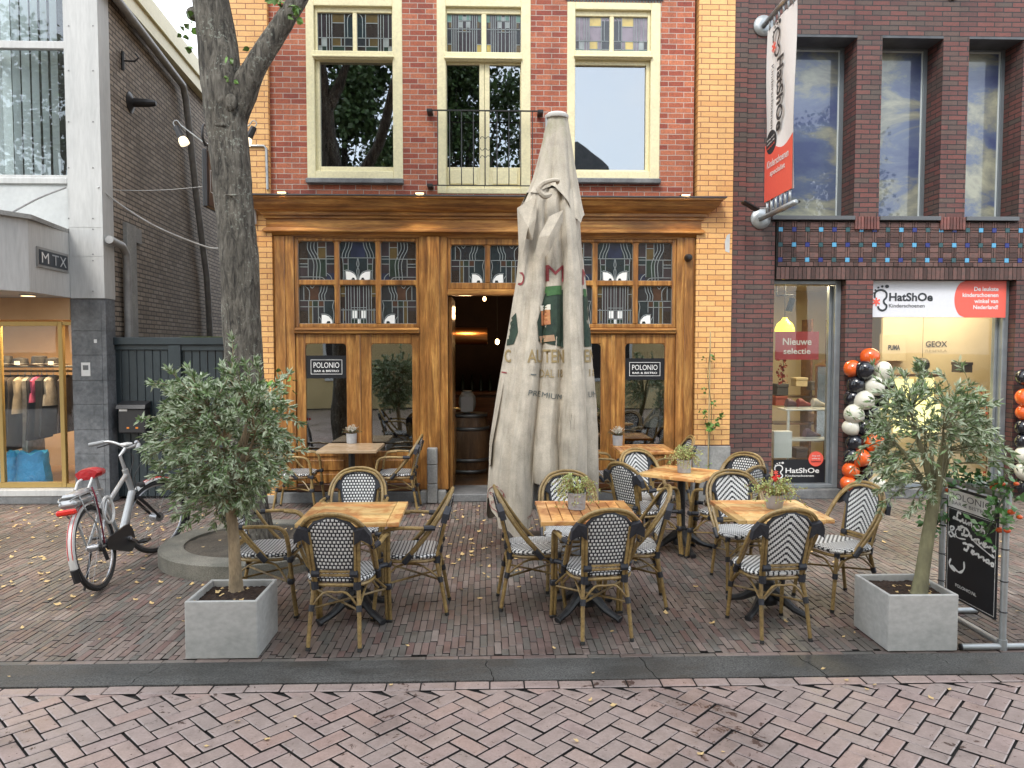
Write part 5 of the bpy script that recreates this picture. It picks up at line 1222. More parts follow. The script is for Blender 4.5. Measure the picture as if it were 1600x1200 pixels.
# ---- hanging flag of the shoe shop
XF = 3.45
def onX(px, py, X=XF): r = ray(px, py); t = X / r.x; return Vector((X, r.y * t, CH + r.z * t))
fa, fb_ = 9.27, 8.42; zt_, zb_ = 5.87, 3.77
t_ = thing('shop_flag', 'tall white and coral fabric flag hanging from wall brackets beside the dark windows', 'flag', (XF, 9.3, zb_))
b = MB(); NS = 20; vs = []
for s in (-.002, .002):
    for i in range(NS + 1):
        for j in range(9):
            yy = fa + (fb_ - fa) * j / 8; zz = zb_ + (zt_ - zb_) * i / NS; vs.append((XF + s + .012 * math.sin(j * 1.1 + i * .3), yy, zz))
K = (NS + 1) * 9; fs = []; mi = []
def red_at(i, j): return False
for s in (0, 1):
    for i in range(NS):
        for j in range(8): fs.append((s * K + i * 9 + j, s * K + i * 9 + j + 1, s * K + (i + 1) * 9 + j + 1, s * K + (i + 1) * 9 + j))
b.add(vs, fs)
fo = b.build('flag_cloth', plain('flag_white', (.80, .80, .78), .7), t_, True)
fl = 'x'
U, V_ = Vector((0, -1, 0)), Vector((0, 0, 1)); FW, FH = fa - fb_, zt_ - zb_
def FP(u, v, w=0): return Vector((XF - .0155 - w, fa - u * FW, zb_ + v * FH))
b = MB(); wav = [(0, .36)] + [(i / 10, .345 + .035 * math.cos(i / 10 * 5.2 - .4) - .02) for i in range(1, 11)]
b.prism([(0, 0), (1, 0)] + [(p[0], p[1] - .03) for p in wav[::-1]], 0, .001, 0, lambda u, v, w: FP(u, v, w)); b.build('coral_field', m_orr, t_)
logo(t_, FP(.22, .80), U, V_, .38, m_ink, m_orr, .003)
text('HatShOe', m_ink, FP(.40, .775), (0, 0, -1), (0, -1, 0), FH * .40, .17, t_, offset=.03, lift=-.0) if False else None
# rotated lettering reading downwards: reading axis = -Z, up axis = -Y*(-1)
text('HatShOe', m_ink, FP(.42, .775, .002), (0, 0, -1), (0, -1, 0), FH * .41, .2, t_, offset=.03)
text('Kinderschoenen', m_ink, FP(.22, .765, .002), (0, 0, -1), (0, -1, 0), FH * .36, .075, t_, offset=.0)
b = MB(); b.prism([(.24 + .19 * math.cos(k * math.pi / 12), .33 + .068 * math.sin(k * math.pi / 12)) for k in range(24)], .001, .002, 0, lambda u, v, w: FP(u, v, w)); b.build('black_disc', m_ink, t_)
for i, s in enumerate(('Shop ook', 'online op', 'hatshoe.nl')): text(s, m_wht if i < 2 else m_orr, FP(.24, .345 - i * .022, .003), U, V_, .24, .028, t_, align='C', offset=.015, rot=R(8))
text('Kinderschoenen', m_wht, FP(.5, .185, .003), U, V_, .66, .09, t_, align='C', offset=.015, rot=0); text('specialist', m_wht, FP(.5, .125, .003), U, V_, .46, .085, t_, align='C', offset=.015, rot=0)
m_gal = pm('galvanised', (.42, .44, .44), (.33, .35, .35), 10, .38, metal=.6)
b = MB()
for (za, up_) in ((zt_ + .13, .0), (zb_ - .17, .0)):
    b.lathe([(.13, 0), (.13, .012), (.05, .014)], (XF, FY - .002, za), 24, 0, Matrix.Rotation(R(90), 3, 'X'))
    b.tube([(XF, FY - .01, za), (XF, 8.35, za)], .033, 14)
for k in range(6):
    yy = fa - .06 - k * .14
    b.tube([(XF, yy, zt_ - .01), (XF, yy, zt_ + .12)], .012, 6); b.tube([(XF, yy, zb_ + .01), (XF, yy, zb_ - .15)], .017, 6)
b.build('bracket', m_gal, t_, True)
for s, lb in ((-1, 'left'), (1, 'right')):
    zz = zb_ - .1; t2 = thing('flag_spotlight', 'flat black spotlight on the %s end of the crossbar under the shop flag' % lb, 'spotlight', (XF + s * .1, 9.1, zz), 0, 'spotlights under the flag')
    b = MB(); b.tube([(XF + s * .02, 9.1, zz), (XF + s * .17, 9.1, zz)], .009, 6); b.build('arm', m_gal, t2)
    b = MB(); p = Vector((XF + s * .25, 9.1, zz + .03)); M3 = Matrix.Rotation(s * R(-28) if s > 0 else R(28), 3, 'Y'); b.T = Matrix.Translation(p) @ M3.to_4x4(); b.box(-.11, .11, -.07, .07, -.015, .015, 0, .01); b.build('housing', m_blk, t2)
# ================================================================== CHAIRS
m_cane = pm('bamboo_cane', (.36, .25, .095), (.21, .135, .048), 9, .38, .5, fine=(6, .35), st=(1, 1, 1), bump=.15, oi=.2)
m_wrap = pm('black_binding', (.018, .020, .026), (.03, .033, .042), 60, .5, bump=.5, bd=.002)
def weave(name, kind, ax2):
    m, nt, b = newmat(name); N = NB(nt); P = N.pos('Object'); sx = N.n('ShaderNodeSeparateXYZ'); N.put(sx.inputs[0], P)
    X = sx.outputs['X']; V = sx.outputs[ax2]
    if kind == 'dots':
        pw, ph = .026, .025
        row = N.m('DIVIDE', V, ph); ri = N.m('FLOOR', row); fv = N.m('FRACT', row)
        u = N.m('ADD', N.m('DIVIDE', X, pw), N.m('MULTIPLY', N.m('MODULO', N.m('ABSOLUTE', ri), 2.0), .5)); fu = N.m('FRACT', N.m('ADD', u, 50.0))
        a = N.m('LESS_THAN', N.m('ABSOLUTE', N.m('SUBTRACT', fu, .5)), .31); c_ = N.m('LESS_THAN', N.m('ABSOLUTE', N.m('SUBTRACT', fv, .5)), .33)
        w = N.m('MULTIPLY', a, c_); h = N.m('MULTIPLY', N.m('SINE', N.m('MULTIPLY', fu, math.pi)), N.m('SINE', N.m('MULTIPLY', fv, math.pi)))
    else:
        st = N.m('ADD', V, N.m('MULTIPLY', N.m('ABSOLUTE', X), .95 if ax2 == 'Z' else 1.1))
        # little steps of the weave
        sp = .012; xq = N.m('MULTIPLY', N.m('FLOOR', N.m('DIVIDE', N.m('ABSOLUTE', X), sp)), sp)
        st = N.m('ADD', V, N.m('MULTIPLY', xq, .95 if ax2 == 'Z' else 1.1))
        f = N.m('FRACT', N.m('ADD', N.m('DIVIDE', st, .043), 50.0)); w = N.m('LESS_THAN', f, .58)
        h = N.m('SINE', N.m('MULTIPLY', N.m('FRACT', N.m('DIVIDE', N.m('ABSOLUTE', X), sp)), math.pi))
    dirt = N.noise(N.pos('World'), 9, 5, .7)
    c = N.mix(w, col((.014, .016, .022)), N.mix(dirt, col((.56, .56, .53)), col((.90, .91, .90))))
    N.put(b.inputs['Base Color'], c); b.inputs['Roughness'].default_value = .42
    N.put(b.inputs['Normal'], N.bump(h, .6, .004)); return m
WV = {('dots', 'Z'): weave('dotted_weave', 'dots', 'Z'), ('dots', 'Y'): weave('dotted_weave_seat', 'dots', 'Y'), ('chev', 'Z'): weave('chevron_weave', 'chev', 'Z'), ('chev', 'Y'): weave('chevron_weave_seat', 'chev', 'Y')}
m_cap = plain('foot_cap', (.02, .02, .02), .6)
def lean(z): return -.195 - (z - .42) * .24        # y of the back at height z
def make_chair(kind, label):
    root = thing('bistro_chair', label, 'chair', (0, 0, 0)); arm = kind == 'dots'
    # seat
    b = MB(); n = 40; rings = []
    def sq(th, r, e=.55):
        c_, s_ = math.cos(th), math.sin(th); return (r * math.copysign(abs(c_) ** e, c_), r * .94 * math.copysign(abs(s_) ** e, s_))
    for (r, z) in ((.195, .428), (.215, .432), (.222, .445), (.216, .458), (.19, .464), (.12, .462), (.05, .460)): rings.append([(sq(2 * math.pi * k / n, r)[0], sq(2 * math.pi * k / n, r)[1], z) for k in range(n)])
    b.add([p for r in rings for p in r], [(j * n + k, j * n + (k + 1) % n, (j + 1) * n + (k + 1) % n, (j + 1) * n + k) for j in range(6) for k in range(n)] + [tuple(range(n))[::-1], tuple(range(6 * n, 7 * n))])
    b.build('seat', WV[(kind, 'Y')], root, True)
    b = MB(); b.tube([(sq(2 * math.pi * k / n, .208)[0], sq(2 * math.pi * k / n, .208)[1], .412) for k in range(n)], .012, 6, closed=True); b.build('seat_frame', m_cane, root, True)
    # outer hoop, double cane
    def hoop(off):
        L = [(-.225 - off * .4, .03, .425), (-.238 - off, -.07, .53), (-.243 - off, -.165, .655), (-.228 - off, -.238, .765), (-.165 - off * .7, -.285, .855 + off * .6), (-.085, -.302, .892 + off), (0, -.306, .902 + off)]
        return smooth_path(L + [(-x, y, z) for x, y, z in L[-2::-1]], 4)
    b = MB(); b.tube(hoop(0), .0125, 8); b.tube([p + Vector((0, .014, 0)) for p in hoop(-.024)], .0115, 8)
    b.build('back_frame', m_cane, root, True)
    # uprights of the back
    b = MB()
    for s in (-1, 1):
        for o in (0, .022): b.tube([(s * (.128 + o * .9), lean(.40) + o * .3, .40), (s * (.14 + o), lean(.6), .60), (s * (.15 + o), lean(.78), .78)], .0115, 8)
    b.tube([(-.135, lean(.505) , .505), (.135, lean(.505), .505)], .011, 8); b.tube([(-.135, lean(.505) , .481), (.135, lean(.505), .481)], .011, 8)
    b.build('back_uprights', m_cane, root, True)
    # woven back panel
    def hw(z):
        t_ = (z - .52) / .31; base = .118 + .035 * t_
        return base if t_ < .62 else base * math.sqrt(max(0, 1 - ((t_ - .62) / .385) ** 2)) ** .8
    b = MB(); nz_ = 22; nx = 8; vs = []; fs = []
    zt__ = .872
    for side in (.006, -.006):
        for i in range(nz_ + 1):
            z = .52 + (zt__ - .52) * i / nz_; h_ = max(.02, (.12 + .045 * (z - .52) / .3) * (1 if z < .74 else math.sqrt(max(.0, 1 - ((z - .74) / .134) ** 2))))
            for j in range(nx + 1):
                u = j / nx * 2 - 1; vs.append((u * h_, lean(z) + side + .014 * u * u - .004, z))
    K = (nz_ + 1) * (nx + 1)
    for s in (0, 1):
        for i in range(nz_):
            for j in range(nx):
                a = s * K + i * (nx + 1) + j; fs.append((a, a + 1, a + nx + 2, a + nx + 1))
    for i in range(nz_):
        for j in (0, nx): a = i * (nx + 1) + j; fs.append((a, a + nx + 1, K + a + nx + 1, K + a))
    for j in range(nx): a = nz_ * (nx + 1) + j; fs.append((a, a + 1, K + a + 1, K + a))
    b.add(vs, fs); b.build('backrest', WV[(kind, 'Z')], root, True)
    # black rim round the panel
    rim = []
    for i in range(0, nz_ + 1, 2):
        z = .52 + (zt__ - .52) * i / nz_; h_ = max(.02, (.12 + .045 * (z - .52) / .3) * (1 if z < .74 else math.sqrt(max(.0, 1 - ((z - .74) / .134) ** 2)))); rim.append((h_, lean(z) + .008, z))
    b = MB(); b.tube(rim + [(-x, y, z) for x, y, z in rim[::-1]], .012, 6)
    b.build('back_rim', m_wrap, root, True)
    # shoulder bindings and wraps
    b = MB()
    for s in (-1, 1):
        q = [(s * .143, lean(.71), .70), (s * .19, lean(.72) + .0, .735), (s * .252, lean(.72) + .015, .70), (s * .247, lean(.77) + .01, .765), (s * .215, lean(.82), .815), (s * .15, lean(.80), .795)]
        nrm = Vector((0, .025, .006)); b.add([Vector(p) + nrm * .9 for p in q] + [Vector(p) - nrm * .75 for p in q], [tuple(range(6)), tuple(range(11, 5, -1))] + [(i, (i + 1) % 6, 6 + (i + 1) % 6, 6 + i) for i in range(6)])
        for (p, r_) in (((s * .128, lean(.40), .40), 0), ):
            b.tube([(s * .138, lean(.405) - .002, .385), (s * .140, lean(.43), .435)], .026, 8)
        b.tube([(s * .10, lean(.505), .493), (s * .152, lean(.505), .493)], .026, 8)
        b.tube([(s * .226, .035, .405), (s * .234, -.02, .47)], .021, 8)
    split(b.build('binding', m_wrap, root), .001)
    # legs
    for s in (-1, 1):
        b = MB(); b.tube([(s * .145, -.185, .43), (s * .158, -.225, .25), (s * .17, -.27, .0)], [.0145, .0145, .0135], 8, 0); b.tube([(s * .1705, -.271, .0), (s * .168, -.265, .022)], .0155, 8, 1); b.tube([(s * .154, -.215, .285), (s * .158, -.226, .245)], .0195, 8, 2)
        b.build('leg', [m_cane, m_cap, m_wrap], root, True)
        if not arm:
            b = MB(); b.tube([(s * .19, .165, .43), (s * .197, .19, .2), (s * .205, .215, 0)], [.0145, .0145, .0135], 8); b.tube([(s * .2053, .2155, 0), (s * .2045, .213, .022)], .0155, 8, 1); b.tube([(s * .194, .18, .285), (s * .196, .187, .245)], .0195, 8, 2); b.tube([(s * .189, .162, .40), (s * .19, .165, .437)], .02, 8, 2)
            b.build('leg', [m_cane, m_cap, m_wrap], root, True)
        else:
            A = [(s * .245, -.19, .665), (s * .268, -.10, .668), (s * .272, .04, .672), (s * .27, .14, .66), (s * .266, .185, .62), (s * .262, .205, .54), (s * .26, .235, .2), (s * .262, .26, 0)]
            b = MB(); b.tube(smooth_path(A[:6], 4), .0135, 8); b.tube([(p[0] - s * .024, p[1] + .0, p[2] - .004) for p in smooth_path(A[2:6], 4)], .0125, 8)
            b.tube([(s * .245, -.19, .665), (s * .262, -.11, .668)], .02, 8, 1); b.build('armrest', [m_cane, m_wrap], root, True)
            b = MB(); b.tube(A[5:], .0135, 8); b.tube([(p[0] - s * .024, p[1], p[2]) for p in A[5:]], .0125, 8); b.box(s * .262 - .016 - s * .012 - .01, s * .262 + .016 - s * .012 + .01, .24, .275, 0, .02, 1, .004)
            for z in (.43, .27): b.box(s * .25 - .030, s * .25 + .030, .20, .244, z - .022, z + .022, 2, .008)
            b.tube([(s * .20, .17, .425), (s * .25, .215, .43)], .018, 8, 2)
            b.build('leg', [m_cane, m_cap, m_wrap], root, True)
    b = MB()
    for (p0, p1) in (((-.155, -.22, .27), (.155, -.22, .27)), ((-.195, .185, .27), (.195, .185, .27))):
        m0 = ((p0[0] + p1[0]) / 2, p0[1], .37)
        b.tube(smooth_path([p0, (p0[0] * .5, p0[1], .365), m0, (p1[0] * .5, p1[1], .365), p1], 3), .008, 6)
    for s in (-1, 1): b.tube(smooth_path([(s * .157, -.22, .27), (s * .17, -.1, .365), (s * .175, 0, .385), (s * .185, .1, .365), (s * (.195 if not arm else .245), .19, .27)], 3), .008, 6)
    b.tube([(-.157, -.22, .262), (.19 if not arm else .24, .19, .262)], .008, 6); b.tube([(.157, -.22, .252), (-.19 if not arm else -.24, .19, .252)], .008, 6)
    b.build('stretchers', m_cane, root, True)
    return root
GRP = 'bistro chairs on the terrace'
chairs = [
 ('dots', -1.14, 5.04, -4, 'dotted armchair seen from behind at the plantless front left table, nearest the street there'),
 ('dots', -1.33, 6.28, 182, 'dotted chair facing the street behind the plantless front left table'),
 ('dots', -1.83, 5.62, -90, 'dotted armchair between the left olive tree and the plantless table'),
 ('dots', -.75, 5.58, 90, 'dotted armchair on the right side of the plantless front left table'),
 ('chev', .17, 5.70, -87, 'striped chair on the left side of the front middle table, beside the parasol hem'),
 ('chev', .90, 5.72, 84, 'striped chair on the right side of the front middle table'),
 ('dots', .587, 5.17, 8, 'dotted armchair seen from behind at the front middle table, nearest the street there'),
 ('chev', .48, 6.12, 180, 'striped chair facing the street just in front of the closed parasol'),
 ('chev', 1.79, 5.18, 5, 'striped armless chair seen from behind at the front right table, nearest the street there'),
 ('chev', 2.50, 5.74, 108, 'striped chair touching the right olive tree, right of the front right table'),
 ('chev', 1.91, 6.14, 182, 'striped chair facing the street behind the front right table'),
 ('dots', 1.24, 7.03, -56, 'dotted armchair, its back to the camera, left of the rear diamond set table'),
 ('chev', 1.42, 7.55, 205, 'striped chair facing the street between the rear diamond set table and the wooden front'),
 ('dots', 1.99, 6.88, 38, 'dotted armchair on the right of the rear table, mostly hidden by a striped chair'),
 ('dots', 2.15, 7.32, 130, 'dotted chair in front of the plum brick wall, farthest right at the rear table'),
 ('dots', 1.86, 8.95, 90, 'dotted armchair against the yellow brick pillar at the right window table'),
 ('dots', 1.03, 8.9, -90, 'dotted armchair peeping out from behind the parasol at the right window table'),
 ('dots', -1.40, 9.05, 88, 'chair right of the pale window table, against the wooden front by the entrance'),
 ('dots', -2.60, 9.05, -90, 'chair left of the pale window table, half hidden by the left olive tree'),
]
proto = {}
for kind, l, d, rot, lb in chairs:
    p = W(l, d)
    if kind not in proto: proto[kind] = r_ = make_chair(kind, lb); r_['group'] = GRP; r_.location = p; r_.rotation_euler = (0, 0, R(rot))
    else: dup(proto[kind], p, R(rot), lb, GRP)

# ================================================================== TABLES
def tablewood(name, a, c_, g, axis):
    m, nt, b = newmat(name); N = NB(nt); P = N.pos('Object', {'X': (1.2, 10, 10), 'Y': (10, 1.2, 10)}[axis])
    f = N.noise(P, 2.2, 6, .6, 1.0); blot = N.noise(N.pos('Object'), 6, 4, .6, .6); ri = N.n('ShaderNodeNewGeometry').outputs['Random Per Island']
    c = N.ramp(f, [(.3, a), (.7, c_)]); c = N.mix(N.ramp(blot, [(.42, 0), (.58, .95)]), c, col(g))
    c = N.mix(1.0, c, N.ramp(ri, [(0, .74), (1, 1.2)]), 'MULTIPLY'); N.put(b.inputs['Base Color'], c)
    N.put(b.inputs['Roughness'], N.ramp(blot, [(.4, .28), (.6, .5)])); b.inputs['Coat Weight'].default_value = .25; b.inputs['Coat Roughness'].default_value = .15
    N.put(b.inputs['Normal'], N.bump(f, .15, .002)); return m
m_tA = tablewood('pine_top', (.72, .46, .17), (.82, .57, .25), (.54, .23, .07), 'X')
m_tA2 = tablewood('pine_top_end', (.72, .46, .17), (.82, .57, .25), (.48, .19, .06), 'Y')
m_tB = tablewood('teak_top', (.68, .34, .10), (.76, .43, .16), (.38, .14, .04), 'Y')
m_tB2 = tablewood('teak_top_edge', (.68, .34, .10), (.76, .43, .16), (.38, .14, .04), 'X')
m_tC = tablewood('ash_top', (.50, .36, .22), (.56, .42, .27), (.46, .32, .19), 'X')
m_cast = pm('cast_iron', (.015, .016, .018), (.03, .032, .035), 30, .4, bump=.4, bd=.003)
def table(l, d, size, rot, style, lb, zt=.76):
    p = W(l, d); t_ = thing('bistro_table', lb, 'table', (0, 0, 0), 0, 'tables on the terrace'); h = size / 2
    b = MB(); th = .03
    if style == 'A':
        n = 9; e = .085
        for i in range(n): y0_ = -h + size * i / n; b.box(-h + e, h - e, y0_ + .0012, y0_ + size / n - .0012, zt - th, zt, 0, .002)
        b.box(-h, -h + e - .003, -h, h, zt - th, zt, 1, .003); b.box(h - e + .003, h, -h, h, zt - th, zt, 1, .003); b.build('tabletop', [m_tA, m_tA2], t_)
    elif style == 'B':
        n = 9
        for i in range(n): x_ = -h + size * i / n; b.box(x_ + .003, x_ + size / n - .003, -h + .03, h - .03, zt - th, zt, 0, .003)
        b.box(-h, h, -h, -h + .028, zt - th, zt, 1, .003); b.box(-h, h, h - .028, h, zt - th, zt, 1, .003); b.build('tabletop', [m_tB, m_tB2], t_)
    elif style == 'D':
        n = 8; e = .06
        for i in range(n): y0_ = -h + e + (size - 2 * e) * i / n; b.box(-h + e, h - e, y0_ + .002, y0_ + (size - 2 * e) / n - .002, zt - th, zt, 0, .002)
        b.box(-h, -h + e - .003, -h, h, zt - th, zt, 1, .003); b.box(h - e + .003, h, -h, h, zt - th, zt, 1, .003); b.box(-h + e, h - e, -h, -h + e - .003, zt - th, zt, 0, .003); b.box(-h + e, h - e, h - e + .003, h, zt - th, zt, 0, .003); b.build('tabletop', [m_tA, m_tA2], t_)
    else: b.box(-h, h, -h, h, zt - .035, zt, 0, .004); b.build('tabletop', m_tC, t_)
    b = MB(); b.box(-.09, .09, -.09, .09, zt - th - .012, zt - th - .001, 0, .003); b.tube([(0, 0, .1), (0, 0, zt - th - .01)], .038 if style != 'C' else .04, 16); b.lathe([(.06, .12), (.075, .16), (.045, .2), (.05, .22), (.04, .24)], n=16)
    b.build('pedestal', m_cast, t_, True)
    b = MB()
    for k in range(4):
        a = R(45 + 90 * k); ca, sa = math.cos(a), math.sin(a)
        b.tube(smooth_path([(ca * .03, sa * .03, .17), (ca * .11, sa * .11, .12), (ca * .2, sa * .2, .06), (ca * .29, sa * .29, .03), (ca * .32, sa * .32, .02)], 3), [.05, .046, .042, .038, .034, .031, .028, .026, .024, .024, .026, .028, .026], 8)
    b.lathe([(.0, .05), (.08, .06), (.085, .1), (.05, .15)], n=12); b.build('base', m_cast, t_, True)
    t_.location = p; t_.rotation_euler = (0, 0, R(rot)); return p
T1 = table(-1.145, 5.44, .705, 1, 'A', 'plantless pine table in front left, its boards running sideways')
T2 = table(.54, 5.49, .70, 0, 'B', 'orange slatted table in front middle with a trailing succulent on it')
T3 = table(1.905, 5.53, .68, 0, 'D', 'framed wooden table in front right with a plain grey pot on it')
T4 = table(1.64, 7.2, .64, -38, 'D', 'diamond set wooden table farther back in front of the grey stone pillar foot')
T5 = table(1.57, 8.95, .66, 0, 'B', 'slatted table under the right glazed doors, half behind the parasol')
T6 = table(-1.95, 9.05, .70, 0, 'C', 'pale ash table against the left glazed doors')

# ---- potted plants on tables
m_pot = pm('grey_pot', (.42, .43, .44), (.34, .35, .36), 20, .6, bump=.2)
m_pot2 = plain('grey_pot_smooth', (.34, .35, .37), .5); m_soil = pm('soil', (.06, .035, .022), (.025, .016, .012), 40, .95, bump=1.0, bd=.01)
m_suc = pm('succulent_leaf', (.46, .50, .18), (.30, .38, .13), 30, .55, island=.35); m_pnk = pm('pinkish_stem', (.38, .2, .12), (.25, .16, .07), 30, .6)
m_hea = pm('heather_green', (.06, .09, .04), (.035, .06, .03), 30, .7, island=.4); m_whf = plain('white_flower', (.68, .66, .56), .7); m_rdf = plain('red_flower', (.7, .04, .03), .5)
def pot(px, py, T, kind, lb, r=.062, h=.125, zt=.76, seed=0):
    base = G(px, py, zt + .001); rr = random.Random(seed); t_ = thing('potted_plant', lb, 'potted plant', base, 0, 'small pots on the tables')
    b = MB()
    if kind != 'smooth':
        prof = [(r * .88, 0)]; n = 12
        for i in range(n): z = h * i / n; q = r * (.9 + .1 * i / n); prof += [(q, z + .001), (q + .0025, z + h / n * .5), (q, z + h / n - .001)]
    else: prof = [(r * .82, 0), (r * .86, .004), (r, h * .6), (r, h)]
    prof += [(r + .001, h), (r - .006, h), (r - .008, h - .02)]; b.lathe(prof, base, 28); b.build('pot', m_pot2 if kind == 'smooth' else m_pot, t_, True)
    b = MB(); b.lathe([(.0001, h - .012), (r - .007, h - .016)], base, 20); b.build('soil', m_soil, t_)
    b = MB(); top = base + Vector((0, 0, h))
    def leaf(p, s, m=0):
        e1 = Vector((rr.uniform(-1, 1), rr.uniform(-1, 1), rr.uniform(-.6, 1))).normalized(); e2 = e1.cross(Vector((rr.uniform(-1, 1), rr.uniform(-1, 1), .5))).normalized()
        b.add([p, p + e1 * s * .5 + e2 * s * .3, p + e1 * s, p + e1 * s * .5 - e2 * s * .3], [(0, 1, 2, 3)], m)
    if kind in ('trail', 'smooth'):
        for k in range(46):
            a = rr.uniform(0, 6.28); L = rr.uniform(.08, .19) * (1.25 if kind == 'smooth' else 1); up = rr.uniform(.03, .13); dr = rr.uniform(-.12, .04)
            pts = smooth_path([top + Vector((math.cos(a) * r * .5, math.sin(a) * r * .5, -.01)), top + Vector((math.cos(a) * L * .5, math.sin(a) * L * .5, up)), top + Vector((math.cos(a) * L, math.sin(a) * L, max(dr + up * .5, -h + .012)))], 5)
            b.tube(pts, .0016, 4, 1)
            for p in pts[1:]:
                for _ in range(4): leaf(p + Vector((rr.uniform(-.01, .01), rr.uniform(-.01, .01), rr.uniform(-.008, .01))), rr.uniform(.010, .021))
        if kind == 'smooth':
            for _ in range(5):
                p = top + Vector((rr.uniform(-.01, .05), rr.uniform(-.05, .02), rr.uniform(.1, .13)))
                for _ in range(8): leaf(p, .028, 2)
    else:
        for k in range(90):
            a = rr.uniform(0, 6.28); el = rr.uniform(.1, 1.5); L = rr.uniform(.05, .115) * (1.0 if el > .6 else 1.15)
            d_ = Vector((math.cos(a) * math.cos(el), math.sin(a) * math.cos(el), math.sin(el))); q = top + d_ * L; b.tube([top - Vector((0, 0, .01)), q], .0013, 3, 1)
            wh = el > .55
            for t2 in (.4, .6, .75, .9, 1):
                for _ in range(3): leaf(top + d_ * L * t2, rr.uniform(.008, .016), 2 if wh and t2 > .55 else 0)
    b.build('plant', [m_suc if kind != 'heath' else m_hea, m_pnk, m_rdf if kind == 'smooth' else m_whf], t_, recalc=False)
pot(901, 795, T2, 'trail', 'ribbed grey pot of trailing pale succulent on the orange slatted front table', .068, .125, seed=1)
pot(1210, 794, T3, 'smooth', 'plain smooth grey pot with trailing plant and a red bloom on the front right table', .066, .105, seed=2)
pot(1069, 738, T4, 'trail', 'ribbed grey pot with reddish trailing plant on the rear diamond set table', .068, .125, seed=3)
pot(965, 696, T5, 'heath', 'grey pot of white heather on the window table beside the parasol', .062, .125, seed=4)
pot(549.5, 692.5, T6, 'heath', 'grey pot of white heather on the pale ash window table', .066, .125, seed=5)

# ================================================================== PLANTERS AND OLIVE TREES
m_conc = pm('planter_concrete', (.50, .50, .475), (.40, .405, .385), 2.6, .6, fine=(9, .14), bump=.12, st=(1, 1, 1.4))
m_bark = pm('olive_bark', (.36, .27, .16), (.21, .16, .10), 14, .8, st=(1, 1, .35), bump=.5, bd=.006, fine=(5, .25)); m_bark2 = pm('olive_bark_green', (.23, .22, .12), (.13, .12, .07), 14, .85, st=(1, 1, .35), bump=.6, bd=.008)
def leafmat(name, a, c_, rough=.42):
    m, nt, b = newmat(name); N = NB(nt); g = N.n('ShaderNodeNewGeometry'); c = N.ramp(g.outputs['Random Per Island'], [(0, tuple(x * .6 for x in a)), (.5, a), (1, tuple(min(1, x * 1.7) for x in a))])
    c = N.mix(g.outputs['Backfacing'], c, col(c_)); N.put(b.inputs['Base Color'], c); b.inputs['Roughness'].default_value = rough
    return m
m_ol = leafmat('olive_leaf', (.16, .235, .10), (.42, .48, .33)); 
def planter(l0, l1, d0, h, lb):
    a = W((l0 + l1) / 2, d0 + .225); t_ = thing('planter', lb, 'planter', a, 0, 'concrete planters with olive trees'); w2 = (l1 - l0) / 2; x, y = a.x, a.y
    b = MB(); tk = .022
    b.box(x - w2, x + w2, y - w2, y - w2 + tk, .004, h, 0, .005); b.box(x - w2, x + w2, y + w2 - tk, y + w2, .004, h, 0, .005); b.box(x - w2 + .0007, x - w2 + tk, y - w2 + tk - .003, y + w2 - tk + .003, .004, h - .0006, 0, .004); b.box(x + w2 - tk, x + w2 - .0007, y - w2 + tk - .003, y + w2 - tk + .003, .004, h - .0006, 0, .004)
    b.build('box', m_conc, t_)
    b = MB(); n = 26; vs = []
    for i in range(n + 1):
        for j in range(n + 1):
            u, v = i / n * 2 - 1, j / n * 2 - 1; vs.append((x + u * (w2 - tk + .001), y + v * (w2 - tk + .001), h - .045 + .014 * noise.noise((i * .7, j * .7, l0)) + .02 * (1 - max(abs(u), abs(v)))))
    b.add(vs, [(i * (n + 1) + j, (i + 1) * (n + 1) + j, (i + 1) * (n + 1) + j + 1, i * (n + 1) + j + 1) for i in range(n) for j in range(n)]); b.build('soil', m_soil, t_)
    return a
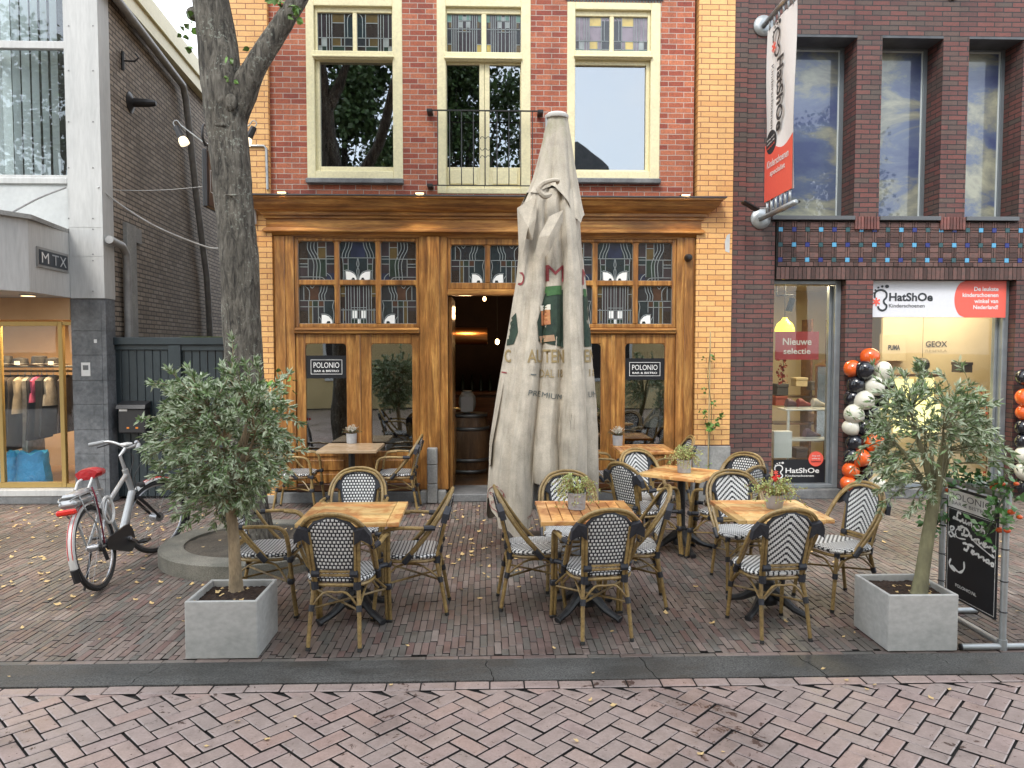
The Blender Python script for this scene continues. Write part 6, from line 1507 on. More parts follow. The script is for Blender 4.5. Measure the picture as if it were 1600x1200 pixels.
def olive(name, lb, base, topp, r0, cc, rad, nb, nl, seed, bark, droop=0.0, lowcut=None, skip=None, dirs=None, sparse=1.0):
    rr = random.Random(seed); t_ = thing(name, lb, 'tree', base)
    base = Vector(base); topp = Vector(topp); b = MB()
    pts = smooth_path([base - Vector((0, 0, .02)), base.lerp(topp, .3) + Vector((rr.uniform(-.012, .012), 0, 0)), base.lerp(topp, .65) + Vector((rr.uniform(-.012, .012), 0, 0)), topp], 5); N_ = len(pts)
    b.tube(pts, [r0 * (1.35 if i == 0 else 1.08 if i < 3 else 1 - .22 * i / N_) for i in range(N_)], 14); L = MB()
    cc = Vector(cc); main = []
    for k in range(9):
        a = 2.4 * k + rr.uniform(-.3, .3); el = rr.uniform(.1, 1.0)
        e = cc + Vector((math.cos(a) * rad[0] * .55 * math.cos(el), math.sin(a) * rad[1] * .55 * math.cos(el), rad[2] * .5 * math.sin(el)))
        pth = smooth_path([topp - Vector((0, 0, .05)), topp.lerp(e, .5) + Vector((rr.uniform(-.03, .03), rr.uniform(-.03, .03), .02)), e], 4); b.tube(pth, [r0 * .5 * (1 - .75 * i / (len(pth) - 1)) for i in range(len(pth))], 6); main += pth[2:]
    def leaf(p, d, s):
        sd_ = d.cross(Vector((rr.uniform(-1, 1), rr.uniform(-1, 1), rr.uniform(-1, 1)))).normalized(); up = sd_.cross(d).normalized()
        if up.z < 0: up = -up; sd_ = -sd_
        wv = s * rr.uniform(.10, .15); m_ = p + d * s * .5 + up * s * .05
        if rr.random() < .3: L.add([p, m_ - sd_ * wv, p + d * s, m_ + sd_ * wv], [(3, 2, 1, 0)])
        else: L.add([p, m_ - sd_ * wv, p + d * s, m_ + sd_ * wv], [(0, 1, 2, 3)])
    for k in range(nb):
        z = rr.uniform(-1, 1) if droop == 0 else rr.uniform(-1, 1) ; a = rr.uniform(0, 6.2832); rxy = math.sqrt(1 - z * z); q = rr.uniform(.45, 1.0) ** .6
        d_ = Vector((math.cos(a) * rxy, math.sin(a) * rxy, z))
        lump = 1 + .22 * noise.noise((d_.x * 1.7 + seed, d_.y * 1.7, d_.z * 1.7)) + .10 * noise.noise((d_.x * 5 + seed, d_.y * 5, d_.z * 5))
        e = cc + Vector((d_.x * rad[0], d_.y * rad[1], d_.z * rad[2])) * q * lump
        if rr.random() < .14: e += d_ * rr.uniform(.03, .13) + Vector((0, 0, rr.uniform(0, .08)))
        if skip and skip(e): continue
        if lowcut and e.z < lowcut: e.z = lowcut + rr.random() * .1
        st_ = min(main, key=lambda p: (p - e).length * rr.uniform(.85, 1.25))
        pth = smooth_path([st_, st_.lerp(e, .55) + Vector((rr.uniform(-.05, .05), rr.uniform(-.05, .05), rr.uniform(0, .06))), e], 5)
        b.tube(pth, [.0042 * (1 - .7 * i / (len(pth) - 1)) for i in range(len(pth))], 4)
        tot = len(pth) - 1; n_l = int(nl * rr.uniform(.7, 1.2))
        for i in range(n_l):
            t = (1 - rr.random() ** 1.6 * .75) * tot; i0 = min(int(t), tot - 1); p = pth[i0].lerp(pth[i0 + 1], t - i0); ad = (pth[i0 + 1] - pth[i0]).normalized()
            dd = (ad * rr.uniform(.5, 1.1) + Vector((rr.uniform(-1, 1), rr.uniform(-1, 1), rr.uniform(-.8, .9))) * .75).normalized(); leaf(p, dd, rr.uniform(.034, .066))
    b.build('trunk', bark, t_, True)
    L.build('crown', m_ol, t_, recalc=False); return t_
A1 = planter(-2.055, -1.605, 4.645, .372, 'square grey concrete planter at the left end of the terrace')
A2 = planter(2.41, 2.865, 4.765, .372, 'square grey concrete planter beside the pavement stand at the right')
b1 = G(369, 921, .35)
def atd(px, py, Y): return at(px, py, Y)
olive('olive_tree', 'dense bushy olive tree in the left planter next to the bicycle', b1, atd(361, 800, b1.y + .02), .043, atd(350, 690, b1.y + .05), (.48, .46, .56), 430, 46, 5, m_bark)
b2 = G(1436, 925, .35)
olive('olive_tree', 'sparse open olive tree in the right planter, balloons showing through it', b2, atd(1461, 775, b2.y + .08), .046, atd(1452, 692, b2.y + .12), (.47, .45, .55), 265, 34, 9, m_bark2, skip=lambda e: e.x > b2.x + .06 and e.z < 1.17)

# ================================================================== BIG STREET TREE
m_brk = None
m, nt_, bb = newmat('plane_bark'); N = NB(nt_); P = N.pos('World', (1, 1, .22)); P0_ = N.pos('World')
f = N.noise(P, 26, 6, .7, .6); g = N.noise(P0_, 3.2, 5, .6); li = N.noise(P0_, 38, 4, .6)
c = N.ramp(f, [(.36, (.03, .027, .022)), (.5, (.13, .118, .095)), (.68, (.26, .24, .20))])
c = N.mix(N.ramp(N.m('MULTIPLY', li, N.m('ADD', g, .45)), [(.585, 0), (.64, .55)]), c, col((.36, .39, .33)))
c = N.mix(1.0, c, N.ramp(g, [(.3, .65), (.7, 1.25)]), 'MULTIPLY')
N.put(bb.inputs['Base Color'], c); bb.inputs['Roughness'].default_value = .85; N.put(bb.inputs['Normal'], N.bump(N.m('ADD', f, N.m('MULTIPLY', N.noise(N.pos('World', (1, 1, .12)), 60, 4, .7), .6)), 1.0, .05)); m_brk = m
rc = W(-2.44, 7.05)
st = thing('street_tree', 'tall grey barked street tree rising in front of the left pillar, a branch forking right', 'tree', rc)
YT_ = rc.y
def tp(px, py, dy=0): return at(px, py, YT_ + dy)
cl_ = [(381, 800, 64), (380, 740, 58), (382, 640, 55), (380, 540, 54), (374, 430, 55), (366, 330, 55), (360, 260, 55), (354, 190, 58), (347, 130, 60), (338, 60, 54), (330, 0, 51), (318, -80, 48), (300, -220, 42)]
b = MB(); pts = [tp(x, y) for x, y, w2 in cl_]; pts[0] = Vector((rc.x, rc.y, .02))
sc_ = [w2 / 2 * (YT_ / FOC) * 1.03 for _, _, w2 in cl_]
sp = smooth_path(pts, 5); n = 24; rad_ = []
for i in range(len(sp)):
    t = i / 5; i0 = min(int(t), len(sc_) - 2); rad_.append(sc_[i0] + (sc_[i0 + 1] - sc_[i0]) * (t - i0))
def rough_tube(b, pts, rads, n, amp, sd):
    s0 = len(b.v); b.tube(pts, rads, n, 0)
    for i in range(len(pts)):
        for k in range(n):
            v = b.v[s0 + i * n + k]; o = pts[i]; d_ = v - o; q = 1 + amp * noise.noise((v.x * 7 + sd, v.y * 7, v.z * 2.2)) + amp * .6 * noise.noise((v.x * 19, v.y * 19, v.z * 6)); b.v[s0 + i * n + k] = o + d_ * q
def resample(pts, rads, st_):
    P_, R_ = [], []
    for i in range(len(pts) - 1):
        n = max(1, int((pts[i + 1] - pts[i]).length / st_))
        for j in range(n): t = j / n; P_.append(pts[i].lerp(pts[i + 1], t)); R_.append(rads[i] + (rads[i + 1] - rads[i]) * t)
    P_.append(pts[-1]); R_.append(rads[-1]); return P_, R_
P_, R_ = resample(sp, rad_, .06); rough_tube(b, P_, R_, 28, .11, 0)
br = [tp(352, 235, .02), tp(378, 145, -.03), tp(396, 108, -.06), tp(425, 62, -.05), tp(450, 25, -.02), tp(470, -10, 0), tp(500, -90, .1), tp(545, -260, .2)]
brr = [.10, .13, .105, .095, .088, .082, .07, .045]
P_, R_ = resample(smooth_path(br, 3), [brr[min(i // 3, 7)] + (brr[min(i // 3 + 1, 7)] - brr[min(i // 3, 7)]) * (i % 3) / 3 for i in range(22)], .06); rough_tube(b, P_, R_, 18, .14, 4)
b.ball(tp(432, 55, -.06), .06, 0, 10, (1, 1, .8)); b.ball(tp(360, 160, -.16), .05, 0, 10, (1.2, .5, 1.6)); b.ball(tp(303, 22, 0), .07, 0, 10, (1, 1, .9)); b.ball(tp(345, 195, -.17), .04, 0, 8, (1.4, .4, .5)); b.ball(tp(362, 305, -.19), .03, 0, 8, (2.4, .4, .35))
for (x, y, x2, y2, r_) in ((318, -80, 260, -230, .07), (318, -80, 390, -260, .08), (300, -220, 240, -420, .06), (300, -220, 330, -430, .06), (545, -260, 600, -420, .03)):
    b.tube([tp(x, y), tp((x + x2) / 2 + 8, (y + y2) / 2), tp(x2, y2)], [r_ * 1.3, r_, r_ * .5], 8)
b.build('trunk', m_brk, st, True)
m_lf = leafmat('street_leaf', (.10, .20, .035), (.14, .24, .06)); 
b = MB(); rr = random.Random(21)
def bigleaf(p, s, b=b):
    e1 = Vector((rr.uniform(-1, 1), rr.uniform(-1, 1), rr.uniform(-1, .3))).normalized(); e2 = e1.cross(Vector((rr.uniform(-1, 1), rr.uniform(-1, 1), rr.uniform(-1, 1)))).normalized()
    k = e1.cross(e2) * s * .15
    pts = [p, p + e1 * s * .25 + e2 * s * .42, p + e1 * s * .55 + e2 * s * .36 + k, p + e1 * s * 1.0, p + e1 * s * .55 - e2 * s * .36 + k, p + e1 * s * .25 - e2 * s * .42]
    b.add(pts, [(0, 1, 2, 3), (0, 3, 4, 5)])
for (px, py, n_, sp_) in ((450, 8, 12, .10), (462, 20, 8, .06), (430, 0, 5, .06), (299, 28, 4, .05), (391, 74, 3, .03), (353, 92, 3, .03), (283, 45, 2, .03), (292, 55, 3, .04), (300, 75, 2, .03), (360, 125, 3, .04), (444, 600, 6, .10), (432, 590, 6, .08), (452, 590, 4, .08)):
    for _ in range(n_): bigleaf(tp(px, py, -.15) + Vector((rr.uniform(-sp_, sp_), rr.uniform(-.1, .1), rr.uniform(-sp_, sp_))), rr.uniform(.05, .09))
for k in range(2600):
    c0 = rr.choice(((300, -330, 1.1), (250, -420, .9), (360, -400, 1.0), (560, -330, .9), (480, -260, .6))); o = tp(c0[0], c0[1]); v = Vector((rr.gauss(0, .45), rr.gauss(0, .45), rr.gauss(0, .35))) * c0[2]
    if o.z + v.z > 6.6 + .15: bigleaf(o + v, rr.uniform(.07, .13))
b.build('crown', m_lf, st, recalc=False)
# raised ring round the tree
m_agg = pm('aggregate_concrete', (.22, .21, .175), (.12, .12, .10), 3, .85, fine=(40, .4), bump=.7, bd=.004); m_earth = pm('packed_earth', (.10, .085, .065), (.055, .048, .038), 5, .95, fine=(14, .4), bump=1, bd=.02)
rt = thing('tree_ring', 'low round concrete ring of packed earth around the street tree', 'tree surround', rc)
b = MB(); b.lathe([(.84, -.01), (.84, .125), (.825, .142), (.64, .146), (.625, .138), (.62, .09)], rc, 72); b.build('kerb_ring', m_agg, rt, True)
b = MB(); n = 48; vs = [(rc.x, rc.y, .135)]; fs = []
for j in range(1, 7):
    for k in range(n): a = 2 * math.pi * k / n; r_ = .63 * j / 6; vs.append((rc.x + math.cos(a) * r_, rc.y + math.sin(a) * r_, 0.128 + .03 * noise.noise((math.cos(a) * r_ * 6, math.sin(a) * r_ * 6, 0)) - (.01 if j == 6 else 0)))
for k in range(n): fs.append((0, 1 + k, 1 + (k + 1) % n))
for j in range(5):
    for k in range(n): fs.append((1 + j * n + k, 1 + (j + 1) * n + k, 1 + (j + 1) * n + (k + 1) % n, 1 + j * n + (k + 1) % n))
b.add(vs, fs); b.build('earth', m_earth, rt, True)

# ================================================================== PARASOL
pc_ = W(.345, 7.25); YPp = pc_.y
def pp(px, py, Y=None): return at(px, py, Y or YPp)
m, nt_, bb = newmat('parasol_canvas'); N = NB(nt_); P = N.pos('World')
f = N.noise(N.pos('World', (7, 7, .9)), 2.4, 6, .65); g = N.noise(P, 5, 5, .6); fi = N.noise(P, 120, 3, .6); zz = N.n('ShaderNodeSeparateXYZ'); N.put(zz.inputs[0], P)
c = N.ramp(f, [(.25, (.31, .275, .22)), (.42, (.49, .44, .355)), (.7, (.58, .525, .43))])
c = N.mix(N.ramp(N.m('MULTIPLY', N.ramp(g, [(.42, 0), (.62, 1)]), N.ramp(N.m('DIVIDE', zz.outputs['Z'], 5.0), [(.68, 0), (.8, .55)])), [(0, 0), (1, 1)]), c, col((.16, .17, .085)))
c = N.mix(1.0, c, N.ramp(fi, [(.3, .85), (.7, 1.08)]), 'MULTIPLY'); c = N.mix(1.0, c, N.ramp(g, [(.3, .72), (.6, 1.06)]), 'MULTIPLY')
N.put(bb.inputs['Base Color'], c); bb.inputs['Roughness'].default_value = .85; N.put(bb.inputs['Normal'], N.bump(N.m('ADD', f, fi), .25, .01)); m_cnv = m
par = thing('closed_parasol', 'tall closed beige canvas parasol standing in front of the open entrance', 'parasol', (pc_.x, pc_.y, 0))
mpx = YPp / FOC * 1.0
sil = [(183, 853, 888), (215, 848, 893), (250, 840, 897), (290, 831, 902), (325, 815, 905), (345, 812, 908), (400, 812, 912), (440, 809, 916), (520, 797, 922), (600, 783, 930), (690, 768, 935), (760, 764, 937), (800, 762, 938)]
def sil_at(py):
    for i in range(len(sil) - 1):
        if py <= sil[i + 1][0]:
            t = (py - sil[i][0]) / (sil[i + 1][0] - sil[i][0]); t = max(0, min(1, t)); return sil[i][1] + (sil[i + 1][1] - sil[i][1]) * t, sil[i][2] + (sil[i + 1][2] - sil[i][2]) * t
    return sil[-1][1:]
def cloth_surface(b, rows, nth, fold, hem, thick=0, m=0, shrink=1.0, th0=0, th1=2 * math.pi):
    """rows: list of pixel heights; fold(th, v) multiplies radius; hem(th) gives pixel y of lower edge"""
    vs = []; K = nth + 1
    for i, v in enumerate(rows):
        for k in range(K):
            th = th0 + (th1 - th0) * k / nth
            py = rows_top + (hem(th) - rows_top) * v
            l, r_ = sil_at(py); cpx = (l + r_) / 2; c0 = pp(cpx, py); hw_ = (pp(r_, py).x - pp(l, py).x) / 2
            rr_ = hw_ * fold(th, v) * shrink
            vs.append((c0.x + math.sin(th) * rr_, YPp - math.cos(th) * rr_ * .85, c0.z))
    fs = [(i * K + k, i * K + k + 1, (i + 1) * K + k + 1, (i + 1) * K + k) for i in range(len(rows) - 1) for k in range(nth)]
    b.add(vs, fs, m)
# th = 0 faces the street, +pi/2 is the right silhouette
def saw(th, ph, n, sharp=.35):
    u = ((th + ph) / (2 * math.pi) * n) % 1.0
    return (u / (1 - sharp)) if u < 1 - sharp else (1 - u) / sharp
FK = [(-math.pi, .90), (-2.4, 1.0), (-2.0, .86), (-1.75, 1.0), (-1.35, 1.02), (-1.0, .97), (-.82, 1.05), (-.70, .95), (-.5, 1.04), (-.40, .96), (-.34, .66), (-.22, .78), (.1, .83), (.32, .66), (.37, .64), (.40, 1.03), (.55, 1.05), (.8, .98), (.93, .93), (.98, .68), (1.15, .78), (1.45, .95), (1.75, 1.02), (2.1, .86), (2.5, 1.0), (2.8, .9), (math.pi, .90)]
def fold_main(th, v):
    th = (th + math.pi) % (2 * math.pi) - math.pi
    w_ = .035 * math.sin(v * 5.5) + .02 * math.sin(v * 11 + 1); t0 = th - w_ * math.cos(th / 2)
    for i in range(len(FK) - 1):
        if t0 <= FK[i + 1][0]:
            t = max(0, (t0 - FK[i][0]) / (FK[i + 1][0] - FK[i][0])); a = FK[i][1] + (FK[i + 1][1] - FK[i][1]) * t; break
    else: a = .9
    inner = -.36 < t0 < .36
    a = 1 + (a - 1) * min(1, .6 + v * .9)
    a += (.010 if inner else .022) * math.sin(th * 6 + v * 7) * (1 - .3 * v) + .010 * math.sin(th * 17 - v * 9) * (0 if inner else 1)
    a += .02 * noise.noise((th * 2.2, v * 6, 3.3)) + .012 * noise.noise((th * 5, v * 16, 1.3))
    if inner and .86 < v: a += .05 * math.sin((v - .86) / .14 * math.pi)
    return a
def hem_main(th):
    th = (th + math.pi) % (2 * math.pi) - math.pi; x = math.sin(th)
    pts = [(-1.0, 775), (-.93, 792), (-.75, 812), (-.5, 826), (-.38, 812), (-.33, 745), (-.1, 748), (.2, 752), (.36, 742), (.39, 792), (.7, 800), (1.0, 790)]
    if abs(th) > math.pi / 2: return 800 + 14 * math.sin(th * 6)
    for i in range(len(pts) - 1):
        if x <= pts[i + 1][0]: t = (x - pts[i][0]) / (pts[i + 1][0] - pts[i][0]); return pts[i][1] + (pts[i + 1][1] - pts[i][1]) * t
    return 795
rows_top = 300
b = MB(); cloth_surface(b, [i / 70 for i in range(71)], 360, fold_main, hem_main)
main = b.build('canopy', m_cnv, par, True)
# loose outer flap at left, turned front flap and hood
rows_top = 318
b = MB(); cloth_surface(b, [i / 40 for i in range(41)], 40, lambda th, v: 1.03 + .03 * math.sin(th * 9 + v * 6), lambda th: 697 + 30 * max(0, math.sin((th + 2.3) * 2)), th0=-2.3, th1=-1.22); f1 = b.build('side_flap', m_cnv, par, True)
def flap(name, pts, Yoff, thick=.012, m=None):
    b = MB(); n = len(pts); F_ = [pp(x, y, YPp + Yoff + dy) for x, y, dy in pts]; cen = sum(F_, Vector()) / n
    vs = F_ + [cen + Vector((0, -.05, 0))] + [p + Vector((0, thick, 0)) for p in F_]
    fs = [(i, (i + 1) % n, n) for i in range(n)] + [(i, n + 1 + i, n + 1 + (i + 1) % n, (i + 1) % n) for i in range(n)]
    b.add(vs, fs); o = b.build(name, m or m_cnv, par)
    return o
flap('front_flap', [(843, 408, .0), (836, 395, .0), (842, 370, -.03), (858, 338, -.04), (880, 328, -.02), (880, 345, 0), (868, 372, -.02), (858, 396, -.02)], -.36)
flap('front_flap', [(808, 325, .0), (838, 306, -.03), (838, 340, -.04), (832, 375, -.03), (821, 372, 0), (812, 420, 0)], -.27)
rows_top = 181
def fold_hood(th, v):
    q = abs(math.sin(th * 3.0 + .5 + .25 * v)) ** .7; return .90 + .10 * v * v + (.06 + .16 * v) * (q - .45) + .03 * v * math.cos(th * 13)
def hem_hood(th):
    th = (th + math.pi) % (2 * math.pi) - math.pi; x = math.sin(th)
    if abs(th) > math.pi / 2: return 330
    pts = [(-1, 302), (-.6, 308), (-.35, 300), (-.15, 296), (.0, 300), (.3, 312), (.6, 330), (.85, 352), (1, 335)]
    for i in range(len(pts) - 1):
        if x <= pts[i + 1][0]: t = (x - pts[i][0]) / (pts[i + 1][0] - pts[i][0]); return pts[i][1] + (pts[i + 1][1] - pts[i][1]) * t
    return 330
b = MB(); cloth_surface(b, [i / 34 for i in range(35)], 130, fold_hood, hem_hood, shrink=1.0); hood = b.build('vent_hood', m_cnv, par, True)
# rolled hem at the front of the hood
b = MB(); b.tube(smooth_path([pp(862, 303, YPp - .36), pp(850, 306, YPp - .38), pp(842, 296, YPp - .39), pp(848, 287, YPp - .40), pp(862, 282, YPp - .41), pp(872, 282, YPp - .40), pp(870, 287, YPp - .37)], 4), [.012, .018, .026, .03, .03, .028, .028, .028, .028, .028, .028, .026, .026, .024, .024, .022, .022, .02, .02, .018, .018, .016, .016, .014, .012][:25], 8); b.build('rolled_edge', m_cnv, par, True)
b = MB(); q = pp(870, 181); rr_ = (pp(888, 181).x - pp(852, 181).x) / 2
b.lathe([(rr_ * .98, -.03), (rr_ * 1.03, -.02), (rr_ * 1.03, 0), (rr_ * .8, .02), (rr_ * .4, .032), (.0001, .036)], q, 32); b.build('cap', plain('cap_white', (.62, .61, .57), .4), par, True)
b = MB(); b.tube([(pc_.x, pc_.y, .05), (pc_.x, pc_.y, q.z - .02)], .032, 14); b.build('pole', plain('pole_alu', (.35, .35, .34), .35, .6), par)
b = MB(); b.box(pc_.x - .42, pc_.x + .42, pc_.y - .30, pc_.y + .42, .004, .07, 0, .015); b.lathe([(.06, .07), (.055, .3)], (pc_.x, pc_.y, 0), 20); b.build('base', m_stone, par)
# white lining showing at the hem
b = MB()
for (x0_, x1_, y0_, y1_, yo) in ((828, 852, 758, 800, -.12), (785, 826, 790, 828, -.05)):
    vs = []; 
    for i in range(9):
        for j in range(7):
            u, v = i / 8, j / 6; vs.append(pp(x0_ + (x1_ - x0_) * u, y0_ + (y1_ - y0_) * v * (1 - .5 * abs(u - .5)), YPp + yo - .05 * math.sin(u * 7 + v)))
    b.add(vs, [(i * 7 + j, (i + 1) * 7 + j, (i + 1) * 7 + j + 1, i * 7 + j + 1) for i in range(8) for j in range(6)])
b.build('lining', plain('lining_white', (.55, .56, .56), .8), par, True)
# printing on the canvas, laid on the folds
bm = bmesh.new(); off = Vector(par.location)
for o in (main,):
    bm.from_mesh(o.data)
bmesh.ops.triangulate(bm, faces=bm.faces); bvh = BVHTree.FromBMesh(bm)
def proj(q, lift=.006):
    q = Vector(q); ca = Vector((0, 0, CH)); o = Vector((q.x, YPp - 2, q.z)) - off
    h_ = bvh.ray_cast(o, Vector((0, 1, 0)), 3)
    if h_[0] is None: return None
    nn = h_[1]; nn = nn if nn.y < 0 else -nn
    return h_[0] + off + nn * lift
m_mar = pm('print_maroon', (.30, .055, .06), (.22, .045, .05), 12, .8); m_tan = pm('print_tan', (.34, .26, .12), (.27, .2, .1), 12, .8); m_pgr = pm('print_green', (.028, .055, .035), (.015, .03, .022), 14, .8); m_pgl = pm('print_leaf', (.06, .16, .05), (.04, .11, .04), 14, .8); m_amb = pm('print_amber', (.45, .16, .08), (.5, .25, .1), 30, .8); m_ski = pm('print_buff', (.42, .27, .16), (.33, .2, .12), 14, .8); m_gry = pm('print_grey', (.1, .12, .12), (.14, .16, .15), 12, .8)
def ptext(s, px, py, wpx, hpx, mt, offset=.02, rot=0):
    o = pp(px, py); w2 = pp(px + wpx, py).x - o.x; h2 = pp(px, py - hpx).z - o.z
    text(s, mt, (o.x, YPp - .6, o.z), (1, 0, 0), (0, 0, 1), w2, h2, par, 'canvas_print', offset=min(offset, .018), project=proj, rot=R(rot))
def ppoly(pts, mt, name='canvas_print', lift=.006):
    bmm = bmesh.new(); vs = [bmm.verts.new(pp(x, y)) for x, y in pts]; f_ = bmm.faces.new(vs)
    bmesh.ops.triangulate(bmm, faces=bmm.faces)
    for _ in range(3):
        ee = [e for e in bmm.edges if e.calc_length() > .03]
        if not ee: break
        bmesh.ops.subdivide_edges(bmm, edges=ee, cuts=1); bmesh.ops.triangulate(bmm, faces=bmm.faces)
    dead = []
    for v in bmm.verts:
        h_ = proj((v.co.x, 0, v.co.z), lift)
        if h_ is None: dead.append(v)
        else: v.co = h_ - off
    if dead: bmesh.ops.delete(bmm, geom=dead, context='VERTS')
    me = bpy.data.meshes.new(name); bmm.to_mesh(me); bmm.free(); me.materials.append(mt); o = bpy.data.objects.new(name, me); C.objects.link(o); o.parent = par
def circ(x, y, r, ry=None, n=20): return [(x + r * math.cos(2 * math.pi * k / n), y + (ry or r) * math.sin(2 * math.pi * k / n)) for k in range(n)]
ptext('M', 851, 443, 27, 25, m_mar, 0); ptext('M', 908, 446, 16, 25, m_mar, 0); ptext('O', 806, 448, 13, 22, m_mar, .018)
# generic stand-in for the printed picture: dark green block with a mug, no figure
for dx, cut in ((0, None), (62, 1)):
    if cut: ppoly([(909, 462), (925, 462), (928, 542), (911, 542)], m_pgr); ppoly([(909, 452), (921, 452), (922, 464), (910, 464)], m_pgl, lift=.008)
    else:
        ppoly([(848, 462), (877, 455), (877, 543), (838, 534), (846, 512), (836, 505)], m_pgr); ppoly([(851, 451), (876, 449), (876, 462), (849, 466)], m_pgl, lift=.009)
        ppoly([(841, 486), (856, 484), (857, 508), (842, 510)], m_amb, lift=.010); ppoly([(840, 480), (857, 478), (857, 486), (840, 488)], m_whf, lift=.011); ppoly([(838, 526), (862, 524), (864, 533), (840, 536)], m_ski, lift=.011)
ppoly([(797, 500), (806, 490), (809, 520), (802, 538), (792, 540)], m_pgr)
ppoly(circ(1, 1, 1), m_tan) if False else None
ptext('AUTEN', 822, 566, 56, 20, m_tan, .02); ptext('EN', 911, 566, 20, 20, m_tan, .02); ptext('C', 789, 566, 9, 20, m_tan, .02)
ptext('DAL 18', 840, 588, 36, 12, m_tan, .0); ptext('18', 919, 588, 12, 12, m_tan, .0); ppoly([(826, 582), (834, 583), (834, 585), (826, 584)], m_gry); ppoly([(784, 580), (792, 581), (792, 583), (784, 582)], m_mar)
ptext('PREMIUM', 822, 614, 52, 8, m_gry, .0, -9); ptext('UM', 917, 620, 14, 9, m_gry, .0)
ringp = circ(769, 770, 14, 17, 26)
for k in range(26):
    a = ringp[k]; c2 = ringp[(k + 1) % 26]; f3 = lambda p, s: (769 + (p[0] - 769) * s, 770 + (p[1] - 770) * s); ppoly([f3(a, 1), f3(c2, 1), f3(c2, .93), f3(a, .93)], m_mar) if False else None
b = MB(); q = [proj(pp(x, y)) for x, y in circ(776, 772, 13, 18, 26)]; q = [p for p in q if p]; 
if len(q) > 4: b.tube(q, .003, 4); b.build('print_ring', m_mar, par)
ptext('cycled', 766, 771, 21, 8, m_mar, .02, 6); ptext('plastic', 768, 782, 18, 6, m_mar, .0, 6); ptext('recyc', 823, 800, 14, 5, m_mar, .0, 30)
# ================================================================== BICYCLE
m_tyre = pm('tyre', (.018, .018, .019), (.03, .03, .03), 30, .7); m_rim = plain('rim_alu', (.35, .35, .36), .3, .8); m_bk = plain('bike_black', (.02, .02, .022), .35); m_sil = pm('bike_silver', (.42, .43, .43), (.36, .37, .37), 6, .28, metal=.4); m_bwh = plain('fender_white', (.62, .62, .6), .35); m_bred = pm('red_cover', (.5, .015, .02), (.36, .01, .015), 12, .3, bump=.8, bd=.01); m_brl = plain('rear_reflector', (.65, .02, .01), .2)
rw = G(160, 921); fw = G(262, 847)
for k in range(400):                                    # nearer point, one wheelbase away
    if (fw - rw).length <= 1.10: break
    fw = G(243, 842 + k * .25)
dirb = (fw - rw); dirb.z = 0; dirb.normalize()
bt = thing('parked_bicycle', 'silver electric city bicycle with a red saddle cover leaning on its kickstand', 'bicycle', rw)
side = dirb.cross(Vector((0, 0, 1)))                # right-hand side of the bike
tilt = R(9)
upb = (Vector((0, 0, 1)) * math.cos(tilt) - side * math.sin(tilt)); sdb = dirb.cross(upb)
TB = Matrix((( dirb.x, sdb.x, upb.x, rw.x), (dirb.y, sdb.y, upb.y, rw.y), (dirb.z, sdb.z, upb.z, rw.z + .004), (0, 0, 0, 1)))
WB, RW = 1.10, .345
# steering group
STEER = -30; headang = R(20); hb, ht_ = Vector((.86, 0, .62)), Vector((.79, 0, .86)); sax = (ht_ - hb).normalized()
TS = TB @ Matrix.Translation(hb) @ Matrix.Rotation(R(-STEER), 4, sax) @ Matrix.Translation(-hb)
def wheel(T, cx, name):
    b = MB(T); c = Vector((cx, 0, RW)); n = 48
    b.tube([(cx + math.cos(2 * math.pi * k / n) * (RW - .02), 0, RW + math.sin(2 * math.pi * k / n) * (RW - .02)) for k in range(n)], .021, 8, closed=True); w_ = b.build('wheel', m_tyre, bt, True)
    b = MB(T); b.tube([(cx + math.cos(2 * math.pi * k / n) * (RW - .045), 0, RW + math.sin(2 * math.pi * k / n) * (RW - .045)) for k in range(n)], .011, 6, closed=True); b.build('rim', m_rim, w_, True)
    b = MB(T)
    for k in range(28):
        a = 2 * math.pi * k / 28; s = .03 * (1 if k % 2 else -1); o = .35 if k % 4 < 2 else -.35; b.tube([(cx + math.cos(a + o) * .028, s, RW + math.sin(a + o) * .028), (cx + math.cos(a) * (RW - .05), 0, RW + math.sin(a) * (RW - .05))], .0013, 3)
    b.build('spokes', m_rim, w_)
    b = MB(T); b.tube([(cx, -.045, RW), (cx, .045, RW)], .03 if cx < .5 else .045, 16); b.tube([(cx, -.065, RW), (cx, .065, RW)], .01, 8); b.build('hub', m_rim, w_, True)
    return w_
wheel(TB, 0, 'r'); wheel(TS, WB, 'f')
